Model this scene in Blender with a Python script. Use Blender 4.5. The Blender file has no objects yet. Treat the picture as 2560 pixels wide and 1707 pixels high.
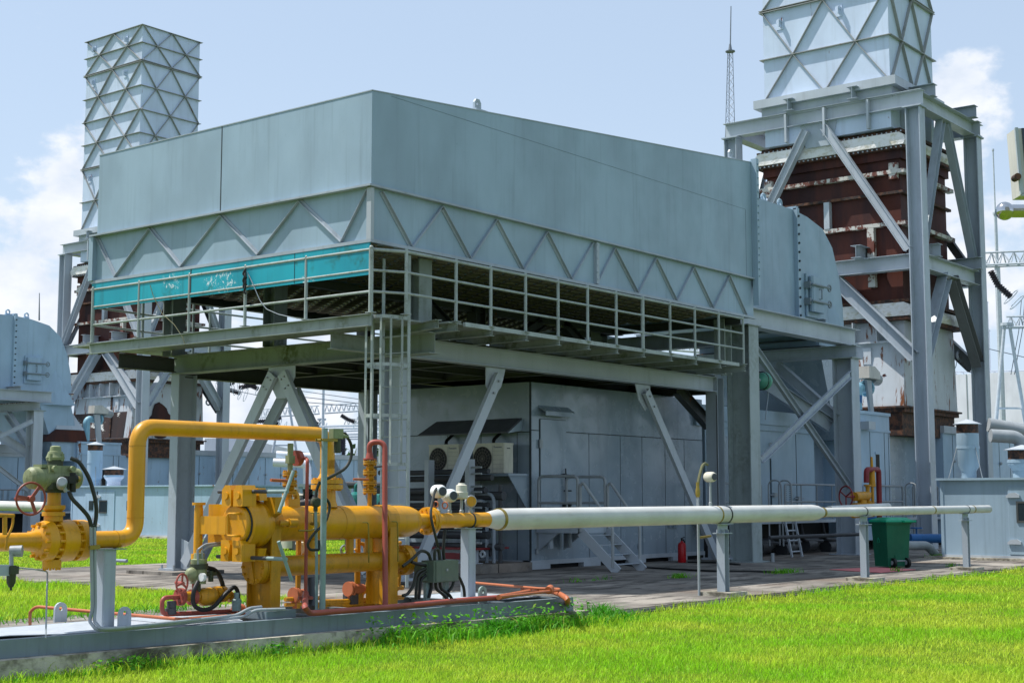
import bpy, bmesh, math, random
import numpy as np
from mathutils import Vector as V, Matrix
random.seed(7)
R = math.radians
sc = bpy.context.scene
# ------------------------------------------------------------------ camera, world, sun, exposure
PHI, TILT, CAMH = R(38.16), R(6.214), 1.6
cam = bpy.data.cameras.new('camera'); camo = bpy.data.objects.new('camera', cam)
sc.collection.objects.link(camo); sc.camera = camo
cam.sensor_width = 36; cam.lens = 3600 / 2560 * 36; cam.clip_end = 3000; cam.clip_start = .1
camo.location = (0, 0, CAMH); camo.rotation_euler = (R(90) + TILT, 0, PHI - R(90))
SUN = V((-.26, .46, 1.0)).normalized()            # towards the sun
el = math.asin(SUN.z); az = math.atan2(SUN.x, SUN.y)
w = bpy.data.worlds.new('World'); sc.world = w; w.use_nodes = True
sl = bpy.data.lights.new('sun', 'SUN'); sl.energy = 4.9; sl.angle = R(.53); sl.color = (1, .955, .89)
slo = bpy.data.objects.new('sun', sl); sc.collection.objects.link(slo)
slo.rotation_euler = SUN.to_track_quat('Z', 'Y').to_euler(); slo.location = (0, 0, 60)
sc.view_settings.view_transform = 'Standard'; sc.view_settings.look = 'None'
sc.view_settings.exposure = .36; sc.view_settings.gamma = 1
sc.cycles.max_bounces = 6; sc.cycles.diffuse_bounces = 3; sc.cycles.transparent_max_bounces = 8
def build_sky():
    nt = w.node_tree; N = nt.nodes; L = nt.links; N.clear()
    out = N.new('ShaderNodeOutputWorld'); bg = N.new('ShaderNodeBackground'); bg.inputs[1].default_value = .122
    sky = N.new('ShaderNodeTexSky'); sky.sky_type = 'NISHITA'; sky.sun_disc = False
    sky.sun_elevation = el; sky.sun_rotation = az; sky.air_density = 1.0; sky.dust_density = 1.2; sky.ozone_density = 1.5
    tc = N.new('ShaderNodeTexCoord')
    sep = N.new('ShaderNodeSeparateXYZ'); L.new(tc.outputs['Generated'], sep.inputs[0])
    mp = N.new('ShaderNodeMapping'); mp.inputs['Scale'].default_value = (1, 1, 1.5); L.new(tc.outputs['Generated'], mp.inputs[0])
    def noise(s, d, r):
        n = N.new('ShaderNodeTexNoise'); n.inputs['Scale'].default_value = s; n.inputs['Detail'].default_value = d
        n.inputs['Roughness'].default_value = r; L.new(mp.outputs[0], n.inputs[0]); return n.outputs[0]
    def math_(op, a, b=None, clamp=False):
        m = N.new('ShaderNodeMath'); m.operation = op; m.use_clamp = clamp
        for i, v in enumerate((a, b)):
            if v is None: continue
            if isinstance(v, (int, float)): m.inputs[i].default_value = v
            else: L.new(v, m.inputs[i])
        return m.outputs[0]
    n1 = noise(13, 10, .55)
    # cloud banks stand in given compass directions
    def bank(px, py, wid, amp):
        d = ray(px, py).normalized()
        vm = N.new('ShaderNodeVectorMath'); vm.operation = 'DISTANCE'; L.new(tc.outputs['Generated'], vm.inputs[0]); vm.inputs[1].default_value = d
        q = math_('DIVIDE', vm.outputs['Value'], wid); q = math_('MULTIPLY', q, q); q = math_('MULTIPLY', q, -1); q = math_('EXPONENT', q)
        return math_('MULTIPLY', q, amp)
    b = math_('ADD', bank(0, 620, .09, .17), bank(2420, 600, .08, .27))
    b = math_('ADD', b, bank(190, 360, .05, .09)); b = math_('ADD', b, bank(120, 800, .1, .2))
    b = math_('ADD', b, bank(2330, 330, .05, .2)); b = math_('ADD', b, bank(700, 900, .12, .22))
    b = math_('ADD', b, bank(2250, 60, .04, .1))
    thr = math_('ADD', n1, b)
    cov = N.new('ShaderNodeMapRange'); cov.interpolation_type = 'SMOOTHSTEP'
    cov.inputs['From Min'].default_value = .68; cov.inputs['From Max'].default_value = .80; L.new(thr, cov.inputs['Value'])
    n2 = noise(22, 6, .55)
    cr = N.new('ShaderNodeMapRange'); cr.inputs['From Min'].default_value = .35; cr.inputs['From Max'].default_value = .62
    cr.inputs['To Min'].default_value = 0; cr.inputs['To Max'].default_value = 1; L.new(n2, cr.inputs['Value'])
    cc = N.new('ShaderNodeMix'); cc.data_type = 'RGBA'; L.new(cr.outputs[0], cc.inputs[0])
    cc.inputs[6].default_value = (4.9, 5.4, 6.2, 1); cc.inputs[7].default_value = (6.3, 6.5, 6.9, 1)
    # pale haze near the horizon
    hz = N.new('ShaderNodeMapRange'); hz.interpolation_type = 'SMOOTHSTEP'; L.new(sep.outputs[2], hz.inputs['Value'])
    hz.inputs['From Min'].default_value = .0; hz.inputs['From Max'].default_value = .34
    hz.inputs['To Min'].default_value = .9; hz.inputs['To Max'].default_value = .62
    hm = N.new('ShaderNodeMix'); hm.data_type = 'RGBA'; L.new(hz.outputs[0], hm.inputs[0]); L.new(sky.outputs[0], hm.inputs[6])
    hm.inputs[7].default_value = (4.2, 5.15, 6.35, 1)
    mx = N.new('ShaderNodeMix'); mx.data_type = 'RGBA'; L.new(cov.outputs[0], mx.inputs[0]); L.new(hm.outputs[2], mx.inputs[6]); L.new(cc.outputs[2], mx.inputs[7])
    L.new(mx.outputs[2], bg.inputs[0]); L.new(bg.outputs[0], out.inputs[0])
# ------------------------------------------------------------------ survey: sight lines of the photo met with real planes
_F = V((math.cos(PHI), math.sin(PHI), 0)); _R = V((math.sin(PHI), -math.cos(PHI), 0)); _Z = V((0, 0, 1))
_f = _F * math.cos(TILT) + _Z * math.sin(TILT); _u = _Z * math.cos(TILT) - _F * math.sin(TILT)
KD = 2560 / 2352
def ray(x, y): return _f * 3600 + _R * (x - 1280) - _u * (y - 853.5)
CAM = V((0, 0, CAMH))
def sX(x, y, X): d = ray(x * KD, y * KD); return CAM + d * (X / d.x)
def sY(x, y, Y): d = ray(x * KD, y * KD); return CAM + d * (Y / d.y)
def sZ(x, y, Z): d = ray(x * KD, y * KD); return CAM + d * ((Z - CAMH) / d.z)
def sD(x, y, D): d = ray(x * KD, y * KD); return CAM + d * (D / d.dot(_F))
build_sky()
# ------------------------------------------------------------------ mesh builder
class MB:
    def __init__(s): s.v = []; s.f = []; s.m = []; s.mi = 0
    def add(s, vs, fs):
        n = len(s.v); s.v += [tuple(q) for q in vs]; s.f += [tuple(i + n for i in f) for f in fs]; s.m += [s.mi] * len(fs); return s
    def box(s, x0, x1, y0, y1, z0, z1):
        return s.hexa([(x0, y0, z0), (x1, y0, z0), (x1, y1, z0), (x0, y1, z0), (x0, y0, z1), (x1, y0, z1), (x1, y1, z1), (x0, y1, z1)])
    def hexa(s, p): return s.add(p, [(3, 2, 1, 0), (4, 5, 6, 7), (0, 1, 5, 4), (1, 2, 6, 5), (2, 3, 7, 6), (3, 0, 4, 7)])
    def bbox(s, x0, x1, y0, y1, z0, z1, b=.01):        # box with chamfered vertical and top edges
        return s.prism([(x0 + b, y0), (x1 - b, y0), (x1, y0 + b), (x1, y1 - b), (x1 - b, y1), (x0 + b, y1), (x0, y1 - b), (x0, y0 + b)], 'z', z0, z1)
    def frame(s, p, q, up):
        p = V(p); q = V(q); a = (q - p).normalized(); up = V(up); x = a.cross(up)
        if x.length < 1e-4: up = V((1, 0, 0)) if abs(a.x) < .9 else V((0, 1, 0)); x = a.cross(up)
        x.normalize(); return p, q, x, x.cross(a).normalized()
    def extr(s, poly, p, q, up=(0, 0, 1)):             # 2D polygon (side, up) swept from p to q
        p, q, x, y = s.frame(p, q, up); n = len(poly)
        vs = [p + x * a + y * b for a, b in poly] + [q + x * a + y * b for a, b in poly]
        return s.add(vs, [tuple(range(n))[::-1], tuple(range(n, 2 * n))] + [(i, (i + 1) % n, n + (i + 1) % n, n + i) for i in range(n)])
    def bar(s, p, q, wd, h, up=(0, 0, 1)): return s.extr([(-wd / 2, -h / 2), (wd / 2, -h / 2), (wd / 2, h / 2), (-wd / 2, h / 2)], p, q, up)
    def ib(s, p, q, h, b, tw=.012, tf=.016, up=(0, 0, 1)):
        H, B, T = h / 2, b / 2, tw / 2
        return s.extr([(-B, -H), (B, -H), (B, -H + tf), (T, -H + tf), (T, H - tf), (B, H - tf), (B, H), (-B, H), (-B, H - tf), (-T, H - tf), (-T, -H + tf), (-B, -H + tf)], p, q, up)
    def ch(s, p, q, h, b, t=.012, up=(0, 0, 1)):       # channel, web at side 0, flanges to +side
        H = h / 2
        return s.extr([(0, -H), (b, -H), (b, -H + t), (t, -H + t), (t, H - t), (b, H - t), (b, H), (0, H)], p, q, up)
    def ang(s, p, q, a=.06, t=.008, up=(0, 0, 1)): return s.extr([(0, 0), (a, 0), (a, t), (t, t), (t, a), (0, a)], p, q, up)
    def cyl(s, p, q, r0, r1=None, n=16, cap=True):
        r1 = r0 if r1 is None else r1; p, q, x, y = s.frame(p, q, (0, 0, 1)); vs = []
        for c, r in ((p, r0), (q, r1)): vs += [c + x * (r * math.cos(2 * math.pi * i / n)) + y * (r * math.sin(2 * math.pi * i / n)) for i in range(n)]
        fs = [(i, (i + 1) % n, n + (i + 1) % n, n + i) for i in range(n)]
        if cap: fs += [tuple(range(n))[::-1], tuple(range(n, 2 * n))]
        return s.add(vs, fs)
    def lathe(s, prof, o, ax=(0, 0, 1), n=20, cap=True):   # prof: (distance along axis, radius)
        o = V(o); ax = V(ax).normalized(); _, _, x, y = s.frame(o, o + ax, (0, 0, 1)); vs = []; k = len(prof)
        for t, r in prof: vs += [o + ax * t + x * (r * math.cos(2 * math.pi * i / n)) + y * (r * math.sin(2 * math.pi * i / n)) for i in range(n)]
        fs = [(j * n + i, j * n + (i + 1) % n, (j + 1) * n + (i + 1) % n, (j + 1) * n + i) for j in range(k - 1) for i in range(n)]
        if cap: fs += [tuple(range(n))[::-1], tuple(range((k - 1) * n, k * n))]
        return s.add(vs, fs)
    def tube(s, pts, r, n=10, fil=0, seg=6, cap=True):
        P = [V(p) for p in pts]
        if fil:
            Q = [P[0]]
            for i in range(1, len(P) - 1):
                a = P[i - 1] - P[i]; b = P[i + 1] - P[i]; d = min(fil, a.length * .49, b.length * .49)
                A = P[i] + a.normalized() * d; B = P[i] + b.normalized() * d
                Q += [A * (1 - t) ** 2 + P[i] * 2 * t * (1 - t) + B * t * t for t in [j / seg for j in range(seg + 1)]]
            P = Q + [P[-1]]
        vs = []; x = None
        for i, p in enumerate(P):
            t = (P[min(i + 1, len(P) - 1)] - P[max(i - 1, 0)]).normalized()
            if x is None:
                x = t.cross(V((0, 0, 1)));
                if x.length < 1e-3: x = t.cross(V((1, 0, 0)))
            x = (x - t * x.dot(t)).normalized(); y = t.cross(x); rr = r[i] if isinstance(r, (list, tuple)) else r
            vs += [p + x * (rr * math.cos(2 * math.pi * k / n)) + y * (rr * math.sin(2 * math.pi * k / n)) for k in range(n)]
        m = len(P)
        fs = [(j * n + i, j * n + (i + 1) % n, (j + 1) * n + (i + 1) % n, (j + 1) * n + i) for j in range(m - 1) for i in range(n)]
        if cap: fs += [tuple(range(n))[::-1], tuple(range((m - 1) * n, m * n))]
        return s.add(vs, fs)
    def prism(s, poly, ax, a, b):                      # polygon in the plane normal to axis ax ('x': (y,z), 'y': (x,z), 'z': (x,y))
        g = {'x': lambda p, t: (t, p[0], p[1]), 'y': lambda p, t: (p[0], t, p[1]), 'z': lambda p, t: (p[0], p[1], t)}[ax]; n = len(poly)
        return s.add([g(p, a) for p in poly] + [g(p, b) for p in poly], [tuple(range(n)), tuple(range(n, 2 * n))[::-1]] + [(i, n + i, n + (i + 1) % n, (i + 1) % n) for i in range(n)])
    def loft(s, A, B, cap=True):
        n = len(A); return s.add(list(A) + list(B), [(i, (i + 1) % n, n + (i + 1) % n, n + i) for i in range(n)] + ([tuple(range(n))[::-1], tuple(range(n, 2 * n))] if cap else []))
    def quad(s, a, b, c, d): return s.add([a, b, c, d], [(0, 1, 2, 3)])
    def ring(s, c, ax, r, rr, n=24, k=8):
        c = V(c); ax = V(ax).normalized(); _, _, x, y = s.frame(c, c + ax, (0, 0, 1)); vs = []
        for i in range(n):
            a = 2 * math.pi * i / n; e = x * math.cos(a) + y * math.sin(a)
            vs += [c + e * (r + rr * math.cos(2 * math.pi * j / k)) + ax * (rr * math.sin(2 * math.pi * j / k)) for j in range(k)]
        return s.add(vs, [(i * k + j, i * k + (j + 1) % k, ((i + 1) % n) * k + (j + 1) % k, ((i + 1) % n) * k + j) for i in range(n) for j in range(k)])
    def bolts(s, c, ax, r, num, br, h, a0=0):
        c = V(c); ax = V(ax).normalized(); _, _, x, y = s.frame(c, c + ax, (0, 0, 1))
        for i in range(num):
            a = a0 + 2 * math.pi * i / num; p = c + x * (r * math.cos(a)) + y * (r * math.sin(a)); s.cyl(p, p + ax * h, br, br * .92, 6)
        return s
    def ball(s, c, r, n=14, sq=(1, 1, 1)):
        c = V(c); vs = []; m = n // 2
        for j in range(1, m):
            t = math.pi * j / m
            vs += [(c.x + r * sq[0] * math.sin(t) * math.cos(2 * math.pi * i / n), c.y + r * sq[1] * math.sin(t) * math.sin(2 * math.pi * i / n), c.z + r * sq[2] * math.cos(t)) for i in range(n)]
        k = len(vs); vs += [(c.x, c.y, c.z + r * sq[2]), (c.x, c.y, c.z - r * sq[2])]
        fs = [(j * n + i, (j + 1) * n + i, (j + 1) * n + (i + 1) % n, j * n + (i + 1) % n) for j in range(m - 2) for i in range(n)]
        fs += [(k, i, (i + 1) % n) for i in range(n)] + [(k + 1, (m - 2) * n + (i + 1) % n, (m - 2) * n + i) for i in range(n)]
        return s.add(vs, fs)
    def build(s, name, mat, parent=None, smooth=True, label=None, **kw):
        me = bpy.data.meshes.new(name); o = bpy.data.objects.new(name, me); sc.collection.objects.link(o)
        off = V((0, 0, 0)); p = parent
        while p: off += p.location; p = p.parent
        vs = [(a - off.x, b - off.y, c - off.z) for a, b, c in s.v]
        if parent is None:                              # origin at the base of the thing
            a = np.array(vs); base = V((float((a[:, 0].min() + a[:, 0].max()) / 2), float((a[:, 1].min() + a[:, 1].max()) / 2), float(a[:, 2].min())))
            vs = [(x - base.x, y - base.y, z - base.z) for x, y, z in vs]; o.location = base
        else: o.parent = parent
        me.from_pydata(vs, [], s.f); mats = mat if isinstance(mat, (list, tuple)) else [mat]
        for m in mats: me.materials.append(M[m] if isinstance(m, str) else m)
        bm = bmesh.new(); bm.from_mesh(me); bmesh.ops.recalc_face_normals(bm, faces=bm.faces); bm.to_mesh(me); bm.free()
        if len(mats) > 1: me.polygons.foreach_set('material_index', s.m)
        if smooth:
            me.polygons.foreach_set('use_smooth', [True] * len(me.polygons)); me.set_sharp_from_angle(angle=R(33))
        if label: o['label'] = label
        for k_, v_ in kw.items(): o[k_] = v_
        return o
def thing(name, label, cat, loc, group=None):
    o = bpy.data.objects.new(name, None); sc.collection.objects.link(o); o.location = loc; o.empty_display_size = .3
    o['label'] = label; o['category'] = cat
    if group: o['group'] = group
    return o
def one(mb, name, mat, label, cat, group=None, **kw):
    o = mb.build(name, mat, None, **kw); o['label'] = label; o['category'] = cat
    if group: o['group'] = group
    return o
def copy_tree(o, off=None, parent=None):
    c = o.copy(); sc.collection.objects.link(c); c.parent = parent
    if off is not None: c.location = o.location + V(off)
    for ch in list(o.children): copy_tree(ch, None, c)
    return c
# ------------------------------------------------------------------ materials
M = {}
def srgb(*c): return tuple(((v / 255 + .055) / 1.055) ** 2.4 if v > 10 else v / 255 / 12.92 for v in c) + (1,)
class G:
    def __init__(s, name):
        m = bpy.data.materials.new(name); m.use_nodes = True; s.m = m; s.N = m.node_tree.nodes; s.L = m.node_tree.links
        s.b = s.N['Principled BSDF']; s.tc = s.N.new('ShaderNodeTexCoord'); M[name] = m
    def set(s, k, v):
        if isinstance(v, (int, float, tuple)): s.b.inputs[k].default_value = v
        else: s.L.new(v, s.b.inputs[k])
        return s
    def vec(s, scale):
        mp = s.N.new('ShaderNodeMapping'); mp.inputs['Scale'].default_value = scale if isinstance(scale, tuple) else (scale,) * 3
        s.L.new(s.tc.outputs['Object'], mp.inputs[0]); return mp.outputs[0]
    def noise(s, scale, detail=4, rough=.55, dist=0):
        n = s.N.new('ShaderNodeTexNoise'); n.inputs['Scale'].default_value = 1; n.inputs['Detail'].default_value = detail
        n.inputs['Roughness'].default_value = rough; n.inputs['Distortion'].default_value = dist; s.L.new(s.vec(scale), n.inputs[0]); return n.outputs[0]
    def ramp(s, x, a, b, lo=0., hi=1.):
        n = s.N.new('ShaderNodeMapRange'); n.interpolation_type = 'SMOOTHSTEP'
        for k, v in zip(('From Min', 'From Max', 'To Min', 'To Max'), (a, b, lo, hi)): n.inputs[k].default_value = v
        s.L.new(x, n.inputs['Value']); return n.outputs[0]
    def mul(s, a, b, op='MULTIPLY'):
        n = s.N.new('ShaderNodeMath'); n.operation = op; n.use_clamp = True
        for i, v in enumerate((a, b)):
            if isinstance(v, (int, float)): n.inputs[i].default_value = v
            else: s.L.new(v, n.inputs[i])
        return n.outputs[0]
    def mix(s, f, a, b, mode='MIX'):
        n = s.N.new('ShaderNodeMix'); n.data_type = 'RGBA'; n.blend_type = mode
        for i, v in ((0, f), (6, a), (7, b)):
            if isinstance(v, (int, float, tuple)): n.inputs[i].default_value = v
            else: s.L.new(v, n.inputs[i])
        return n.outputs[2]
    def bump(s, h, st=.2, d=.01):
        n = s.N.new('ShaderNodeBump'); n.inputs['Strength'].default_value = st; n.inputs['Distance'].default_value = d
        s.L.new(h, n.inputs['Height']); s.L.new(n.outputs[0], s.b.inputs['Normal']); return s
def paint(name, col, rough=.45, dirt=.25, dcol=(60, 62, 55), rust=0., moss=0., var=.10, streak=(5, 5, .35), spec=.4, scale=1.):
    g = G(name); c = srgb(*col); sc_ = lambda k: tuple(min(1, v * k) for v in c[:3]) + (1,)
    base = g.mix(g.ramp(g.noise((.9 * scale, .9 * scale, .5 * scale), 3), .3, .7), sc_(1 - var), sc_(1 + var * .6))
    st = g.ramp(g.noise(tuple(v * scale for v in streak), 5, .6), .50, .80, 0, dirt)
    base = g.mix(st, base, srgb(*dcol))
    sp = g.ramp(g.noise(22 * scale, 3, .6), .62, .78, 0, dirt * .7)
    base = g.mix(sp, base, srgb(*dcol))
    if moss:
        base = g.mix(g.mul(g.ramp(g.noise((1.3 * scale, 1.3 * scale, .9 * scale), 5, .65), .45, .72, 0, moss), g.ramp(g.noise(9 * scale, 4), .35, .6)), base, srgb(74, 80, 34))
    if rust:
        rm = g.ramp(g.noise((3.2 * scale, 3.2 * scale, .8 * scale), 7, .68, .4), .66 - .12 * rust, .70 - .08 * rust, 0, 1)
        base = g.mix(rm, base, g.mix(g.noise(14 * scale, 4), srgb(70, 34, 22), srgb(140, 84, 44)))
    g.set('Base Color', base).set('Roughness', g.ramp(g.noise(3 * scale, 3), .3, .7, rough - .06, rough + .1)).set('Specular IOR Level', spec)
    g.bump(g.noise(2.2 * scale, 2), .08, .02); return g.m
paint('wall_grey', (146, 168, 184), .42, .24, (84, 94, 96), var=.12, streak=(7, 7, .3))                    # filter house cladding
paint('wall_blue', (156, 180, 200), .45, .22, rust=.0)
paint('wall_blue_rusty', (158, 184, 206), .5, .25, rust=.38)
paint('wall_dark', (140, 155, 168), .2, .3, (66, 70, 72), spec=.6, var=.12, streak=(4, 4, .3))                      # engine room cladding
paint('steel_green', (150, 162, 164), .5, .35, (70, 76, 60), moss=.4)
paint('steel_grey', (160, 170, 180), .42, .28, (70, 72, 66), moss=.15)
paint('steel_mossy', (140, 150, 146), .55, .45, (62, 66, 48), moss=.95)
paint('steel_light', (172, 180, 188), .42, .22, (92, 92, 88))
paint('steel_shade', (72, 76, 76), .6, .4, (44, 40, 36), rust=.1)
paint('steel_dim', (112, 114, 116), .5, .35, (60, 56, 50), rust=.1)
paint('rail_mossy', (156, 166, 164), .5, .35, (80, 86, 66), moss=.5, scale=3)
paint('rail_grey', (140, 150, 160), .35, .2)
paint('teal', (0, 158, 186), .5, .4, (16, 84, 92), moss=.12)
paint('stack_white', (192, 206, 226), .45, .25, (120, 122, 122), rust=.12)
paint('stack_rib', (150, 152, 150), .5, .4, (92, 88, 78), rust=.2)
paint('diffuser', (184, 190, 196), .5, .3, (120, 108, 92), rust=.8)
paint('diffuser_rusted', (150, 150, 146), .5, .4, (60, 40, 32), rust=1.9)
paint('yellow', (210, 148, 10), .38, .4, (104, 74, 16), spec=.5, scale=3, moss=.12)
paint('wheel_red', (142, 66, 52), .5, .3, scale=5)
paint('yellow_dirty', (192, 136, 14), .45, .5, (84, 66, 20), spec=.45, scale=5, moss=.4)
paint('pipe_white', (196, 197, 194), .45, .35, (138, 124, 98), scale=2, streak=(.6, 5, 5))
paint('red_pipe', (152, 74, 62), .5, .3, (110, 58, 46), scale=4)
paint('orange_pipe', (172, 98, 62), .55, .35, (120, 70, 50), scale=4)
paint('deep_red', (120, 28, 34), .45, .2, scale=4)
paint('olive', (132, 140, 104), .55, .5, (66, 72, 44), scale=6, moss=.6)
paint('dark_olive', (58, 64, 48), .55, .4, (30, 32, 24), scale=6)
paint('conduit', (150, 158, 162), .4, .3, scale=4)
paint('post_green', (128, 150, 150), .5, .5, (76, 90, 80), scale=5, moss=.35)
paint('skid', (112, 126, 134), .5, .5, (66, 70, 70), scale=3)
paint('skid_deck', (168, 176, 184), .5, .35, (96, 98, 98), scale=3)
paint('beige', (198, 195, 180), .5, .3, (120, 110, 80), scale=5)
paint('box_green', (92, 106, 94), .5, .4, (58, 66, 54), scale=6)
paint('bin_green', (0, 92, 66), .5, .15, (8, 60, 44), scale=3)
paint('bin_lid', (0, 150, 112), .42, .1, scale=3)
paint('ext_red', (176, 14, 24), .3, .1, scale=5)
paint('blue_pipe', (40, 100, 160), .4, .3, (24, 50, 76), scale=3)
paint('light_blue', (130, 176, 196), .45, .3, scale=4)
paint('galv', (150, 156, 160), .42, .2, scale=3)
paint('dark_pipe', (62, 64, 68), .5, .35, (34, 32, 30), scale=4)
paint('green_tank', (20, 104, 98), .4, .3, scale=2)
paint('lagging', (192, 190, 184), .4, .3, scale=4)
paint('white_wall', (222, 222, 232), .7, .2, (170, 170, 168))
paint('hinge', (120, 130, 136), .4, .2, scale=4)
paint('mat_red', (206, 120, 122), .8, .2, (150, 96, 92), scale=3)
paint('awning', (84, 86, 92), .6, .3)
def plain(name, col, rough=.5, metal=0., spec=.4):
    g = G(name); g.set('Base Color', g.mix(g.ramp(g.noise(7, 4), .3, .7), tuple(v * .85 for v in srgb(*col)[:3]) + (1,), srgb(*col))); g.set('Roughness', rough).set('Metallic', metal).set('Specular IOR Level', spec)
plain('black_rubber', (22, 23, 22), .45); plain('hose', (40, 43, 36), .5); plain('hose_tan', (104, 104, 72), .55)
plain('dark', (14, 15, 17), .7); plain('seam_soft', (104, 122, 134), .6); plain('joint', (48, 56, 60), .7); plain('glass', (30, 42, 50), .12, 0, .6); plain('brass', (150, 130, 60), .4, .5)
plain('chrome', (205, 205, 205), .12, 1.); plain('glossy_black', (10, 11, 13), .25); plain('insulator', (62, 58, 62), .4); plain('wire', (112, 120, 130), .5)
plain('gantry', (186, 194, 202), .5); plain('green_lamp', (88, 158, 136), .3); plain('ring_metal', (128, 120, 108), .45)
plain('sticker_white', (215, 220, 220), .5); plain('sign_blue', (20, 56, 100), .5); plain('leaf', (66, 130, 22), .6); plain('grille', (20, 19, 20), .6)
def rustmat():
    g = G('rust_plate')
    b = g.mix(g.ramp(g.noise((.8, .8, .25), 5, .6), .35, .68), srgb(46, 22, 24), srgb(82, 38, 26))
    b = g.mix(g.ramp(g.noise((3, 3, .3), 5, .6), .5, .75, 0, .6), b, srgb(34, 17, 22))
    b = g.mix(g.ramp(g.noise((5, 5, .6), 5, .65), .62, .8, 0, .7), b, srgb(96, 52, 28))
    pe = g.mul(g.ramp(g.noise((1.6, 1.6, .6), 8, .7, .3), .70, .715), 1.)
    b = g.mix(pe, b, srgb(186, 186, 182)); g.set('Base Color', b).set('Roughness', .6).set('Specular IOR Level', .3); g.bump(g.noise(16, 5), .25, .01)
    g = G('rust_rib')
    b = g.mix(g.ramp(g.noise((2.5, 2.5, 2), 7, .7), .47, .53), srgb(190, 188, 182), srgb(98, 48, 34)); g.set('Base Color', b).set('Roughness', .6)
    g = G('rust_dark'); b = g.mix(g.ramp(g.noise(6, 6, .7), .4, .65), srgb(40, 30, 28), srgb(104, 66, 44)); g.set('Base Color', b).set('Roughness', .75)
    g = G('fabric'); b = g.mix(g.ramp(g.noise((4, 4, 6), 6, .65), .45, .75), srgb(222, 221, 220), srgb(188, 180, 158)); g.set('Base Color', b).set('Roughness', .8); g.bump(g.noise((2.2, 2.2, 4), 3), .7, .08)
    g = G('peel_dark'); b = g.mix(g.ramp(g.noise((1.5, 1.5, .5), 6, .65), .35, .7), srgb(34, 20, 20), srgb(66, 36, 28)); b = g.mix(g.ramp(g.noise((1.6, 1.1, 2.2), 9, .72, .5), .585, .60), b, srgb(206, 204, 198)); g.set('Base Color', b).set('Roughness', .65)
    g = G('teal_peel')
    b = g.mix(g.ramp(g.noise((.7, .7, .5), 3), .3, .7), srgb(0, 140, 160), srgb(6, 160, 178))
    b = g.mix(g.ramp(g.noise((5, 5, .5), 5, .6), .52, .8, 0, .6), b, srgb(10, 92, 100))
    b = g.mix(g.mul(g.ramp(g.noise((1.1, 1.1, 1.3), 4, .6), .56, .72, 0, .85), g.ramp(g.noise(5, 4), .4, .6)), b, srgb(30, 74, 40))
    pe = g.mul(g.ramp(g.noise((.55, .55, 1.2), 2, .5), .585, .62), g.ramp(g.noise((13, 13, 10), 8, .75), .54, .57)); b = g.mix(pe, b, srgb(206, 220, 224))
    g.set('Base Color', b).set('Roughness', .5)
    g = G('concrete')
    b = g.mix(g.ramp(g.noise(.5, 6, .65), .35, .68), srgb(104, 100, 95), srgb(152, 146, 138))
    b = g.mix(g.ramp(g.noise((.9, 3.2, 1), 6, .7), .48, .64, 0, .8), b, srgb(52, 50, 48)); b = g.mix(g.ramp(g.noise(.33, 4, .6), .52, .68, 0, .4), b, srgb(112, 90, 74))
    b = g.mix(g.ramp(g.noise(26, 4, .7), .5, .8, 0, .5), b, srgb(84, 80, 76))
    wv = g.N.new('ShaderNodeTexBrick'); wv.inputs['Scale'].default_value = 1; wv.inputs['Mortar Size'].default_value = .018; wv.inputs['Brick Width'].default_value = 4.6; wv.inputs['Row Height'].default_value = 1.75
    wv.offset = 0; wv.inputs['Color1'].default_value = (0, 0, 0, 1); wv.inputs['Color2'].default_value = (0, 0, 0, 1); wv.inputs['Mortar'].default_value = (1, 1, 1, 1); wv.inputs['Mortar Smooth'].default_value = .3
    g.L.new(g.vec(1.), wv.inputs[0]); b = g.mix(wv.outputs[0], b, srgb(40, 38, 34))
    g.set('Base Color', b).set('Roughness', .85).set('Specular IOR Level', .2); g.bump(g.noise(30, 5), .35, .01)
    g = G('plinth'); b = g.mix(g.ramp(g.noise((1.2, 1.2, 2), 6, .7), .38, .62), srgb(84, 80, 68), srgb(190, 184, 168)); b = g.mix(g.ramp(g.noise((7, 7, 5), 5), .5, .7, 0, .7), b, srgb(66, 60, 46))
    g.set('Base Color', b).set('Roughness', .9); g.bump(g.noise(18, 5), .5, .02)
    g = G('soil'); b = g.mix(g.ramp(g.noise(.6, 5), .35, .65), srgb(70, 100, 26), srgb(98, 112, 34)); b = g.mix(g.ramp(g.noise(9, 4), .45, .7, 0, .7), b, srgb(58, 70, 28)); g.set('Base Color', b).set('Roughness', .9)
    g.set('Specular IOR Level', .05)
rustmat()
# ================================================================== setting
mb = MB(); mb.add([(-300, -200, -.03), (900, -200, -.03), (900, 900, -.03), (-300, 900, -.03)], [(0, 1, 2, 3)])
o = mb.build('ground', 'soil', None); o['kind'] = 'structure'
mb = MB(); mb.box(16.6, 75, 11.85, 29.2, -.3, 0); mb.box(-6, 16.596, 11.9, 17.3, -.3, -.004)
mb.box(16.9, 75, 11.45, 11.82, -.3, -.01)
o = mb.build('concrete_yard', 'concrete', None, False); o['kind'] = 'structure'
mb = MB(); mb.box(20, 110, 52, 72, -.3, 0)
o = mb.build('far_concrete_yard', 'concrete', None, False); o['kind'] = 'structure'
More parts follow.
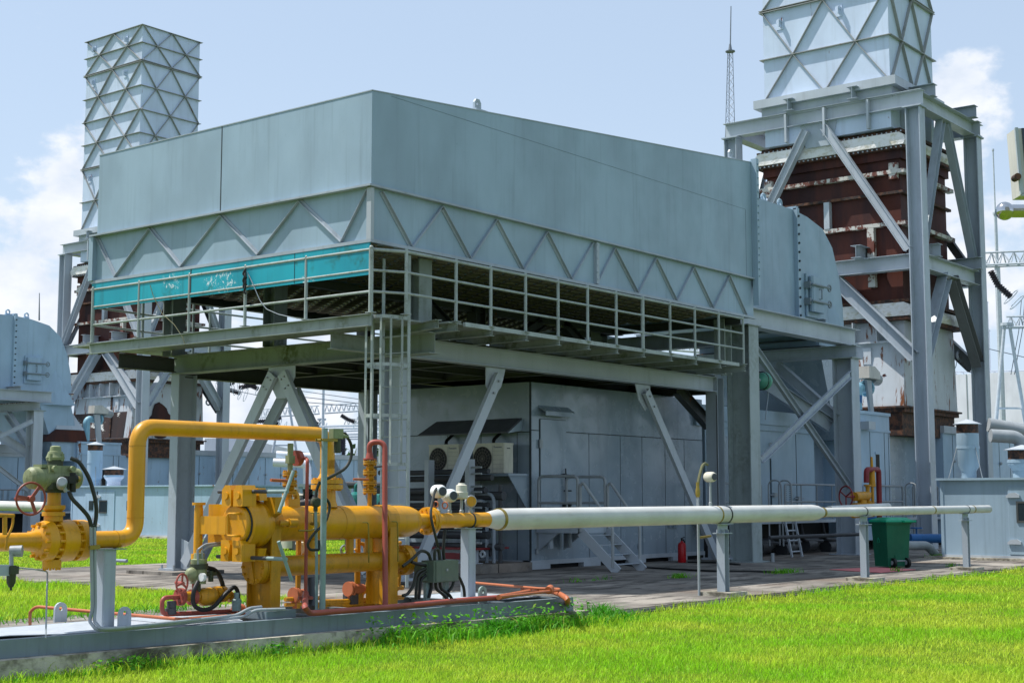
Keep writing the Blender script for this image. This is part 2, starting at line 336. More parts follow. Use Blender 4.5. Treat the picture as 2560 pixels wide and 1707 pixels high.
# ================================================================== filter house on its steel frame
X0, X1, Y0, Y1, ZB, ZC, ZF, ZR = 18.2, 32.2, 17.48, 25.6, 6.13, 7.13, 8.85, 10.13
def filter_house():
    t = thing('air_filter_house', 'big grey-blue sheet metal filter house raised on columns, teal band along its left edge', 'filter house', (25, 21.5, ZB))
    mb = MB(); mb.prism([(X0, ZC), (X1, ZC), (X1, ZR), (X0, ZF)], 'y', Y0, Y1 - .14); mb.build('upper_casing', 'wall_grey', t, False)
    mb = MB(); ys = sX(508, 400, X0).y
    mb.box(X0 - .004, X0 + .01, ys - .012, ys + .012, ZC, ZF); 
    mb.box(X1 - .42, X1 - .415, Y0 - .003, Y0 + .01, ZC, ZF)
    mb.build('seam_strip', 'joint', t, False)
    mb = MB(); mb.box(X0 + .5, X1 - .42, Y0 - .003, Y0 + .01, ZF - .004, ZF + .003); mb.build('seam_strip', 'seam_soft', t, False)
    mb = MB(); mb.bar((X0 + .02, Y0 + .0, ZF), (X0 + .02, Y1 - .14, ZF), .06, .02); mb.bar((X0, Y0 + .01, ZF), (X1, Y0 + .01, ZR), .04, .02)
    mb.build('roof_trim', 'steel_grey', t, False)
    mb = MB(); mb.box(X0 + .05, X1, Y0 + .05, Y1, ZB + .01, ZC - .002); mb.build('lower_panel', 'wall_grey', t, False)
    mb = MB(); mb.box(X0 - .09, X0 + .05, Y0 - .06, Y1 + .02, ZC - .03, ZC + .006); mb.box(X0 + .05, X1, Y0 - .06, Y0 + .05, ZC - .03, ZC + .006); mb.build('top_chord', 'steel_grey', t, False)
    mb = MB(); mb.box(X0 - .02, X0 + .05, Y0 - .02, Y1 + .02, ZB - .03, ZB + .03); mb.box(X0 + .05, X1, Y0 - .02, Y0 + .05, ZB - .03, ZB + .03); mb.build('bottom_chord', 'steel_grey', t, False)
    mb = MB(); mb.box(X0 - .02, X0 + .06, Y0 - .02, Y0 + .09, ZB + .03, ZC - .045); mb.build('corner_post', 'steel_light', t, False)
    mb = MB(); mb.box(X0 - .06, X0 + .06, Y1 - .08, Y1 + .06, ZB + .03, ZC - .045); mb.build('corner_post', 'wall_grey', t, False)
    def brace(p, q, n):
        m = MB(); p = V(p); q = V(q); m.ang(p, q, .06, .01, up=n); m.build('brace', 'steel_grey', t, False)
    za, zb = ZC - .06, ZB + .045
    L = [(845, 430), (782, 556), (685, 460), (590, 585), (505, 492), (413, 612), (342, 524), (262, 635), (219, 548)]
    ys = [sX(a, b, X0).y for a, b in L]; ys[0] = Y0 + .1; ys[-1] = Y1 - .1
    for i in range(8): brace((X0 + .045, ys[i], za if i % 2 == 0 else zb), (X0 + .045, ys[i + 1], zb if i % 2 == 0 else za), (-1, 0, 0))
    T = [958, 1108, 1244, 1370, 1484, 1539, 1642, 1736, 1825]; B = [1032, 1179, 1311, 1431, 1493, 1597, 1694, 1785, 1868]
    tx = [sY(a / KD, (458.8 + .2446 * (a - 926.5)) / KD, Y0).x for a in T]; bx = [sY(a / KD, (596 + .2028 * (a - 926.5)) / KD, Y0).x for a in B]
    for i in range(9):
        if i != 4: brace((tx[i], Y0 + .045, za), (bx[i], Y0 + .045, zb), (0, -1, 0))
        if i < 8: brace((bx[i], Y0 + .045, zb), (tx[i + 1], Y0 + .045, za), (0, -1, 0))
    m = MB(); m.box(bx[4] - .05, bx[4] + .05, Y0 - .03, Y0 + .05, zb, za); m.bolts((bx[4] - .03, Y0 - .03, 0), (0, -1, 0), .001, 1, .001, .001)
    for k in range(6): m.cyl((bx[4] - .025, Y0 - .03, zb + .1 + k * .15), (bx[4] - .025, Y0 - .045, zb + .1 + k * .15), .012, n=6)
    m.build('panel_joint', 'steel_grey', t, False)
    m = MB(); m.prism([(X1 - .1, ZC - .7), (X1 + .02, ZC - .25), (X1 + .02, ZR + .07), (X1 - .1, ZR + .07)], 'y', Y0 - .16, Y0 - .002); m.box(X1 + .02, X1 + .22, Y0 - .02, Y1, ZC - .2, ZR + .06)
    for k in range(17): m.cyl((X1 - .04, Y0 - .16, ZC + .05 + k * .18), (X1 - .04, Y0 - .19, ZC + .05 + k * .18), .022, n=6)
    m.build('end_flange', 'wall_grey', t, False)
    for x in (sY(1097, 248, Y0 + .15).x, sY(1679, 358, Y0 + .15).x):
        z = ZF + (ZR - ZF) * (x - X0) / (X1 - X0); m = MB(); m.box(x - .16, x + .2, Y0 + .05, Y0 + .3, z - .02, z + .05)
        n = 14; pts = [(x - .1, z + .05), (x + .1, z + .05), (x + .1, z + .2), (x + .05, z + .27), (x - .05, z + .27), (x - .1, z + .2)]
        hole = [(x + .045 * math.cos(2 * math.pi * i / 6 + .5), z + .17 + .045 * math.sin(2 * math.pi * i / 6 + .5)) for i in range(6)]
        pts2 = pts; order = [5, 4, 3, 2, 1, 0]
        for yy in (0,):
            for i in range(6):
                a, b = pts2[i], pts2[(i + 1) % 6]; ha = min(hole, key=lambda h: (h[0] - a[0]) ** 2 + (h[1] - a[1]) ** 2); hb = min(hole, key=lambda h: (h[0] - b[0]) ** 2 + (h[1] - b[1]) ** 2)
                pl = [a, b, hb, ha] if ha != hb else [a, b, hb]; m.prism(pl, 'y', Y0 + .14, Y0 + .19)
        m.build('lifting_lug', 'steel_grey', t, False)
    # teal hood band below the left face
    e = sX(222, 711, X0 + .06); b0 = sX(852, 632, X0 + .06); m = MB()
    m.prism([(Y0 + .02, b0.z), (Y0 + .02, ZB - .035), (Y1 - .02, ZB - .035), (Y1 - .12, e.z + .02), (e.y, e.z)], 'x', X0 - .012, X0 + .02)
    th = m.build('rain_hood', 'teal_peel', t, False)
    ys = sX(445, 640, X0 + .06).y; m = MB(); m.box(X0 - .018, X0, ys - .012, ys + .012, e.z + .05, ZB - .03); m.box(X0 - .018, X0, sX(683, 630, X0 + .06).y - .004, sX(683, 630, X0 + .06).y + .004, b0.z + .02, ZB - .03); m.build('hood_seam', 'joint', th, False)
    # soffit with its rows of filter bag rings
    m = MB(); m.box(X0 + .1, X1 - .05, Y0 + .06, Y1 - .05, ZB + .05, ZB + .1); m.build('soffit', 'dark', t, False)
    pts = []
    r = 0; y = Y0 + .35
    while y < Y1 - .4:
        x = X0 + .3 + (r % 2) * .21
        while x < X1 - 1.0:
            if not (abs(y - 21.6) < .3): pts.append((x, y))
            x += .42
        y += .32; r += 1
    pts.sort(key=lambda p: min(p[0] - X0, 1e9) * .9 + (p[1] - Y0) * 1.0)
    rm = MB(); rm.ring((0, 0, 0), (0, 0, 1), .155, .022, 18, 5); rm.bar((0, -.15, .0), (0, .15, .0), .012, .012); rm.bar((0, 0, -.0), (0, 0, .06), .02, .02, (1, 0, 0))
    first = None
    for i, (x, y) in enumerate(pts[:100]):
        if first is None:
            first = rm.build('filter_ring', 'ring_metal', t); first.location = (0, 0, 0); ob = first
            for v_ in first.data.vertices: v_.co = V(v_.co) + t.location
        else: ob = first.copy(); sc.collection.objects.link(ob)
        ob.location = V((x, y, ZB - .01)) - t.location
    st = MB()
    for x, y in pts[100:]:
        n0 = len(st.v); st.ring((x, y, ZB - .01), (0, 0, 1), .155, .022, 12, 4)
    st.build('filter_rings', 'ring_metal', t, kind='stuff')
    # ring plate beams below the soffit
    m = MB()
    for y in (21.5, Y1 - .15): m.ib((X0 + .2, y, ZB - .06), (X1 - .1, y, ZB - .06), .25, .18)
    for x in (X1 - .4,): m.ib((x, Y0 + .2, ZB - .064), (x, Y1 - .2, ZB - .064), .25, .18)
    m.build('floor_beam', 'steel_shade', t, False)
filter_house()
# ------------------------------------------------------------------ frame
def support_frame():
    t = thing('support_frame', 'grey steel column and brace frame carrying the filter house and its walkway', 'steel frame', (26, 21.8, 0))
    def P(nm, mat, f, par=None, **k): m = MB(); f(m); return m.build(nm, mat, par or t, False, **k)
    def col(x, y, z0, z1, dx, dy, mat='steel_grey', plate=True, webx=True):
        def f(m):
            m.ib((x, y, z0), (x, y, z1), dx if webx else dy, dy if webx else dx, .016, .03, up=(1, 0, 0) if webx else (0, 1, 0))
            if plate: m.box(x - dx / 2 - .12, x + dx / 2 + .12, y - dy / 2 - .12, y + dy / 2 + .12, z0 - .03, z0 + .012)
        c = P('column', mat, f)
        if plate:
            b = MB()
            for a in (-1, 1):
                for d in (-1, 1): b.cyl((x + a * (dx / 2 + .07), y + d * (dy / 2 + .07), z0), (x + a * (dx / 2 + .07), y + d * (dy / 2 + .07), z0 + .09), .025, n=6)
            b.build('anchor_bolt', 'galv', c, False)
        return c
    P('footing', 'concrete', lambda m: m.bbox(19.5, 20.9, 24.3, 25.9, -.1, .07, .03))
    col(20.25, 25.02, .1, 4.28, .5, .26); col(20.18, 18.66, .1, 4.28, .30, .46, webx=False); col(32.15, 18.66, .1, 4.66, .34, .34); col(32.15, 25.0, .1, 4.66, .34, .34)
    col(26, 25.0, .1, 4.28, .34, .34)
    # upper posts
    for y in (18.12, 22.1, 25.35): col(20.2, y, 4.7, 6.1, .36, .34, 'steel_mossy', False, False)
    for y in (18.2, 22, 25.2): col(31.8, y, 4.7, 6.1, .36, .3, 'steel_mossy', False)
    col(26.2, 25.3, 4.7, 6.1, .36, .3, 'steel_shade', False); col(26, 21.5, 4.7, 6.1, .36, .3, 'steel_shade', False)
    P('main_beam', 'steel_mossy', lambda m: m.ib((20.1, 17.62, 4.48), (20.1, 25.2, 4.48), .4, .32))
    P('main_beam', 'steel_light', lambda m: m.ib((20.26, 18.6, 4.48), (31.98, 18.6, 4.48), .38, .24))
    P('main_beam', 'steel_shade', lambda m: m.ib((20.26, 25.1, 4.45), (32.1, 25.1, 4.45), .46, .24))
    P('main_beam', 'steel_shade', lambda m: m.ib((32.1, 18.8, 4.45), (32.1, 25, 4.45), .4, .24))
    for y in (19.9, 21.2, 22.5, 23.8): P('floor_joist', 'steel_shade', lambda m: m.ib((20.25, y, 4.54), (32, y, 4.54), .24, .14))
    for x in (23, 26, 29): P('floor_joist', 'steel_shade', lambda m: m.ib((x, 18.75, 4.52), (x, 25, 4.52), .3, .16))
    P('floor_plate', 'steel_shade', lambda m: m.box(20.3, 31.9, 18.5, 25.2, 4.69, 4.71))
    P('bracket', 'steel_mossy', lambda m: m.ib((18.5, 18.75, 4.46), (19.95, 18.75, 4.46), .3, .16)); P('bracket', 'steel_shade', lambda m: m.ib((18.5, 25.0, 4.46), (19.95, 25.0, 4.46), .3, .16))
    # V bracing on the left side: pairs of channels meeting at a gusset
    g = sX(635, 862, 19.97)
    P('gusset', 'steel_light', lambda m: m.prism([(g.y - .42, 4.27), (g.y + .36, 4.27), (g.y + .36, 4.0), (g.y + .1, 3.62), (g.y - .16, 3.62), (g.y - .42, 4.05)], 'x', 20.08, 20.10))
    for s_, y1, z1 in ((1, 24.55, .22), (-1, 19.2, .22)):
        for x, mt in ((19.96, 'steel_light'), (20.32, 'steel_grey')):
            a = V((x, g.y + .14 * s_, 4.12 if x < 20.2 else 3.78)); b = V((x, y1, z1))
            def f(m):
                m.ch(a, b, .24, .1, .012, up=V((1, 0, 0)).cross(b - a)); 
            br = P('brace', mt, f)
            if x < 20.2:
                d = (b - a).normalized(); bm_ = MB(); e = d.cross(V((1, 0, 0)))
                for tt in (.12, .34):
                    for ss in (-.05, .05): c = a + d * tt + e * ss; bm_.cyl(c, c - V((.03, 0, 0)), .02, n=6)
                bm_.build('bolt', 'galv', br, False)
        P('gusset', 'steel_grey', lambda m: m.prism([(y1 - .2 * s_, .1), (y1 + .25 * s_, .1), (y1 + .25 * s_, .75), (y1 - .28 * s_, .55)], 'x', 20.1, 20.12))
    # bracing on the right side
    for px, py, x1, s_ in ((1143, 862, 20.55, -1), (1478, 888, 31.85, 1)):
        g2 = sY(px, py, 18.56)
        P('gusset', 'steel_light', lambda m: m.prism([(g2.x - .34, 4.28), (g2.x + .3, 4.28), (g2.x + .16, 3.9), (g2.x - .12, 3.65), (g2.x - .34, 3.9)] if s_ < 0 else [(g2.x - .3, 4.28), (g2.x + .34, 4.28), (g2.x + .34, 3.9), (g2.x + .12, 3.65), (g2.x - .16, 3.9)], 'y', 18.59, 18.61))
        for y, mt in ((18.46, 'steel_light'),):
            a = V((g2.x + .02 * s_, y, 4.12)); b = V((x1, y, .16)); br = P('brace', mt, lambda m: m.ch(a, b, .22, .09, .012, up=V((0, 1, 0)).cross(b - a)))
            if y < 18.6:
                d = (b - a).normalized(); bm_ = MB()
                for tt in (.15, .45): c = a + d * tt; bm_.cyl(c, c - V((0, .04, 0)), .025, n=6)
                bm_.build('bolt', 'galv', br, False)
    a = sY(1555, 893, 19.3); b = sY(1628, 975, 19.3); P('brace', 'steel_shade', lambda m: m.ib(a, b, .3, .2))
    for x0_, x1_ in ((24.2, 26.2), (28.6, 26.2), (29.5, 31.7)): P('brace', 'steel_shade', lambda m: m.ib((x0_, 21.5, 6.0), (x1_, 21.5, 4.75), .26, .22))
    P('hand_pipe', 'rail_grey', lambda m: m.tube([(18.2, 26.6, 0), (18.2, 26.6, .36), (19.9, 25.6, .36)], .04, 10, .15)) if False else None
    return t
support_frame()
# ------------------------------------------------------------------ walkway with railings
def walkway():
    t = thing('walkway', 'mossy steel walkway with pipe railings round the foot of the filter house', 'walkway', (24, 18, 4.65))
    ZD = 4.84
    def P(nm, mat, f): m = MB(); f(m); return m.build(nm, mat, t)
    P('deck_grating', 'steel_mossy', lambda m: (m.box(18.25, 20.0, 17.55, 25.6, ZD - .03, ZD), m.box(20.0, 30.7, 17.2, 18.5, ZD - .025, ZD + .004)))
    P('edge_beam', 'steel_mossy', lambda m: (m.ch((18.22, 25.62, 4.715), (18.22, 17.45, 4.715), .22, -.09 if False else .09, .012, up=(0, 0, 1)),))
    P('edge_beam', 'rail_mossy', lambda m: m.box(20.4, 30.72, 17.13, 17.19, 4.78, 4.86))
    xs = [sY(px, py, 17.16).x for px, py in ((932, 765), (1047, 752), (1127, 772), (1207, 786), (1282, 801), (1350, 814), (1416, 826), (1477, 836), (1540, 845), (1597, 848), (1652, 848), (1708, 838))]
    for x in xs[1:]: P('bracket', 'steel_mossy', lambda m: m.ib((x, 17.12, 4.745), (x, 18.95, 4.745), .15, .12, .01, .012))
    P('bracket', 'steel_mossy', lambda m: m.ib((19.6, 17.1, 4.75), (20.0, 18.4, 4.75), .16, .14))
    def post(x, y, big=False):
        r = .042 if big else .032
        p = P('railing_post', 'rail_mossy', lambda m: (m.cyl((x, y, ZD - .02), (x, y, ZD + 1.16), r, n=10), m.ball((x, y, ZD + 1.16), r, 10), m.box(x - .07, x + .07, y - .07, y + .07, ZD, ZD + .014)))
    def rail(a, b, r=.027): P('rail', 'rail_mossy', lambda m: m.cyl(a, b, r, n=8))
    YR = 17.16
    for i, x in enumerate(xs): post(x, YR, i in (7,))
    XF = 18.2; yf = [17.46] + [sX(px, py, XF).y for px, py in ((702, 740), (562, 755), (433, 770), (317, 785), (211, 795))]
    for i, y in enumerate(yf): post(XF, y, i in (0, 5))
    for h, r in ((1.13, .03), (.76, .024), (.38, .024)):
        rail((XF, yf[0], ZD + h), (XF, yf[-1], ZD + h), r); rail((XF, yf[0], ZD + h), (xs[0], YR, ZD + h), r); rail((xs[0], YR, ZD + h), (xs[-1], YR, ZD + h), r)
        if h > .5 or 1: rail((XF, yf[-1], ZD + h), (21.0, yf[-1] + .3, ZD + h), r)
    for x in (19.6, 21.0): post(x, yf[-1] + .15)
    # far side walkway rail
    for h in (1.1, .72, .36): rail((21, 26.3, ZD + h), (32, 26.3, ZD + h), .025)
    for x in range(22, 33, 2): post(x, 26.3)
    P('deck_grating', 'steel_mossy', lambda m: m.box(18.3, 32, 25.65, 26.35, ZD - .03, ZD))
walkway()
def wire_thing(pts, r, mat, nm, lab, cat, fil=.1, n=6, group=None):
    m = MB(); m.tube(pts, r, n, fil); return one(m, nm, mat, lab, cat, group)
p = [sX(a, b, 18.16) for a, b in ((568, 625), (580, 650), (597, 690), (612, 710), (640, 722), (697, 735))]
wire_thing(p, .008, 'rail_grey', 'cable', 'thin pale cable drooping from a railing post near the teal band', 'cable', .05)
p = [sX(a, b, 18.14) for a, b in ((345, 655), (352, 680), (372, 720), (400, 745), (420, 775), (425, 792))]
wire_thing(p, .008, 'hose_tan', 'cable', 'thin yellowish cable hanging on the left end of the front railing', 'cable', .05)
m = MB(); a = sX(566, 632, 18.16)
for i in range(7): m.tube([a + V((-.02, .02 * math.sin(i * 2), .12 - i * .05)), a + V((-.05, .06 * math.sin(i * 3 + 1), .02 - i * .06)), a + V((-.03, -.04 * math.cos(i * 2), -.06 - i * .05))], .02, 6, .04)
one(m, 'cable_bundle', 'black_rubber', 'dark knotted cable bundle tied to a railing post before the teal band', 'cable')
# ------------------------------------------------------------------ caged ladder
def ladder():
    XL = 19.0; a = sX(879, 900, XL).y; b = sX(938, 900, XL).y; c = (a + b) / 2
    t = thing('caged_ladder', 'galvanised ladder with round safety cage at the corner of the walkway', 'ladder', (XL, c, 0))
    def P(nm, mat, f): m = MB(); f(m); return m.build(nm, mat, t)
    for y in (a, b): P('stile', 'rail_mossy', lambda m: m.box(XL - .035, XL + .035, y - .008, y + .008, .05, 5.95))
    z = .3
    while z < 4.9: P('rung', 'rail_mossy', lambda m: m.cyl((XL, a, z), (XL, b, z), .013, n=6)); z += .3
    def arc(k): return (XL - .66 * math.sin(math.pi * k), c + (b - a) * -.5 * math.cos(math.pi * k) * (1 + .45 * math.sin(math.pi * k)))
    for z in (2.2, 3.05, 3.95, 4.8):
        def f(m):
            pt = [arc(k / 14) for k in range(15)]
            for i in range(14): m.hexa([(*pt[i], z - .03), (pt[i][0] * 1 + .008, pt[i][1], z - .03), (pt[i + 1][0] + .008, pt[i + 1][1], z - .03), (*pt[i + 1], z - .03), (*pt[i], z + .03), (pt[i][0] + .008, pt[i][1], z + .03), (pt[i + 1][0] + .008, pt[i + 1][1], z + .03), (*pt[i + 1], z + .03)])
        P('cage_hoop', 'rail_mossy', f)
    for k in (.12, .26, .4, .52, .64, .76, .9):
        x, y = arc(k); P('cage_bar', 'rail_mossy', lambda m: m.box(x - .004, x + .006, y - .022, y + .022, 2.2, 4.8))
ladder()
# ================================================================== the two turbine units: duct, exhaust stack, frames, enclosures
DB = 40.45
def ladder_rail(t, name, pts, r=.03, mat='galv', fil=.12): m = MB(); m.tube(pts, r, 8, fil); return m.build(name, mat, t)
def unit(D, near):
    who = 'on the right' if near else 'far on the left'
    wl = 'wall_grey' if near else 'wall_blue'; wb = 'wall_grey' if near else 'wall_blue'; sg = 'steel_grey' if near else 'steel_light'
    def Pf(t):
        def P(nm, mat, f, par=None, smooth=False): m = MB(); f(m); return m.build(nm, mat, par or t, smooth)
        return P
    # ---- inlet duct elbow
    t = thing('inlet_duct', 'grey elbow duct turning down behind the big filter house' if near else 'pale blue elbow duct at the left edge of the picture', 'air duct', (37, 21.6 + D, 3))
    P = Pf(t); ya, yb = 19.5 + D, 23.7 + D
    prof = [(32.4, 10.12), (38.4, 10.14), (39.3, 10.06), (40.3, 9.85), (40.95, 9.35), (41.35, 8.55), (41.58, 7.6), (41.65, 6.9), (41.65, 6.62), (39.9, 6.62), (39.9, 6.55), (32.4, 6.55)]
    P('duct_shell', wl, lambda m: m.prism(prof, 'y', ya, yb), smooth=True)
    def fl(m):
        m.box(38.36, 38.5, ya - .13, ya - .002, 6.5, 10.18); m.box(38.36, 38.5, ya - .1, yb + .1, 10.145, 10.24)
    f_ = P('bolted_flange', wl, fl)
    def fb(m):
        for k in range(13): m.cyl((38.43, ya - .13, 6.7 + k * .27), (38.43, ya - .17, 6.7 + k * .27), .035, n=6)
    P('bolt_row', 'joint', fb, f_)
    for x in ((36.9, 38.2, 39.2) if not near else (37.0, 38.0)):
        def lug(m):
            z = 10.12 - max(0, x - 38.5) * .08
            m.ring((x, ya + .25, z + .2), (0, 1, 0), .1, .04, 10, 6); m.box(x - .13, x + .13, ya + .2, ya + .3, z - .05, z + .12)
        P('lifting_lug', wl, lug)
    def hatch(m):
        m.bbox(39.0, 39.95, ya - .08, ya - .003, 7.0, 8.3, .02); m.bbox(39.08, 39.85, ya - .24, ya - .08, 7.15, 8.22, .05)
    h = P('hatch', wl, hatch)
    def hh(m):
        for z in (7.45, 7.95): m.cyl((38.95, ya - .28, z), (40.12, ya - .28, z), .035, n=8); m.ring((40.1, ya - .28, z), (0, 1, 0), .1, .025, 10, 6); m.box(38.95, 39.03, ya - .2, ya, z - .1, z + .1)
        m.tube([(39.5, ya - .24, 7.55), (39.5, ya - .32, 7.55), (39.5, ya - .32, 7.85), (39.5, ya - .24, 7.85)], .02, 6)
    P('hatch_handle', 'hinge', hh, h)
    P('gusset_plate', wl, lambda m: (m.add([(39.9, ya - .002, 6.05), (41.6, ya - .002, 6.05), (41.6, ya - .45, 6.05), (40.7, ya - .002, 7.75)], [(0, 1, 3), (1, 2, 3), (0, 2, 1), (0, 3, 2)])))
    P('expansion_joint', 'rust_rib' if not near else 'steel_shade', lambda m: [m.box(39.82, 41.74, ya - .08, yb + .1, z, z + .05) for z in (6.6, 6.38, 6.15)])
    P('joint_band', wl, lambda m: m.box(39.9, 41.65, ya, yb, 6.12, 6.619))
    def hop(m):
        A = [(39.9, ya, 6.12), (41.65, ya, 6.12), (41.65, yb, 6.12), (39.9, yb, 6.12)]; B = [(40.95, ya, 3.4), (42.4, ya, 3.4), (42.4, yb, 3.4), (40.95, yb, 3.4)]; m.loft(A, B)
    P('hopper', wb if not near else 'wall_dark', hop)
    # ---- duct frame with X bracing
    t = thing('duct_support', 'grey X-braced steel frame under the elbow duct beside the engine room' if near else 'pale X-braced steel frame under the blue duct at the left edge', 'steel frame', (36, 21.6 + D, 0))
    P = Pf(t); y1, y2 = 18.15 + D, 25.0 + D
    for x, y in ((32.72, y1), (38.8, y1), (32.72, y2), (38.8, y2)):
        P('column', 'steel_green' if (near and x < 33) else sg, lambda m: (m.ib((x, y, .02), (x, y, 6.0 if x < 33 else 5.62), .66 if x < 33 else .6, .5, .02, .03, up=(0, 1, 0)), m.box(x - .42, x + .42, y - .45, y + .45, -.01, .03)))
        P('cap_plate', 'steel_mossy', lambda m: m.box(x - .34, x + .34, y - .37, y + .37, 6.0 if x < 33 else 5.62, 6.03 if x < 33 else 5.65))
    P('long_beam', 'steel_light', lambda m: m.ib((32.3, y1 + .1, 6.3), (39.7, y1 + .1, 6.3), .5, .4)); P('long_beam', sg, lambda m: m.ib((32.3, y2, 6.3), (39.7, y2, 6.3), .5, .4))
    P('cross_beam', sg, lambda m: m.ib((38.8, y1 - .35, 5.84), (38.8, y2 + .2, 5.84), .36, .3)); P('cross_beam', sg, lambda m: m.ib((32.72, y1 + .2, 5.75), (32.72, y2, 5.75), .4, .3))
    P('cross_beam', sg, lambda m: m.ib((38.2, y1 + .3, 6.62), (38.2, y2, 6.62), .3, .26))
    P('brace', 'steel_grey' if near else sg, lambda m: m.ch((33.1, y1 - .12, 5.45), (38.5, y1 - .12, 1.95), .2, .1, .012, up=(0, 0, 1)))
    P('brace', sg, lambda m: m.ch((33.1, y1 - .26, 2.6), (38.5, y1 - .26, 5.15), .2, .08, .012, up=(0, 0, 1)))
    P('brace', sg, lambda m: m.ib((36.6, y1 + 2.6, 5.6), (38.8, y1 + .5, 3.7), .4, .3)); P('brace', sg, lambda m: m.ib((38.8, 20.4 + D, 5.6), (38.8, y1 + .3, 3.9), .3, .25))
    # ---- exhaust stack
    t = thing('exhaust_stack', 'square white exhaust stack with diamond ribs cut off by the top of the picture' if near else 'square white exhaust stack with diamond ribs seen whole against the sky', 'chimney', (46.9, 21.5 + D, 15.2))
    P = Pf(t); xa, xb, ya, yb = 45.0, 48.75, 19.18 + D, 23.9 + D
    lv = [sX(a, b, 45).z for a, b in ((203, 98), (201, 137), (199, 176), (196, 232), (194, 285), (191, 337), (189, 391), (189, 467), (189, 533))]
    P('stack_shell', 'stack_white', lambda m: m.box(xa, xb, ya, yb, 13.98, lv[0]))
    for i, z in enumerate(lv[:-1]):
        big = i in (0, 2, 6)
        def rib(m):
            s_ = .12; h = .05 if big else .02
            for zz in ((z, z - .07) if i in (2, 6) else (z,)):
                m.box(xa - s_, xb + s_, ya - s_, ya - .001, zz - .012, zz + .012); m.box(xa - s_, xa - .001, ya, yb + s_, zz - .012, zz + .012); m.box(xb + .001, xb + s_, ya, yb + s_, zz - .012, zz + .012); m.box(xa, xb, yb + .001, yb + s_, zz - .012, zz + .012)
        P('ring_flange' if big else 'ring_rib', 'stack_rib', rib)
    ev = [0, 2, 4, 6, 8]
    for j in range(len(lv) - 1):
        zt, zb = lv[j], lv[j + 1]
        if j in (2, 6): zt -= .08
        for k in range(4):
            top_even = (j % 2 == 0)
            a0 = (k // 2 * 2 if k % 2 == 0 else k // 2 * 2 + 2) / 4 if True else 0
            # even nodes at 0, 1/2, 1; odd nodes at 1/4, 3/4
            e_ = [0, .5, .5, 1][k]; o_ = [.25, .25, .75, .75][k]
            ta, ba = (e_, o_) if top_even else (o_, e_)
            def dg(m, ta=ta, ba=ba, zt=zt, zb=zb):
                for fx in (0, 1):
                    if fx == 0: p = V((xa - .055, ya + ta * (yb - ya), zt)); q = V((xa - .055, ya + ba * (yb - ya), zb)); m.bar(p, q, .11, .02, up=V((1, 0, 0)).cross(q - p))
                    else: p = V((xa + ta * (xb - xa), ya - .055, zt)); q = V((xa + ba * (xb - xa), ya - .055, zb)); m.bar(p, q, .11, .02, up=V((0, 1, 0)).cross(q - p))
            P('diagonal_rib', 'stack_rib', dg)
    lg = [(.14, lv[0] - .55), (.72, lv[0] - .55), (.14, lv[2] - .5), (.72, lv[2] - .5), (.14, lv[6] - .6), (.62, lv[6] - .6)]
    for f_, z in lg:
        y = yb - f_ * (yb - ya); P('lifting_lug', 'stack_white', lambda m: (m.box(xa - .03, xa - .001, y - .14, y + .12, z - .2, z + .22), m.box(xa - .2, xa - .03, y - .07, y - .03, z - .12, z + .14), m.box(xa - .16, xa - .03, y - .1, y + .02, z + .05, z + .14)))
    P('base_skirt', 'steel_light', lambda m: (m.box(xa - .28, xb + .28, ya - .3, yb + .3, 15.36, 15.66), m.box(xa - .08, xb + .08, ya - .08, yb + .08, 15.0, 15.36)))
    def st(m):
        for y in (ya + .75, yb - .9, (ya + yb) / 2): m.box(xa - .22, xa, y - .04, y + .04, 14.0, 15.0)
        for x in (xa + .8, xb - .8): m.box(x - .04, x + .04, ya - .22, ya, 14.0, 15.0)
    P('stiffener', 'steel_light', st)
    # ---- transition with fabric joints
    t = thing('exhaust_transition', 'rusty brown steel exhaust casing with fabric joints under the right-hand stack' if near else 'dark rusty exhaust casing under the left-hand stack', 'exhaust casing', (47, 21.5 + D, 4))
    P = Pf(t); ya, yb = 18.92 + D, 23.9 + D; xb = 49.0
    P('fabric_joint', 'fabric', lambda m: m.prism([(18.62 + D, 13.3), (18.55 + D, 13.45), (18.6 + D, 13.62), (18.75 + D, 13.72), (yb + .15, 13.72), (yb + .38, 13.5), (yb + .3, 13.3)], 'x', 44.62, 49.4), smooth=True)
    P('joint_flange', 'rust_dark', lambda m: (m.box(44.72, 49.25, ya - .28, yb + .25, 13.73, 13.8), m.box(44.7, 49.25, ya - .3, yb + .3, 13.2, 13.28), m.box(44.85, 49.1, ya - .12, yb + .12, 13.8, 13.92)))
    def bl(m):
        y = ya - .2
        while y < yb + .2:
            m.cyl((44.66, y, 13.24), (44.7, y, 13.24), .03, n=5); m.cyl((44.7, y, 13.77), (44.74, y, 13.77), .03, n=5); y += .17
    P('bolt_row', 'steel_light', bl)
    P('casing', 'rust_plate', lambda m: (m.box(45, xb, ya, yb, 8.15, 13.2), m.box(44.9, xb + .1, ya - .1, yb + .1, 12.9, 13.2)))
    z1 = sX(2045, 391, 44.8).z; z2 = sX(2046, 439, 44.8).z; z3 = sX(2030, 513, 44.8).z
    for z in (z1, z3): P('angle_rib', 'rust_rib', lambda m: (m.box(44.8, 44.999, ya - .22, yb + .22, z - .08, z + .05), m.box(44.999, xb + .22, ya - .22, ya - .001, z - .08, z + .05)))
    P('bolted_seam', 'rust_dark', lambda m: (m.box(44.86, 44.999, ya - .14, yb + .14, z2 - .05, z2 + .04), m.box(44.999, xb + .14, ya - .14, ya - .001, z2 - .05, z2 + .04)))
    y = sX(1901, 500, 44.9).y + D
    P('flat_bar', 'steel_light', lambda m: m.box(44.78, 44.999, y - .1, y + .1, z3 + .06, z2 - .06)); y = sX(2003, 590, 44.9).y + D
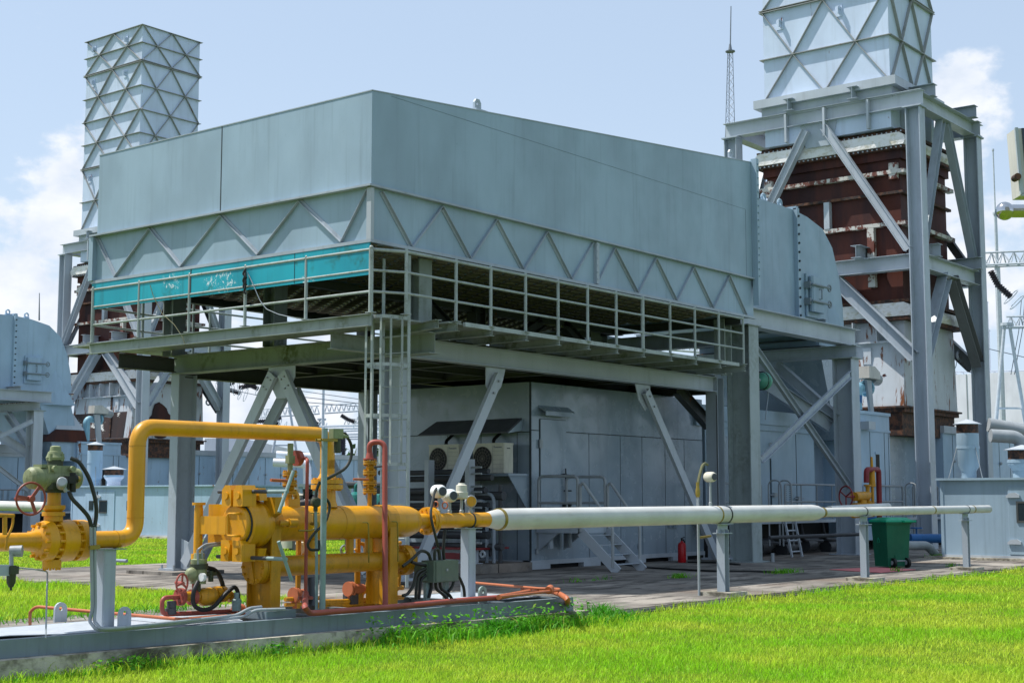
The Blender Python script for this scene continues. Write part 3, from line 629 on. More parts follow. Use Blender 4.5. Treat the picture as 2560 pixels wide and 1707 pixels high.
    P('flat_bar', 'rust_rib', lambda m: m.box(44.8, 44.999, y - .12, y + .12, 8.6, z3 - .09))
    for y in (ya + .18, yb - .12): P('lifting_lug', 'rust_rib', lambda m: m.box(44.82, 44.999, y - .14, y + .14, 12.2, 12.75))
    P('fabric_joint', 'fabric', lambda m: m.prism([(ya - .28, 7.55), (ya - .34, 7.72), (ya - .26, 7.92), (ya - .1, 8.0), (yb + .2, 8.0), (yb + .3, 7.7), (yb + .2, 7.55)], 'x', 44.75, 49.6), smooth=True)
    P('joint_flange', 'rust_dark', lambda m: (m.box(44.8, 49.5, ya - .26, yb + .3, 8.01, 8.12), m.box(44.78, 49.55, ya - .3, yb + .3, 7.42, 7.53)))
    def dif(m):
        A = [(45.0, ya, 7.42), (49.3, ya, 7.42), (49.3, yb, 7.42), (45, yb, 7.42)]; B = [(44.7, ya - .03, 4.55), (49.4, ya - .03, 4.55), (49.4, yb, 4.55), (44.7, yb, 4.55)]; m.loft(B, A)
    P('diffuser_casing', 'diffuser' if near else 'diffuser', dif)
    P('bolted_seam', 'rust_dark', lambda m: (m.hexa([(44.86, 20.2 + D, 4.6), (44.9, 20.2 + D, 4.6), (44.9, 20.28 + D, 4.6), (44.86, 20.28 + D, 4.6), (44.93, 20.55 + D, 6.7), (45.0, 20.55 + D, 6.7), (45.0, 20.63 + D, 6.7), (44.93, 20.63 + D, 6.7)]) if 0 else m.bar((44.68, 20.5 + D, 4.6), (44.9, 20.7 + D, 6.7), .09, .05, (1, 0, 0)), [m.cyl((44.64 + k * .0105, 20.5 + D + k * .0095, 4.7 + k * .1), (44.60 + k * .0105, 20.5 + D + k * .0095, 4.7 + k * .1), .022, n=5) for k in range(20)]))
    if not near:
        P('face_plate', 'peel_dark', lambda m: m.hexa([(44.68, ya + .5, 4.6), (44.7, ya + .5, 4.6), (44.7, yb - .25, 4.6), (44.68, yb - .25, 4.6), (44.94, ya + .35, 6.7), (44.96, ya + .35, 6.7), (44.96, yb - .1, 6.7), (44.94, yb - .1, 6.7)]))
        rr_ = random.Random(4); pl = []
        for k in range(22): a_ = 2 * math.pi * k / 22; q_ = (.85 + .3 * rr_.random()) * (1.25 if math.sin(a_) > .8 else 1); pl.append((46.6 + .75 * q_ * math.cos(a_), ya - .07, 5.4 + .75 * q_ * math.sin(a_)))
        P('rust_patch', 'rust_plate', lambda m: (m.add(pl, [tuple(range(22))]), m.add([(x_, y_ + .03, z_) for x_, y_, z_ in pl], [tuple(range(22))])))
    else:
        rr_ = random.Random(9)
        for cy, cz, r_ in ((22.0, 5.95, .2), (21.85, 5.8, .13), (19.6, 5.6, .08)):
            pl = []
            for k in range(14): a_ = 2 * math.pi * k / 14; q_ = .6 + .6 * rr_.random(); z_ = cz + r_ * .8 * q_ * math.sin(a_); pl.append((44.7 + .3 * (z_ - 4.55) / 2.87 - .004, cy + r_ * q_ * math.cos(a_), z_))
            P('rust_patch', 'rust_plate', lambda m: m.add(pl, [tuple(range(14))]))
    P('stiffener', 'diffuser', lambda m: [m.box(44.66, 44.95, ya - .02 + k * .85, ya + .02 + k * .85, 6.75, 7.42) for k in range(1, 6)] + [m.box(44.75, 45, ya, yb, 6.7, 6.75)])
    P('base_flange', 'rust_dark', lambda m: (m.box(44.56, 49.55, ya - .14, yb + .14, 4.5, 4.56), m.box(44.66, 49.44, ya - .06, yb + .05, 4.36, 4.5), m.box(44.75, 49.3, ya + .06, yb, 3.6, 4.36)))
    P('lifting_lug', 'diffuser', lambda m: (m.box(44.82, 44.98, 20.05 + D, 20.35 + D, 6.0, 6.55), m.ring((49.7, ya - .02, 6.6), (0, 1, 0), .14, .05, 10, 6)))
    if near:
        P('patch_rust', 'rust_dark', lambda m: [m.add([(44.9 - .004 - (7.42 - z) * .105 + .1, y + r_ * math.cos(a) * (1 + .5 * math.sin(3 * a + z)), z + r_ * .9 * math.sin(a) * (1 + .3 * math.cos(5 * a))) for a in [2 * math.pi * i / 16 for i in range(16)]], [tuple(range(16))]) for y, z, r_ in ()]) if False else None
    t.location += V((.45, .2 if near else .6, .07))
    # ---- stack frame
    t = thing('stack_frame', 'tall grey steel frame round the rusty exhaust casing on the right' if near else 'tall grey steel frame round the left-hand exhaust stack', 'steel frame', (47.6, 21.8 + D, 0))
    P = Pf(t); xa, xb, ya, yb = 45.0, 50.2, 18.35 + D, 25.2 + D
    for x in (xa, xb):
        for y in (ya, yb): P('column', sg, lambda m: (m.ib((x, y, 0), (x, y, 14.5), .5, .46, .02, .035, up=(0, 1, 0)), m.box(x - .3, x + .3, y - .32, y + .32, 14.48, 14.52)))
    for z, h in ((14.8, .52), (9.35, .5)):
        e = .3 if z > 10 else -.26
        for x in (xa, xb): P('beam', 'steel_light', lambda m: m.ib((x, ya - e, z), (x, yb + e, z), h, .4))
        for y in (ya, yb): P('beam', 'steel_light', lambda m: m.ib((xa + .22, y, z - .004), (xb + (.6 if z > 10 else -.26), y, z - .004), h, .4))
        for y in (20.35 + D, 22.75 + D):
            P('stub_beam', sg, lambda m: m.ib((xa - .5, y, z + .46), (xa + .9 if z < 10 else xb, y, z + .46), .42, .36))
        P('stub_beam', sg, lambda m: m.ib((xa + 1.0, ya - .34, z + .46), (xa + 1.0, ya + .8, z + .46), .42, .36))
        P('stub_beam', sg, lambda m: m.ib((xb - .7, ya - .44, z + .46), (xb - .7, ya + .8, z + .46), .42, .36))
    yc = (ya + yb) / 2 + .05; xc = (xa + xb) / 2
    P('gusset', sg, lambda m: m.prism([(yc - .7, 14.54), (yc + .7, 14.54), (yc + .5, 13.7), (yc - .5, 13.7)], 'x', xa - .03, xa + .02))
    def br(p, q, h, b, n, mat=sg): P('brace', mat, lambda m: m.ib(p, q, h, b, up=V(n).cross(V(q) - V(p))))
    br((xa - .16, yc - .3, 14.3), (xa - .16, ya + .3, 9.75), .26, .26, (1, 0, 0), 'steel_light'); br((xa - .16, yc + .4, 14.3), (xa - .16, yb - .3, 9.75), .26, .26, (1, 0, 0), 'steel_light')
    br((xc - .35, ya, 14.5), (xa + .3, ya, 9.8), .26, .26, (0, 1, 0)); br((xc + .1, ya, 14.5), (xb - .2, ya, 9.8), .26, .26, (0, 1, 0))
    br((xa, yc - .4, 9.1), (xa, ya + .25, 6.2), .42, .36, (1, 0, 0)); br((xa, yc + .4, 9.1), (xa, yb - .25, 6.2), .42, .36, (1, 0, 0))
    br((xc - .4, ya, 9.1), (xa + .25, ya, 6.3), .4, .36, (0, 1, 0)); br((xc + .2, ya, 9.1), (xb - .2, ya, 6.3), .4, .36, (0, 1, 0), 'steel_dim' if near else sg)
    br((xb, yc - .4, 9.1), (xb, ya + .25, 6.2), .42, .36, (1, 0, 0), 'steel_dim'); br((xb, yc - .3, 14.3), (xb, ya + .3, 9.75), .26, .26, (1, 0, 0), 'steel_shade')
    br((xc, yb, 14.5), (xa + .3, yb, 9.8), .26, .26, (0, 1, 0)); br((xc + .2, yb, 14.5), (xb - .2, yb, 9.8), .26, .26, (0, 1, 0))
    # ---- machine enclosures
    wq = 'wall_blue' if near else 'wall_blue_rusty'
    def doors(t, P, xs, y, z0, z1, mat='joint'):
        for x in xs: P('door_gap', mat, lambda m: m.box(x - .014, x + .014, y - .006, y + .01, z0, z1))
    t = thing('gearbox_enclosure', 'grey enclosure with double doors behind the X-braced frame' if near else 'blue enclosure with doors behind the X-braced frame at the left edge', 'machine enclosure', (37, 22 + D, 1))
    P = Pf(t); y = 20.0 + D
    P('wall', wb, lambda m: m.box(33.9, 40.4, y, 24.2 + D, 1.0, 3.55)); P('roof_box', 'wall_grey' if near else 'steel_light', lambda m: (m.box(33.4, 39.9, y - .08, 24.2 + D, 3.72, 4.12), m.box(33.4, 40.3, y - .04, 24.2 + D, 3.55, 3.72)))
    doors(t, P, (34.9, 36.3, 39.2), y, 1.15, 3.5)
    P('access_panel', wb, lambda m: m.bbox(37.6, 38.95, y - .03, y + .1, 1.2, 2.75, .01)); P('panel_gap', 'joint', lambda m: m.box(37.55, 37.6, y - .012, y, 1.3, 2.75))
    for x, z in ((34.9, 1.75), (36.35, 1.75), (37.7, 1.7), (39.2, 1.6)): P('door_handle', 'galv', lambda m: (m.tube([(x - .3, y - .07, z), (x + .3, y - .07, z)], .018, 6), m.box(x - .09, x + .09, y - .1, y, z - .06, z + .06)))
    P('side_panel', 'wall_dark', lambda m: m.box(34.35, 34.85, y - .16, y - .003, 1.05, 3.3)); P('louvre', 'joint', lambda m: [m.box(x, x + .13, y - .034, y - .0, 1.25 + k * .055, 1.268 + k * .055) for x in (38.35, 38.65) for k in range(14)])
    P('padlock_hasp', 'galv', lambda m: m.ring((37.55, y - .05, 3.1), (0, 1, 0), .1, .015, 10, 5))
    P('skid_gap_shade', 'dark', lambda m: m.box(33.6, 44.5, y + .35, 24 + D, 0, .98)); P('base_beam', wb, lambda m: m.box(33.3, 44, y - .02, y + .1, .9, 1.0))  # near-black block paints the shade in the gap below the raised enclosure
    P('side_wall', 'wall_dark' if near else wb, lambda m: m.box(40.41, 42.3, y + .5, 24 + D, .6, 3.6))
    t = thing('turbine_enclosure', 'grey turbine enclosure with tall narrow doors below the right-hand exhaust casing' if near else 'rust-streaked pale blue turbine enclosure below the left-hand exhaust casing', 'machine enclosure', (47, 22 + D, 0))
    P = Pf(t); y = 19.35 + D; xr = sY(2043, 1000, 19.35).x
    P('wall', wq, lambda m: m.box(42.0, xr, y, 25 + D, .3, 4.25)); P('roof_trim', wq, lambda m: (m.box(42.0, xr + .02, y - .05, y + .2, 4.25, 4.35), m.box(42.0, xr + .02, y - .03, y, 3.72, 3.78)))
    P('recess_wall', 'wall_dark' if near else wq, lambda m: (m.box(xr + .003, 48.4, y + .45, 25 + D, .3, 3.75)))
    P('wall', wq, lambda m: m.box(48.42, 75, y - .25, 25 + D, .3, 3.85)); P('roof_trim', 'steel_light', lambda m: m.box(48.4, 75, y - .32, y + .3, 3.85, 4.1))
    doors(t, P, (43.0, 44.1, xr - .1), y, .8, 3.7); doors(t, P, [49.3 + k * 1.15 for k in range(16)], y - .25, .8, 3.8)
    P('vent_grille', 'grille', lambda m: m.box(43.42, 43.68, y - .012, y + .01, 2.1, 3.0)); P('vent_frame', wq, lambda m: (m.box(43.36, 43.74, y - .02, y - .001, 3.0, 3.08), m.box(43.36, 43.74, y - .02, y - .001, 2.02, 2.1)))
    for x in [49.3 + k * 1.15 for k in range(10)]: P('door_handle', 'galv', lambda m: m.ball((x, y - .3, 2.9), .06, 8))
    if near: P('floodlight', 'steel_light', lambda m: (m.box(42.3, 42.8, y - .3, y - .02, 3.75, 4.0),))
    # ---- railings along the enclosures
    t = thing('enclosure_railing', 'low tube railing with looped ladder tops before the grey enclosure doors' if near else 'low tube railing before the blue enclosure at the left edge', 'railing', (38, 19.2 + D, .9))
    P = Pf(t); y = 19.25 + D
    for x0_, x1_ in ((33.6, 35.6), (37.0, 41.0), (42.2, 45.2), (46.2, 48.2)):
        ladder_rail(t, 'top_rail', [(x0_, y, 1.0), (x0_, y, 2.0), (x1_, y, 2.0), (x1_, y, 1.0)]); P('mid_rail', 'galv', lambda m: m.cyl((x0_, y, 1.5), (x1_, y, 1.5), .028, n=8), smooth=True)
        for k in range(1, int(x1_ - x0_)): P('post', 'galv', lambda m: m.cyl((x0_ + k * (x1_ - x0_) / int(x1_ - x0_), y, 1.0), (x0_ + k * (x1_ - x0_) / int(x1_ - x0_), y, 2.0), .02, n=8), smooth=True)
    for x in (36.0, 36.6, 45.4, 46.0): ladder_rail(t, 'ladder_loop', [(x, y - .02, 0.3), (x, y - .02, 2.1), (x, y - .4, 2.1), (x, y - .45, 0.3)], .024, fil=.2)
    P('platform_edge', sg, lambda m: m.box(33.2, 48.5, y - .05, y + .7, .9, .985))
    t2 = thing('step_ladder', 'short steel ladder leading up to the enclosure platform' if near else 'short ladder below the far left enclosure platform', 'ladder', (36.3, 18.8 + D, 0)); P = Pf(t2)
    for x in (36.0, 36.6): P('stile', 'steel_light', lambda m: m.bar((x, 18.55 + D, 0), (x, 18.75 + D, 1.0), .05, .05), smooth=False)
    for z in (.15, .45, .72): P('rung', 'steel_light', lambda m: m.cyl((36.0, 18.58 + D + z * .2, z), (36.6, 18.58 + D + z * .2, z), .022, n=8))
    # ---- control cabin with capped vents
    Dc = 0 if near else 39.0
    t = thing('control_cabin', 'flat-roofed grey steel cabin with hinged door at the right edge' if near else 'flat-roofed pale blue steel cabin with rust streaks on the far left', 'cabin', (39.5, 11 + Dc, 0))
    P = Pf(t); x = 37.7; wc = 'wall_grey' if near else 'wall_blue_rusty'; yl = 14.97 + Dc; yr = 5.0 + Dc
    P('wall', wc, lambda m: m.box(x, 42, yr, yl, .08, 2.08)); P('roof', wc, lambda m: m.box(x - .1, 42.1, yr - .1, yl + .1, 2.08, 2.14)); P('plinth', 'plinth', lambda m: m.box(x - .3, 42.2, yr - .15, yl + .4, -.05, .06))
    P('base_rail', 'steel_light', lambda m: m.box(x - .02, x + .05, yr, yl, .06, .12)); P('corner_trim', wc, lambda m: m.box(x - .02, x + .05, yl - .06, yl + .02, .12, 2.08))
    yd = 13.17 + Dc
    d = P('door', wc, lambda m: m.bbox(x - .03, x + .02, yd - 1.25, yd, .16, 1.9, .01)); P('window', 'glass', lambda m: m.box(x - .05, x - .03, yd - .75, yd - .27, 1.03, 1.48), d); P('window_frame', 'steel_shade', lambda m: (m.box(x - .06, x - .03, yd - .27, yd - .22, .98, 1.53), m.box(x - .06, x - .03, yd - .75, yd - .27, 1.48, 1.53), m.box(x - .06, x - .03, yd - .75, yd - .27, .98, 1.03)), d)
    for z in (.42, 1.62): P('hinge', 'steel_light', lambda m: m.prism([(yd + .03, z), (yd - .32, z), (yd - .32, z + .07), (yd - .22, z + .13), (yd - .06, z + .12), (yd + .03, z + .05)], 'x', x - .08, x - .031), d)
    if not near:
        for k_ in (1.0, 3.6): P('door', wc, lambda m: m.bbox(x - .03, x + .02, yl - k_ - .9, yl - k_, .16, 1.9, .01)); P('window', 'glass', lambda m: m.box(x - .05, x - .03, yl - k_ - .6, yl - k_ - .3, 1.1, 1.5))
    for (yv, tp, rr) in (((14.68, 3.62, .3), (13.2, 2.88, .38)) if near else ((54.2, 3.95, .33), (52.8, 2.85, .42))):
        xv = 39.0; zt = tp; zb_ = 2.14
        lab = ('tall grey vent pipe with conical cap on the right-hand cabin roof' if rr < .35 else 'short wide grey vent with conical cap at the right edge') if near else ('tall pale blue vent with cap on the far left cabin roof' if rr < .35 else 'short white vent with cap on the far left cabin roof')
        tv = thing('roof_vent', lab, 'vent', (xv, yv, zb_)); PV = Pf(tv)
        PV('pipe', wc if near or rr < .35 else 'white_wall', lambda m: m.lathe([(0, rr * .68), (.2, rr * .68), (.36, rr), (zt - zb_ - .24, rr)], (xv, yv, zb_), n=20), smooth=True)
        PV('neck', 'rust_dark', lambda m: m.lathe([(0, rr * .97), (.26, rr * .97)], (xv, yv, zt - .25), n=20), smooth=True)
        PV('cap', 'steel_light', lambda m: m.lathe([(0, rr * 1.25), (.02, rr * 1.27), (.15, .03)], (xv, yv, zt), n=20), smooth=True)
        PV('collar', wc, lambda m: m.lathe([(0, rr * 1.04), (.07, rr * 1.04)], (xv, yv, zb_ + (zt - zb_) * .55), n=20), smooth=True)
        if rr < .35:
            for a in (.3, 2.2, 4.2): PV('guy_strut', 'galv', lambda m: m.cyl((xv + rr * math.cos(a), yv + rr * math.sin(a), 3.0), (xv + .55 * math.cos(a), yv + .55 * math.sin(a), zb_), .012, n=6), smooth=True)
    # ---- blow-off valve with jacketed motor at the diffuser
    t = thing('bleed_valve', 'light blue pipe elbow with silver jacketed motor by the white diffuser' if near else 'white pipe elbow with jacketed motor on the far left enclosure roof', 'valve', (43.4, 19.2 + D, 4.2)); P = Pf(t)
    x, yv = 43.0, 19.6 + D; k_ = 0 if near else .35
    P('elbow_pipe', 'light_blue', lambda m: m.tube([(x - .35, yv, 4.4), (x - .35, yv, 5.12 + k_), (x + .35, yv, 5.12 + k_)], .17, 14, .25), smooth=True); P('flange', 'light_blue', lambda m: m.cyl((x + .35, yv, 5.12 + k_), (x + .45, yv, 5.12 + k_), .27, n=18), smooth=True)
    P('bracket', sg, lambda m: m.prism([(x - .1, 5.35 + k_), (x + .25, 5.35 + k_), (x + .4, 4.25), (x + .15, 4.25)], 'y', yv - .25, yv - .17)); P('motor_jacket', 'lagging', lambda m: m.prism([(x - .2, 5.4 + k_), (x - .18, 5.78 + k_), (x + .25, 5.8 + k_), (x + .65, 5.62 + k_), (x + .65, 5.4 + k_)], 'y', yv - .38, yv + .12), smooth=False)
    P('motor', 'galv', lambda m: (m.cyl((x + .55, yv - .12, 5.47 + k_), (x + .98, yv - .12, 5.42 + k_), .2, n=16), m.cyl((x + .98, yv - .12, 5.42 + k_), (x + 1.04, yv - .12, 5.41 + k_), .14, n=16)), smooth=True)
    P('drain_cone', 'blue_pipe' if near else 'light_blue', lambda m: m.lathe([(0, .06), (.4, .16), (.65, .172)], (x - .35, yv - .01, 4.2), n=14), smooth=True)
    if not near:
        t = thing('inlet_cowl', 'square cowl with round mushroom cap on the far left enclosure roof', 'vent', (41.6, 20.2 + D, 4.2)); P = Pf(t)
        P('cowl', 'steel_light', lambda m: (m.loft([(40.8, 19.4 + D, 4.9), (42.4, 19.4 + D, 4.9), (42.4, 21 + D, 4.9), (40.8, 21 + D, 4.9)], [(41.35, 19.95 + D, 6.0), (41.85, 19.95 + D, 6.0), (41.85, 20.45 + D, 6.0), (41.35, 20.45 + D, 6.0)])))
        P('cowl_base', 'rust_plate', lambda m: m.loft([(40.0, 19.4 + D, 4.3), (42.6, 19.4 + D, 4.3), (42.6, 21 + D, 4.3), (40.0, 21 + D, 4.3)], [(40.8, 19.4 + D, 4.88), (42.4, 19.4 + D, 4.88), (42.4, 21 + D, 4.88), (40.8, 21 + D, 4.88)])); P('cap', 'beige', lambda m: m.lathe([(0, .55), (.06, .5), (.16, .1)], (41.6, 20.2 + D, 6.6), n=16)); P('cap_stem', 'rust_dark', lambda m: m.cyl((41.6, 20.2 + D, 6.0), (41.6, 20.2 + D, 6.6), .2, n=12))
unit(0, True)
unit(DB, False)
# ================================================================== engine room under the platform, things in the yard
def PF(t):
    def P(nm, mat, f, par=None, smooth=False): m = MB(); f(m); return m.build(nm, mat, par or t, smooth)
    return P
def engine_room():
    t = thing('engine_room', 'grey panelled engine room with narrow door standing in the shade below the filter house', 'machine enclosure', (29.5, 22.5, 0)); P = PF(t)
    xa, xb, ya, yb = 26.2, 33.85, 20.05, 23.9
    P('wall', 'wall_dark', lambda m: m.box(xa, xb, ya, yb, .14, 4.26))
    P('panel_seam', 'joint', lambda m: ([m.box(x - .007, x + .007, ya - .004, ya + .01, .2, 3.15) for x in [sY(a, 1100, ya).x for a in (1353, 1425, 1475, 1528, 1572, 1620)]], m.box(xa, xb, ya - .004, ya + .01, 3.145, 3.165),
        [m.box(xa - .004, xa + .01, y - .007, y + .007, .2, 3.1) for y in [sX(a, 1000, xa).y for a in (1028, 1105, 1188)] ], m.box(xa - .004, xa + .01, ya, yb, 3.105, 3.125), m.box(xa - .006, xa + .03, ya - .006, ya + .03, .14, 4.26)))
    P('base_skid', 'steel_light', lambda m: (m.box(xa - .03, xb, ya - .03, ya + .2, .1, .2), m.box(xa - .03, xa + .2, ya, yb, .1, .2), [m.box(x, x + .7, ya - .06, ya + .1, .0, .11) for x in (26.17, 28.2, 30.2, 32.2)], [m.box(xa - .06, xa + .1, y, y + .7, 0, .11) for y in (20.3, 22.5)]))
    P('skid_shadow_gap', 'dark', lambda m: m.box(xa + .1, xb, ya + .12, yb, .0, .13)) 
    xd0, xd1 = sY(1240, 1050, ya).x, sY(1299, 1050, ya).x
    d = P('door', 'wall_dark', lambda m: m.bbox(xd0, xd1, ya - .03, ya + .02, 1.0, 3.42, .008))
    P('door_gap', 'joint', lambda m: (m.box(xd0 - .03, xd0, ya - .012, ya + .01, 1.0, 3.42), m.box(xd0, xd1, ya - .01, ya + .01, 3.42, 3.435), m.box(xd1, xd1 + .012, ya - .01, ya + .01, 1.0, 3.42)), d)
    P('hinge', 'galv', lambda m: m.box(xd0 - .07, xd0 + .03, ya - .06, ya - .031, 2.75, 2.95), d)
    def h(m):
        m.cyl((xd1 - .12, ya - .09, 1.95), (xd1 - .12, ya - .09, 2.3), .018, n=6); m.cyl((xd1 - .3, ya - .09, 2.15), (xd1 - .0, ya - .09, 2.15), .014, n=6); m.box(xd1 - .17, xd1 - .07, ya - .09, ya - .03, 2.1, 2.18)
        m.tube([(xd1 - .1, ya - .03, 1.78), (xd1 - .1, ya - .1, 1.78), (xd1 + .08, ya - .1, 1.78)], .02, 6); m.box(xd1 - .18, xd1 + .06, ya - .12, ya - .03, 1.38, 1.5); m.ball((xd1 - .02, ya - .12, 1.45), .06, 8)
    P('door_handle', 'joint', h, d, True)
    P('door_canopy', 'wall_dark', lambda m: m.prism([(ya - .003, 3.68), (ya - .003, 3.74), (ya - .22, 3.6), (ya - .22, 3.5), (ya - .2, 3.5), (ya - .2, 3.58)], 'x', xd0 - .05, xd1 + .1))
    def aw(m): m.add([(xa - .002, 22.9, 3.44), (xa - .002, 20.3, 3.44), (xa - .62, 20.24, 3.1), (xa - .62, 22.95, 3.1), (xa - .002, 22.9, 3.41), (xa - .002, 20.3, 3.41), (xa - .62, 20.24, 3.07), (xa - .62, 22.95, 3.07)], [(0, 1, 2, 3), (7, 6, 5, 4), (3, 2, 6, 7), (0, 3, 7, 4), (1, 5, 6, 2), (0, 4, 5, 1)])
    a = P('awning', 'awning', aw)
    P('awning_end', 'wall_dark', lambda m: m.add([(xa - .002, 20.28, 3.41), (xa - .62, 20.22, 3.07), (xa - .002, 20.28, 3.15)], [(0, 1, 2)]), a)
    P('wall_bracket', 'wall_dark', lambda m: (m.box(xa - .75, xa - .002, 20.1, 22.6, 2.1, 2.16), [m.add([(xa - .7, y, 2.1), (xa - .002, y, 2.1), (xa - .002, y, 1.3), (xa - .7, y + .03, 2.1), (xa - .002, y + .03, 2.1), (xa - .002, y + .03, 1.3)], [(0, 1, 2), (3, 5, 4), (0, 2, 5, 3)]) for y in (20.12, 22.5)], m.box(xa - .03, xa - .002, 20.15, 21.2, 1.28, 1.36)))
    for x in (xa + .15, 28.9, 30.6): P('cable_clip', 'galv', lambda m: m.box(x, x + .08, ya - .07, ya - .03, .35, .47))
    for x in (27.05, 32.05):
        P('cable_entry', 'wall_dark', lambda m: (m.box(x, x + .45, ya - .05, ya - .005, .85, 1.3), m.cyl((x + .22, ya - .05, 1.08), (x + .22, ya - .3, 1.08), .07, n=10), m.box(x + .19, x + .22, ya - .14, ya - .05, .85, 1.3)))
engine_room()
def ac_unit(ya, yb, lab):
    x0, x1, z0, z1 = 25.52, 25.86, 2.17, 2.84
    t = thing('air_conditioner', lab, 'air conditioner', ((x0 + x1) / 2, (ya + yb) / 2, z0), 'outdoor air conditioner units on the engine room'); P = PF(t)
    P('case', 'beige', lambda m: m.bbox(x0, x1, ya, yb, z0, z1, .015)); P('top_lid', 'beige', lambda m: m.bbox(x0 - .012, x1 + .01, ya - .01, yb + .01, z1 - .03, z1 + .012, .02))
    w_ = yb - ya; yc = yb - .32 * w_; zc = (z0 + z1) / 2
    P('fan_grille', 'grille', lambda m: m.lathe([(0, .27), (.008, .262)], (x0 - .001, yc, zc), (-1, 0, 0), 28))
    def gr(m):
        for r_ in (.07, .14, .21, .27): m.ring((x0 - .016, yc, zc), (1, 0, 0), r_, .004, 24, 4)
        for i in range(8): a = math.pi * i / 8; m.bar((x0 - .016, yc - .27 * math.cos(a), zc - .27 * math.sin(a)), (x0 - .016, yc + .27 * math.cos(a), zc + .27 * math.sin(a)), .004, .004, (1, 0, 0))
    P('guard_wire', 'ring_metal', gr)
    P('panel_groove', 'joint', lambda m: [m.box(x0 - .002, x0 + .01, ya + .02, ya + .36 * w_, z0 + .1 + k * .1, z0 + .103 + k * .1) for k in range(5)] + [m.box(x0 - .002, x0 + .01, yb - .645 * w_, yb - .64 * w_, z0 + .02, z1 - .04)])
    def mark(m):                                        # maker's name plate letters
        c = bpy.data.curves.new('txt', 'FONT'); c.body = 'Panasonic'; c.size = .062; c.extrude = .001
        o = bpy.data.objects.new('txt', c); sc.collection.objects.link(o); dg = bpy.context.evaluated_depsgraph_get(); me = bpy.data.meshes.new_from_object(o.evaluated_get(dg))
        for q in me.vertices: q.co = V((x0 - .003 - q.co.z, ya + .33 * w_ - q.co.x, z1 - .1 + q.co.y))
        m.add([tuple(q.co) for q in me.vertices], [tuple(p.vertices) for p in me.polygons]); bpy.data.objects.remove(o)
    P('nameplate', 'sign_blue', mark)
    P('side_grip', 'joint', lambda m: m.box(x0 + .1, x0 + .22, ya - .004, ya + .01, z1 - .12, z1 - .1))
    P('foot', 'galv', lambda m: [m.box(x0, x1, y, y + .05, z0 - .03, z0) for y in (ya + .1, yb - .15)])
ac_unit(20.28, 21.2, 'cream air conditioner on the wall bracket, nearest the engine room door'); ac_unit(21.62, 22.55, 'cream air conditioner half hidden by the slanting steel brace under the awning')
for y, lb in ((20.9, 'black lagged pipe dropping to the air conditioner nearest the door'), (22.35, 'black lagged pipe dropping to the air conditioner behind the brace')):
    m = MB(); m.tube([(26.15, y, 3.1), (25.95, y + .03, 2.95), (25.9, y, 2.75)], .04, 8, .05); one(m, 'pipe_lagging', 'black_rubber', lb, 'pipe')
m = MB(); m.cyl((31.82, 18.42, .1), (31.82, 18.42, 4.2), .018, n=6); one(m, 'riser_cable', 'dark_pipe', 'thin dark cable running up beside the slim column right of the engine room', 'cable')
m = MB(); m.cyl(sD(-40, 1160, 42), sD(108, 1164, 40), .14, n=14); one(m, 'transfer_pipe', 'pipe_white', 'pale pipe passing behind the red-brown handwheel at the left edge', 'pipe')
def stairs():
    t = thing('access_stairs', 'grey steel stairs with bent tube handrails at the engine room door', 'stairs', (27, 18.8, 0)); P = PF(t)
    xa, xb, yt, yf, zt = 26.4, 27.42, 18.8, 17.8, .97
    P('landing', 'steel_grey', lambda m: (m.box(xa - .05, xb + .05, yt, 20.0, zt - .03, zt), m.box(xa - .05, xb + .05, yt - .01, yt + .03, zt - .14, zt - .03), m.box(xa - .05, xa, yt, 20, zt - .14, zt - .03)))
    P('landing_support', 'steel_grey', lambda m: [m.prism([(19.98, zt - .14), (19.4, zt - .14), (19.98, zt - .55)], 'x', x, x + .05) for x in (xa, xb - .05)] + [m.cyl((x, 19.7, zt - .5), (x, 19.7, zt - .1), .06, n=10) for x in (xa + .1, xb - .2)])
    for x in (xa, xb): P('stringer', 'steel_light', lambda m: m.extr([(-.11, -.02), (.11, -.02), (.11, .02), (-.11, .02)], (x, yt, zt - .1), (x, yf, .0), (1, 0, 0)))
    for k in range(4):
        f = (k + .5) / 4.3; y = yt + (yf - yt) * f; z = (zt - .08) * (1 - f); P('tread', 'steel_grey', lambda m: m.box(xa + .02, xb - .02, y - .1, y + .1, z - .015, z))
    for x in (xa - .03, xb + .03):
        P('handrail', 'galv', lambda m: (m.tube([(x, 19.95, zt), (x, 19.95, 2.1), (x, yt + .05, 2.1), (x, yt + .05, zt)], .034, 10, .14), m.cyl((x, 19.95, 1.5), (x, yt + .05, 1.5), .03, n=8)), None, True)
        P('handrail', 'galv', lambda m: (m.tube([(x, yt - .02, zt - .1), (x, yt - .02, 1.9), (x, yt - .1, 1.95), (x, yf + .12, 1.0), (x, yf + .12, .1)], .034, 10, .12)), None, True)
stairs()
def extinguisher():
    x, y = 31.5, 19.3; t = thing('fire_extinguisher', 'red fire extinguisher standing on the ground by the engine room wall', 'extinguisher', (x, y, 0)); P = PF(t)
    P('cylinder', 'ext_red', lambda m: m.lathe([(0, .1), (.02, .105), (.42, .105), (.48, .085), (.51, .035), (.54, .03)], (x, y, 0), n=20), None, True); P('valve', 'black_rubber', lambda m: (m.cyl((x, y, .54), (x, y, .6), .024), m.bar((x - .03, y, .6), (x + .1, y - .02, .63), .025, .016), m.bar((x - .03, y, .58), (x + .08, y - .02, .565), .025, .016)))
    P('hose', 'black_rubber', lambda m: m.tube([(x + .02, y, .57), (x + .1, y - .02, .53), (x + .13, y, .36), (x + .14, y, .15)], .016, 8, .1), None, True)
extinguisher()
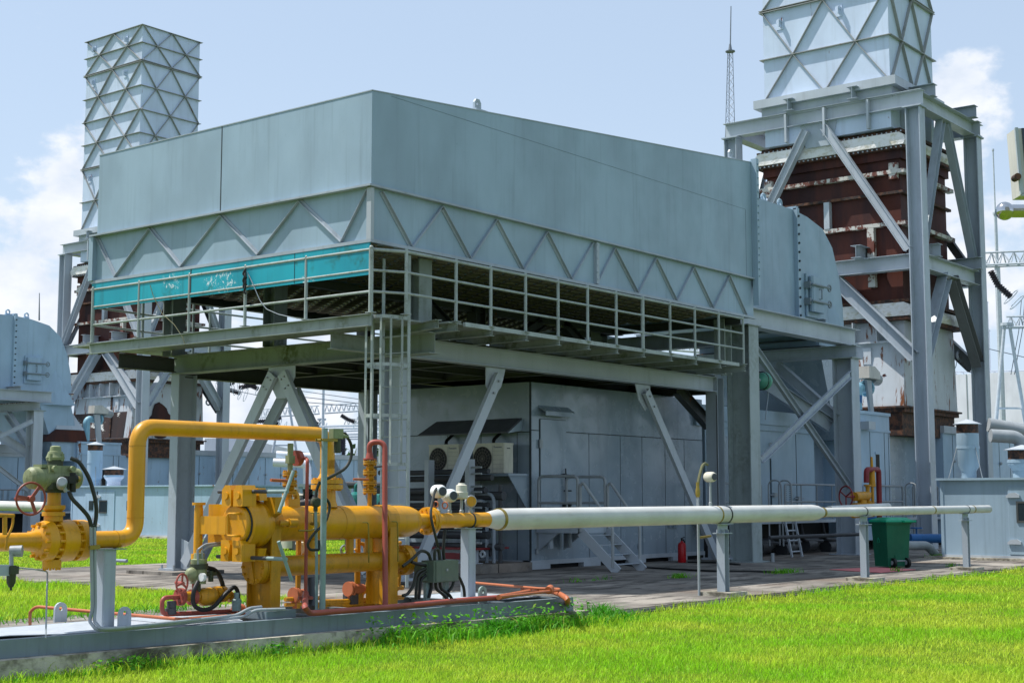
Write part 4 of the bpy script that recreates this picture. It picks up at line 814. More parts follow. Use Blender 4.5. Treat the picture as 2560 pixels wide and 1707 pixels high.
def hydrant_rack():
    t = thing('pipe_rack', 'rack of dark horizontal pipes on white posts in front of the air conditioners', 'pipe rack', (24.6, 21.5, 0)); P = PF(t)
    for y in (20.45, 21.64, 22.7): P('post', 'steel_light', lambda m: m.box(24.42, 24.62, y - .06, y + .06, .1, 2.46))
    for i, (z, r_, dx) in enumerate(((2.2, .06, 0), (2.06, .07, .12), (1.78, .075, -.1), (1.66, .1, .1), (1.46, .06, 0), (1.32, .08, .1), (1.12, .08, 0), (.96, .06, .1), (.8, .09, 0), (.55, .08, .05), (.42, .09, .12))):
        P('pipe', 'dark_pipe', lambda m: (m.tube([(24.75 + dx, 23.4, z), (24.75 + dx, 22.5, z - .02), (24.75 + dx, 20.1 - (.35 if i in (3, 9) else 0), z)], r_, 10), m.cyl((24.75 + dx, 20.6, z), (24.75 + dx, 20.66, z), r_ * 1.5, n=10)), None, True)
        P('clamp_rod', 'galv', lambda m: (m.cyl((24.5, 20.45, z + .08), (24.5, 20.1, z + .08), .025, n=6),), None, True)
    for y in (19.95, 20.15): P('riser', 'rail_grey', lambda m: m.tube([(24.75, y, .2), (24.75, y, 1.7 if y < 20 else 1.55), (24.75, 20.6, 1.7 if y < 20 else 1.55)], .04, 8, .2), None, True)
    P('riser', 'dark_pipe', lambda m: m.cyl((24.85, 19.85, .2), (24.85, 19.85, 1.9), .045, n=8), None, True)
    t = thing('pump_skid', 'white and red steel base below the rack of dark pipes', 'machine base', (24.6, 21.2, 0)); P = PF(t)
    P('base_frame', 'steel_light', lambda m: m.ib((24.4, 20.1, .34), (24.4, 23.5, .34), .3, .3)); P('top_plate', 'deep_red', lambda m: m.box(24.2, 25.4, 20.05, 23.5, .49, .53)); P('concrete_base', 'concrete', lambda m: m.box(24.0, 25.8, 19.7, 23.8, 0, .19)); P('lifting_lug', 'steel_light', lambda m: m.ring((24.4, 19.98, .4), (1, 0, 0), .06, .03, 10, 6))
    P('red_patch', 'deep_red', lambda m: m.box(24.236, 24.25, 20.5, 21.0, .28, .42))
hydrant_rack()
def bin_():
    x, y = 32.25, 14.05; t = thing('wheelie_bin', 'dark green wheelie bin with bright green lid under the white pipe', 'bin', (x, y, 0)); P = PF(t)
    c, s_ = math.cos(R(-28)), math.sin(R(-28))
    def L(a, b, z): return (x + a * c - b * s_, y + a * s_ + b * c, z)
    # body: long axis b (front -, wheels at +a side)
    def body(m):
        A = [L(-.29, -.24, .03), L(.29, -.24, .03), L(.29, .24, .03), L(-.29, .24, .03)]; B = [L(-.34, -.28, 1.02), L(.34, -.28, 1.02), L(.34, .28, 1.02), L(-.34, .28, 1.02)]; m.loft(A, B)
        A = [L(-.36, -.3, 1.0), L(.36, -.3, 1.0), L(.36, .3, 1.0), L(-.36, .3, 1.0)]; B = [L(-.37, -.31, 1.05), L(.37, -.31, 1.05), L(.37, .31, 1.05), L(-.37, .31, 1.05)]; m.loft(A, B)
    P('body', 'bin_green', body)
    def lid(m):
        A = [L(-.385, -.325, 1.055), L(.385, -.325, 1.055), L(.385, .325, 1.055), L(-.385, .325, 1.055)]; B = [L(-.37, -.31, 1.10), L(.37, -.31, 1.10), L(.37, .31, 1.10), L(-.37, .31, 1.10)]; C_ = [L(-.2, -.18, 1.16), L(.3, -.2, 1.16), L(.3, .2, 1.16), L(-.2, .18, 1.16)]; m.loft(A, B); m.loft(B, C_)
    P('lid', 'bin_lid', lid); P('handle', 'bin_lid', lambda m: (m.cyl(L(.1, -.36, 1.07), L(.44, -.36, 1.07), .028, n=10), m.cyl(L(.1, -.36, 1.07), L(.1, -.3, 1.07), .024, n=8), m.cyl(L(.44, -.36, 1.07), L(.44, -.3, 1.07), .024, n=8)), None, True)
    for a in (-.17, .23):
        w_ = P('wheel', 'black_rubber', lambda m: m.lathe([(-.035, .08), (-.03, .115), (.03, .115), (.035, .08)], L(a, -.27, .115), V(L(1, 0, 0)) - V(L(0, 0, 0)), 20), None, True); P('hub', 'galv', lambda m: m.lathe([(-.045, .05), (.045, .05)], L(a, -.27, .115), V(L(1, 0, 0)) - V(L(0, 0, 0)), 14), w_, True)
    P('axle', 'galv', lambda m: m.cyl(L(-.16, -.27, .16), L(.22, -.27, .16), .015, n=8))
    P('axle_recess', 'bin_green', lambda m: m.hexa([L(-.1, -.262, .05), L(.17, -.262, .05), L(.17, -.23, .05), L(-.1, -.23, .05), L(-.1, -.268, .3), L(.17, -.268, .3), L(.17, -.2, .3), L(-.1, -.2, .3)]))
    P('recycling_mark', 'bin_lid', lambda m: [m.bar(L(-.325 + .003 * i, .05 + .05 * math.cos(a), .62 + .07 * math.sin(a)), L(-.325 + .003 * i, .05 + .05 * math.cos(b), .62 + .07 * math.sin(b)), .012, .012) for i, (a, b) in enumerate(((1.57, 3.4), (3.67, 5.5), (5.76, 7.6)))])
bin_()
m = MB(); q = [sZ(a, b, .005) for a, b in ((1905, 1308), (2010, 1303), (2103, 1308), (2020, 1315))]
m.prism([(p_.x, p_.y) for p_ in q], 'z', .004, .018); one(m, 'floor_mat', 'mat_red', 'faded red rubber mat lying on the concrete under the green bin', 'mat')
m = MB(); pts = [sZ(a, b, .02) for a, b in ((1380, 1287), (1400, 1284), (1416, 1291), (1450, 1298), (1500, 1304), (1560, 1307), (1640, 1311), (1720, 1311), (1800, 1313))]
m.tube(pts, .022, 8, .3); one(m, 'power_cable', 'black_rubber', 'black cable snaking across the concrete below the stairs', 'cable')
m = MB(); pts = [sZ(a, b, .02) for a, b in ((1580, 1290), (1640, 1291), (1700, 1296))]; m.tube(pts, .02, 8, .3); one(m, 'power_cable', 'black_rubber', 'short black cable lying beside the fire extinguisher', 'cable')
m = MB(); m.tube([(19.0, 26.15, 0), (19.0, 26.05, .3), (19.0, 25.2, .3)], .035, 10, .15); one(m, 'guard_tube', 'rail_grey', 'bent grey tube sticking out of the concrete by the left column foot', 'guard tube')
m = MB(); m.lathe([(0, .045), (.22, .045)], sZ(1775, 1290, 0), n=12); one(m, 'stub_pipe', 'galv', 'short pipe stub standing up from the concrete near the mossy column', 'pipe')
# work lamp on the mossy column
t = thing('bulkhead_lamp', 'green caged lamp fixed high on the mossy column', 'lamp', (33.1, 17.95, 4.6)); P = PF(t); q = sY(1752, 875, 17.95)
P('shade', 'green_lamp', lambda m: m.lathe([(0, .07), (.08, .2), (.2, .24), (.32, .2)], q - V((.15, 0, 0)), (1, 0, 0), 16), None, True); P('cage', 'dark', lambda m: [m.ring(q + V((k * .1 - .1, 0, 0)), (1, 0, 0), .235 - .02 * k, .012, 18, 5) for k in range(3)]); P('lead', 'rail_grey', lambda m: m.tube([q + V((.2, 0, .05)), q + V((.3, 0, -.3)), q + V((.1, 0, -1))], .015, 6, .1)); P('arm', 'rail_grey', lambda m: m.cyl(q - V((.15, 0, 0)), q + V((-.35, .1, .1)), .04))
# small valves and blue pipework below the gearbox enclosure
t = thing('cooling_pipes', 'blue water pipes with valve wheels on the ground behind the green bin', 'pipework', (38, 16, 0)); P = PF(t)
P('water_pipe', 'blue_pipe', lambda m: m.cyl(sY(2090, 1236, 16.3), sY(2175, 1236, 15.6), .13, n=14), None, True); P('water_pipe', 'blue_pipe', lambda m: m.cyl(sY(1988, 1197, 17.6), sY(2016, 1196, 17.2), .13, n=14), None, True)
P('drain_pipe', 'conduit', lambda m: m.tube([sY(2075, 1252, 15.9), sY(2130, 1252, 15.7), sY(2148, 1272, 15.6)], .12, 14, .4), None, True)
for k_, (a, b) in enumerate(((2105, 1212), (2052, 1232), (1980, 1170))): c_ = sY(a, b, 16.8); P('valve_wheel', 'blue_pipe', lambda m: (m.ring(c_, (0, 0, 1), .16, .02, 18, 6), m.bar(c_ - V((.15, 0, 0)), c_ + V((.15, 0, 0)), .03, .02), m.bar(c_ - V((0, .15, 0)), c_ + V((0, .15, 0)), .03, .02), m.cyl(c_ - V((0, 0, .35)), c_, .025)), None, True)
m = MB(); c_ = sY(1976, 1212, 18.2); m.cyl((33.5, 17.9, .6), (37.4, 17.2, .62), .05, n=10); one(m, 'drain_line', 'dark_pipe', 'thin dark pipe running low past the column behind the bin', 'pipe')
t = thing('machine_base', 'dark oily pumps and pipes in the gap below the gearbox enclosure', 'machinery', (38, 20.4, 0)); P = PF(t)
for k in range(5): P('pump_body', 'dark_pipe', lambda m: m.lathe([(0, .2), (.5, .22), (.6, .14), (.8, .14)], (34.6 + k * 1.4, 19.6, .15 + .1 * (k % 2)), (1, 0, .1), 14), None, True); P('oil_pipe', 'dark_pipe', lambda m: m.tube([(34.2 + k * 1.4, 19.5, .9), (34.4 + k * 1.4, 19.5, .4), (35.4 + k * 1.4, 19.4, .35)], .05, 8, .12), None, True)
# gas valve group by the turbine enclosure
t = thing('fuel_valve', 'small yellow valve with red handwheel behind the far end of the white pipe', 'valve', (38.5, 16.0, 1)); P = PF(t)
q = lambda a, b, y=16.4: sY(a, b, y)
P('valve_body', 'yellow_dirty', lambda m: (m.cyl(q(1962, 1140), q(1992, 1138), .12, n=14), m.cyl(q(1980, 1165), q(1980, 1148), .12, n=14), m.cyl(q(1962, 1172), q(2002, 1170), .2, n=16)), None, True)
P('handwheel', 'deep_red', lambda m: (m.ring(q(1943, 1140), (.9, -.43, 0), .27, .02, 22, 6), [m.cyl(q(1943, 1140), q(1943, 1140) + V((-.43 * .26 * math.cos(a), -.9 * .26 * math.cos(a), .26 * math.sin(a))), .018, n=6) for a in (.5, 2.6, 4.7)], m.cyl(q(1943, 1140), q(1962, 1140), .03)), None, True)
P('relief_valve', 'yellow_dirty', lambda m: (m.lathe([(0, .05), (.08, .09), (.12, .09), (.13, .05), (.28, .05), (.29, .1), (.34, .1), (.35, .05), (.5, .06), (.51, .1), (.55, .1)], q(1994, 1160), n=12), m.lathe([(0, .04), (.55, .04), (.56, .09), (.8, .08), (1.0, .07), (1.02, .04), (1.35, .03)], q(2005, 1165), n=12)), None, True)
P('vent_pipe', 'deep_red', lambda m: m.tube([q(1990, 1108), q(1990, 1078), q(2018, 1078), q(2020, 1170)], .075, 10, .12), None, True)
P('vent_pipe', 'deep_red', lambda m: m.cyl(q(2020, 1170), q(2019, 1285), .07), None, True)
m = MB(); m.cyl(sY(1905, 1170, 14.2), sY(2040, 1163, 14.2), .085, n=14); one(m, 'transfer_pipe', 'pipe_white', 'short thin grey pipe just behind the long white pipe', 'pipe')
# ================================================================== gas skid: white pipe, yellow filter vessels, valves, red vents
YP = 12.25
def q(a, b, y=YP): return sY(a, b, y)
SK = .32                                                # top of the skid beams
def fy(x): return 11.86 - .095 * (x - 7.58)             # front face of the skid
def skid():
    m = MB(); m.prism([(4.5, fy(4.5) - .12), (15.6, fy(15.6) - .12), (15.6, 13.15), (4.5, 13.15)], 'z', -.1, .15)
    one(m, 'skid_plinth', 'plinth', 'weathered concrete plinth under the grey gas skid', 'plinth')
    t = thing('gas_skid', 'long grey steel skid base with lifting eyes carrying the yellow gas vessels', 'skid', (10, 12.3, .15)); P = PF(t)
    P('front_beam', 'skid', lambda m: m.ch((4.5, fy(4.5) + .012, .236), (15.45, fy(15.45) + .012, .236), .168, -.07 if 0 else .085, .01, up=(0, 0, -1)))
    P('rear_beam', 'skid', lambda m: m.ib((4.5, 12.98, .235), (15.4, 12.98, .235), .17, .1))
    P('end_beam', 'skid', lambda m: m.ib((15.4, fy(15.4) + .05, .234), (15.4, 12.95, .234), .166, .1))
    P('cross_beam', 'skid', lambda m: [m.ib((x, fy(x) + .03, .233), (x, 12.92, .233), .16, .09) for x in (8.25, 11.45, 12.4, 13.3, 14.3)])
    P('deck_plate', 'skid_deck', lambda m: (m.prism([(8.28, fy(8.28) + .16), (10.35, fy(10.35) + .14), (11.1, 12.95), (4.5, 12.95), (4.5, 12.25), (7.9, 12.22)], 'z', SK - .004, SK + .004),))
    P('deck_plate', 'skid_deck', lambda m: m.prism([(14.2, 11.6), (15.3, 11.6), (15.3, 12.9), (14.2, 12.9)], 'z', SK - .004, SK + .004))
    for px, py, dy in ((285, 1440, 0), (138, 1428, 0), (1108, 1384, 0)):
        c = sZ(px, py, SK)
        def lug(m):
            n = 8; out = [(c.x - .075, SK), (c.x + .075, SK), (c.x + .075, SK + .13)] + [(c.x + .075 * math.cos(math.pi * k / n), SK + .13 + .075 * math.sin(math.pi * k / n)) for k in range(1, n)] + [(c.x - .075, SK + .13)]
            N = len(out); cz = SK + .14; hole = [(c.x + .026 * math.cos(a), cz + .026 * math.sin(a)) for a in [math.atan2(p[1] - cz, p[0] - c.x) for p in out]]
            for i in range(N): m.prism([out[i], out[(i + 1) % N], hole[(i + 1) % N], hole[i]], 'y', c.y - .012, c.y + .012)
        P('lifting_eye', 'skid_deck' if px < 1000 else 'post_green', lug)
    P('junction_bracket', 'skid', lambda m: m.box(10.62, 11.05, fy(10.8) + .12, fy(10.8) + .45, SK, SK + .08))
skid()
def flange_pair(m, c, ax, r, th=.035, gap=.008, bolts=8, br=.014):
    ax = V(ax).normalized(); c = V(c); m.cyl(c - ax * (th + gap), c - ax * gap, r, n=24); m.cyl(c + ax * gap, c + ax * (th + gap), r, n=24); m.cyl(c - ax * gap, c + ax * gap, r * .8, n=20)
    m.bolts(c + ax * (th + gap), ax, r * .82, bolts, br, .02); m.bolts(c - ax * (th + gap), -ax, r * .82, bolts, br, .02)
AX = V((1, 0, 0))
# ---- the long white pipe and its supports
def white_pipe():
    z0, z1 = 1.32, 1.355
    ax0, ax1, ax2 = q(1118, 1190).x, q(1880, 1184).x, q(2270, 1168).x
    t = thing('gas_pipe', 'long off-white gas pipe running on posts across the yard', 'pipe', ((ax0 + ax1) / 2, YP, z0)); P = PF(t)
    def pz(x): return z0 + (z1 - z0) * (x - ax0) / (ax2 - ax0)
    def seg(a, b, r0, r1=None): return lambda m: m.cyl((a, YP, pz(a)), (b, YP, pz(b)), r0, r1, 32)
    P('pipe_run', 'pipe_white', lambda m: (m.lathe([(0, .096), (.1, .115), (.3, .147), (ax1 - .28 - ax0, .147), (ax1 - ax0 - .08, .13), (ax1 - ax0 + .1, .094)], (ax0, YP, z0), V((ax1 - ax0, 0, pz(ax1) - z0)), 36),), None, True)
    P('pipe_run', 'pipe_white', lambda m: m.lathe([(0, .088), (ax2 - ax1 - .06, .088), (ax2 - ax1 - .01, .075), (ax2 - ax1 + .03, .03)], (ax1 + .08, YP, pz(ax1)), V((ax2 - ax1, 0, pz(ax2) - pz(ax1))), 28), None, True)
    for px in (1143, 1643): x = q(px, 1190).x; P('weld_band', 'brass', lambda m: m.cyl((x, YP, pz(x)), (x + .05, YP, pz(x)), .1485, n=36), None, True)
    for px in (1886, 2140, 2232): x = q(px, 1175).x; P('weld_band', 'brass', lambda m: m.cyl((x, YP, pz(x)), (x + .07, YP, pz(x)), .0975 if px < 1900 else .0895, n=28), None, True)
    for px, r_ in ((1665, .151), (1984, .0915), (2220, .0915)):
        x = q(px, 1180).x; P('pipe_strap', 'black_rubber', lambda m: m.cyl((x - .02, YP, pz(x)), (x + .02, YP, pz(x)), r_, n=32), None, True)
    for px, r_, nm in ((1660, .147, 'nearest'), (1985, .088, 'middle'), (2219, .088, 'farthest')):
        x = q(px, 1250).x; zt = pz(x) - r_
        s = thing('pipe_support', {'nearest': 'grey post with concrete foot under the white pipe, beside the thin standpipe', 'middle': 'grey post under the white pipe just left of the green bin', 'farthest': 'grey post under the white pipe in front of the right-hand cabin'}[nm], 'pipe support', (x, YP, 0), 'posts carrying the white pipe'); PS = PF(s)
        w_ = .075 if nm == 'nearest' else .065
        PS('post', 'steel_grey', lambda m: m.ib((x, YP, .05), (x, YP, zt - .1), w_ * 2, w_ * 2, .012, .012, up=(1, 0, 0))); PS('saddle', 'steel_grey', lambda m: (m.box(x - .2, x + .2, YP - .1, YP + .1, zt - .012, zt), m.box(x - .16, x + .16, YP - .008, YP + .008, zt - .16, zt - .012), m.box(x - .16, x + .16, YP - .1, YP + .1, zt - .17, zt - .155)))
        PS('footing', 'plinth', lambda m: m.bbox(x - .32, x + .32, YP - .3, YP + .3, -.05, .06, .05))
white_pipe()
# ---- thin standpipe with transmitter
t = thing('standpipe', 'thin pale standpipe with flexible lead beside the nearest white pipe post', 'pipe', (20.4, 12.0, 0)); P = PF(t); a = sZ(1606, 1367, 0)
P('pipe', 'conduit', lambda m: m.cyl(a, (a.x, a.y, 1.75), .022, n=10), None, True); P('clamp', 'brass', lambda m: m.cyl((a.x, a.y, .95), (a.x + .4, a.y, .97), .02, n=8), None, True); P('coupling', 'brass', lambda m: m.lathe([(0, .03), (.05, .04), (.12, .04), (.16, .028), (.25, .028)], (a.x, a.y, 1.62), n=10), None, True)
P('flex_hose', 'hose_tan', lambda m: m.tube([(a.x, a.y, 1.8), (a.x + .05, a.y, 1.95), (a.x + .16, a.y, 2.15), (a.x + .25, a.y, 2.19), (a.x + .33, a.y, 2.17)], .026, 8, .1), None, True)
def gauge(px, py, base, lab, kind, y=YP):
    b = q(px, base, y); h = q(px, py, y); t = thing('transmitter' if kind != 'dial' else 'pressure_gauge', lab, 'instrument', b); P = PF(t)
    k = (b - CAM).length / 20
    P('stem', 'galv', lambda m: m.lathe([(0, .022 * 1.2), (.05, .03), (.06, .02), (h.z - b.z - .06, .017), (h.z - b.z - .05, .028), (h.z - b.z, .028)], b, n=10), None, True)
    if kind == 'round': P('housing', 'sticker_white' if base > 1165 else 'beige', lambda m: (m.lathe([(-.1, .075), (-.08, .085), (.05, .085), (.09, .07), (.1, .06)], h, (-.35, -.94, .0), 20), m.lathe([(.1, .05), (.105, .048)], h, (-.35, -.94, 0), 16)), None, True); P('lens', 'glass', lambda m: m.cyl(h + V((-.035, -.094, 0)) * 1.05, h + V((-.035, -.094, 0)) * 1.12, .055, n=16), None, True)
    if kind == 'cap': P('housing', 'beige', lambda m: m.lathe([(-.09, .07), (-.07, .085), (.0, .085), (.01, .075), (.09, .072), (.1, .05), (.12, .04)], h, n=18), None, True); P('gland', 'brass', lambda m: m.cyl(h - V((.14, 0, .03)), h - V((.07, 0, .03)), .022, n=8), None, True)
    if kind == 'dial': P('housing', 'galv', lambda m: m.lathe([(-.03, .075), (.02, .08), (.03, .075)], h, (-.5, -.87, 0), 20), None, True); P('dial', 'yellow', lambda m: m.cyl(h + V((-.015, -.026, 0)), h + V((-.0175, -.0304, 0)), .066, n=20), None, True)
    return t, P, b, h
gauge(1632, 1095, 1161, 'white round transmitter head on top of the white pipe', 'round')
_, P, b, h = gauge(1008, 1128, 1180, 'pale green transmitter with black lead at the left end of the instrument row', 'round'); P('side_wheel', 'orange_pipe', lambda m: m.ring(q(1001, 1158, 12.1), (1, .2, 0), .035, .01, 12, 5), None, True)
P('lead', 'hose', lambda m: m.tube([h + V((-.05, -.02, .05)), h + V((-.14, -.05, .0)), q(988, 1180, 12.05), q(996, 1215, 12.0), q(1010, 1270, 12.0), q(1012, 1295, 12.0)], .018, 8, .12), None, True)
_, P, b, h = gauge(1033, 1138, 1181, 'white transmitter with dark round display, second in the instrument row', 'round'); P('side_wheel', 'orange_pipe', lambda m: m.ring(q(1022, 1160, 12.1), (1, .2, 0), .04, .01, 12, 5), None, True)
gauge(1060, 1130, 1181, 'pale green capped transmitter on a thin stem, third in the instrument row', 'cap'); gauge(1081, 1151, 1181, 'yellow dial gauge at the right end of the instrument row', 'dial')
# ---- filter separator: upper shell, quick closure, lower drum
def vessel():
    t = thing('filter_vessel', 'large yellow double-drum gas filter vessel with clamped round end door', 'pressure vessel', (12.3, YP, SK)); P = PF(t)
    xs, xe = q(605, 1195).x, q(955, 1195).x; zc = 1.315; r = .198
    P('upper_shell', 'yellow', lambda m: m.lathe([(0, r * .98), (.02, r), (xe - xs - .3, r), (xe - xs - .16, r * .95), (xe - xs - .06, r * .8), (xe - xs, r * .55)], (xs, YP, zc), AX, 40), None, True)
    for px in (770, 880): x = q(px, 1160).x; P('weld_seam', 'yellow_dirty', lambda m: m.cyl((x, YP, zc), (x + .012, YP, zc), r + .003, n=40), None, True)
    # outlet reducer and yellow run to the white pipe
    xo = q(1122, 1190).x
    P('outlet_pipe', 'yellow', lambda m: m.cyl((xe - .02, YP, zc), (xo, YP, zc + .005), .095, n=28), None, True)
    xf = q(985, 1190).x; P('outlet_flange', 'yellow', lambda m: flange_pair(m, (xf, YP, zc), AX, .176, .05, .006, 12, .016), None, True)
    x = q(1078, 1190).x; P('pipe_band', 'joint', lambda m: m.cyl((x, YP, zc), (x + .03, YP, zc), .099, n=28), None, True)
    # quick-opening closure
    xd = q(548, 1197).x; P('closure_hub', 'yellow', lambda m: m.lathe([(0, .245), (.015, .262), (.12, .265), (.125, .255), (.17, .255), (.2, .27), (.28, .26), (.36, .205), (xs - xd + .05, .198)], (xd, YP, zc), AX, 40), None, True)
    d = P('end_door', 'yellow', lambda m: m.lathe([(-.06, .0), (-.062, .2), (-.05, .215), (0.004, .218)], (xd, YP, zc), AX, 40, False), None, True)
    P('door_seal', 'joint', lambda m: m.cyl((xd - .012, YP, zc), (xd + .002, YP, zc), .236, n=40), d, True)
    P('door_handle', 'yellow', lambda m: m.tube([(xd - .05, YP - .1, zc + .12), (xd - .14, YP - .1, zc + .12), (xd - .14, YP + .02, zc + .12), (xd - .14, YP + .02, zc - .12), (xd - .14, YP - .1, zc - .12), (xd - .05, YP - .1, zc - .12)], .013, 8, .03), d, True)
    P('hinge_strap', 'yellow', lambda m: (m.bar((xd - .082, YP + .6, zc - .01), (xd - .082, YP + .1, zc - .01), .03, .2, (0, 0, 1)),), d)
    h = P('hinge_post', 'yellow', lambda m: (m.cyl((xd - .08, YP + .58, zc - .36), (xd - .08, YP + .58, zc + .18), .05, n=18), m.cyl((xd - .08, YP + .58, zc + .17), (xd - .08, YP + .58, zc + .23), .045, n=16), m.cyl((xd - .08, YP + .58, zc + .21), (xd - .08, YP + .58, zc + .24), .075, n=16), m.cyl((xd - .08, YP + .58, zc - .44), (xd - .08, YP + .58, zc - .33), .075, n=16)), None, True)
    P('hinge_arm', 'yellow', lambda m: (m.box(xd + .06, xd + .1, YP + .2, YP + .58, zc - .24, zc + .22)))
    for sg_ in (1, -1):
        def clamp(m):
            for y0_, y1_ in ((YP + .02, YP + .17), (YP - .17, YP - .02)):
                zs = [zc + sg_ * .2 + (.03 if sg_ < 0 else 0), zc + sg_ * .43 + (.03 if sg_ < 0 else 0)]; za, zb = min(zs), max(zs)
                m.prism([(y0_ + .03 * (sg_ < 0 and y0_ > YP), za), (y1_, za), (y1_, zb - .05 * (sg_ > 0)), (y1_ - .05, zb), (y0_ + .03, zb), (y0_, zb - .05)], 'x', xd - .1, xd + .1)
                yc = (y0_ + y1_) / 2; m.cyl((xd - .095, yc, (za + zb) / 2), (xd - .118, yc, (za + zb) / 2), .04, n=14)
            m.prism([(YP - .2, zc + sg_ * .26), (YP + .2, zc + sg_ * .26), (YP + .16, zc + sg_ * .40), (YP - .16, zc + sg_ * .40)], 'x', xd + .13, xd + .24)
        c = P('clamp_block', 'yellow', clamp)
        P('clamp_screw', 'dark_pipe', lambda m: m.cyl((xd + .05, YP + .4, zc + sg_ * .36), (xd + .05, YP - .42, zc + sg_ * .36), .022, n=10), c, True)
        P('tee_handle', 'post_green', lambda m: (m.cyl((xd + .05, YP - .4, zc + sg_ * .36), (xd + .05, YP - .72, zc + sg_ * .36), .022, n=10), m.cyl((xd + .05 + .1, YP - .7, zc + sg_ * .36 + (.22 if sg_ > 0 else -.23)), (xd + .05 - .1, YP - .7, zc + sg_ * .36 + (-.22 if sg_ > 0 else .19)), .02, n=10)), c, True)
    P('hub_bracket', 'yellow_dirty', lambda m: m.prism([(YP - .3, zc + .12), (YP - .16, zc + .05), (YP - .1, zc + .3), (YP - .3, zc + .3)], 'x', xd + .26, xd + .36))
    # sampling fittings
    P('sample_valve', 'yellow_dirty', lambda m: (m.cyl(q(643, 1201, 12.0), q(662, 1200, 11.95), .035, n=12), m.cyl(q(662, 1200, 11.95), q(680, 1200, 11.95), .05, n=12)), None, True)
    P('sample_cock', 'brass', lambda m: (m.cyl(q(715, 1202, 12.02), q(730, 1202, 11.9), .02, n=8), m.cyl(q(722, 1202, 11.95), q(722, 1178, 11.95), .012, n=8), m.bar(q(714, 1178, 11.95), q(732, 1178, 11.95), .02, .012), m.tube([q(732, 1205, 11.9), q(716, 1218, 11.9), q(686, 1218, 11.9)], .01, 6, .04)), None, True)
    for px, py in ((843, 1199), (910, 1197)): P('sensing_tube', 'brass', lambda m: m.tube([q(px - 10, py, 12.02), q(px + 3, py, 11.98), q(px + 4, py + 50, 11.98), q(px + 4, py + 92, 12.0)], .009, 6, .03), None, True)
    def eye(m):
        c = q(672, 1140); m.ring((c.x, YP, zc + r + .1), (0, 1, 0), .065, .035, 16, 6); m.box(c.x - .09, c.x + .09, YP - .03, YP + .03, zc + r - .03, zc + r + .08)
    P('lifting_eye', 'yellow', eye)
    # lower drum
    z2 = .84; xl, xr = q(625, 1320).x, q(905, 1300).x; r2 = .115
    P('lower_drum', 'yellow_dirty', lambda m: m.cyl((xl - .05, YP, z2), (xr + .25, YP, z2), r2, n=32), None, True)
    xb = q(590, 1318).x
    P('blind_flange', 'yellow_dirty', lambda m: (m.cyl((xb - .06, YP, z2), (xb, YP, z2), .186, n=32), m.cyl((xb + .006, YP, z2), (xb + .07, YP, z2), .186, n=32), m.cyl((xb, YP, z2), (xb + .006, YP, z2), .16, n=24), m.bolts((xb - .06, YP, z2), (-1, 0, 0), .155, 12, .018, .025), m.bolts((xb + .07, YP, z2), (1, 0, 0), .155, 12, .018, .025), m.bar((xb - .07, YP - .02, z2 - .165), (xb - .07, YP + .06, z2 + .17), .02, .05, (0, 1, 0))), None, True)
    x2 = q(927, 1305).x; P('blind_flange', 'yellow_dirty', lambda m: (m.cyl((x2, YP, z2), (x2 + .055, YP, z2), .186, n=32), m.cyl((x2 - .07, YP, z2), (x2 - .006, YP, z2), .186, n=32), m.bolts((x2 - .07, YP, z2), (-1, 0, 0), .155, 12, .018, .025), m.bolts((x2 + .055, YP, z2), (1, 0, 0), .155, 12, .016, .02)), None, True)
    for px in (715, 803, 847): x = q(px, 1260).x; P('connecting_leg', 'yellow_dirty', lambda m: m.cyl((x, YP, z2), (x, YP, zc), .05 if px > 750 else .055, n=18), None, True)
    # saddle legs
    for (pa, pb) in ((592, 652), (872, 921)):
        x = q(pb, 1300, 12.0).x - .07
        def leg(m):
            m.box(x - .008, x + .008, YP - .18, YP + .18, SK, zc - .06); m.box(x - .07, x + .07, YP - .2, YP - .18, SK, zc - .02); m.box(x - .07, x + .07, YP + .18, YP + .2, SK, zc - .02)
            m.cyl((x - .1, YP, zc), (x + .1, YP, zc), r + .01, n=36)
        P('saddle_leg', 'yellow_dirty', leg)
    P('stand_plate', 'yellow_dirty', lambda m: [m.box(x_ - .03, x_ + .03, YP + .28, YP + .31, SK, zc) for x_ in (11.9, 12.9)])
vessel()
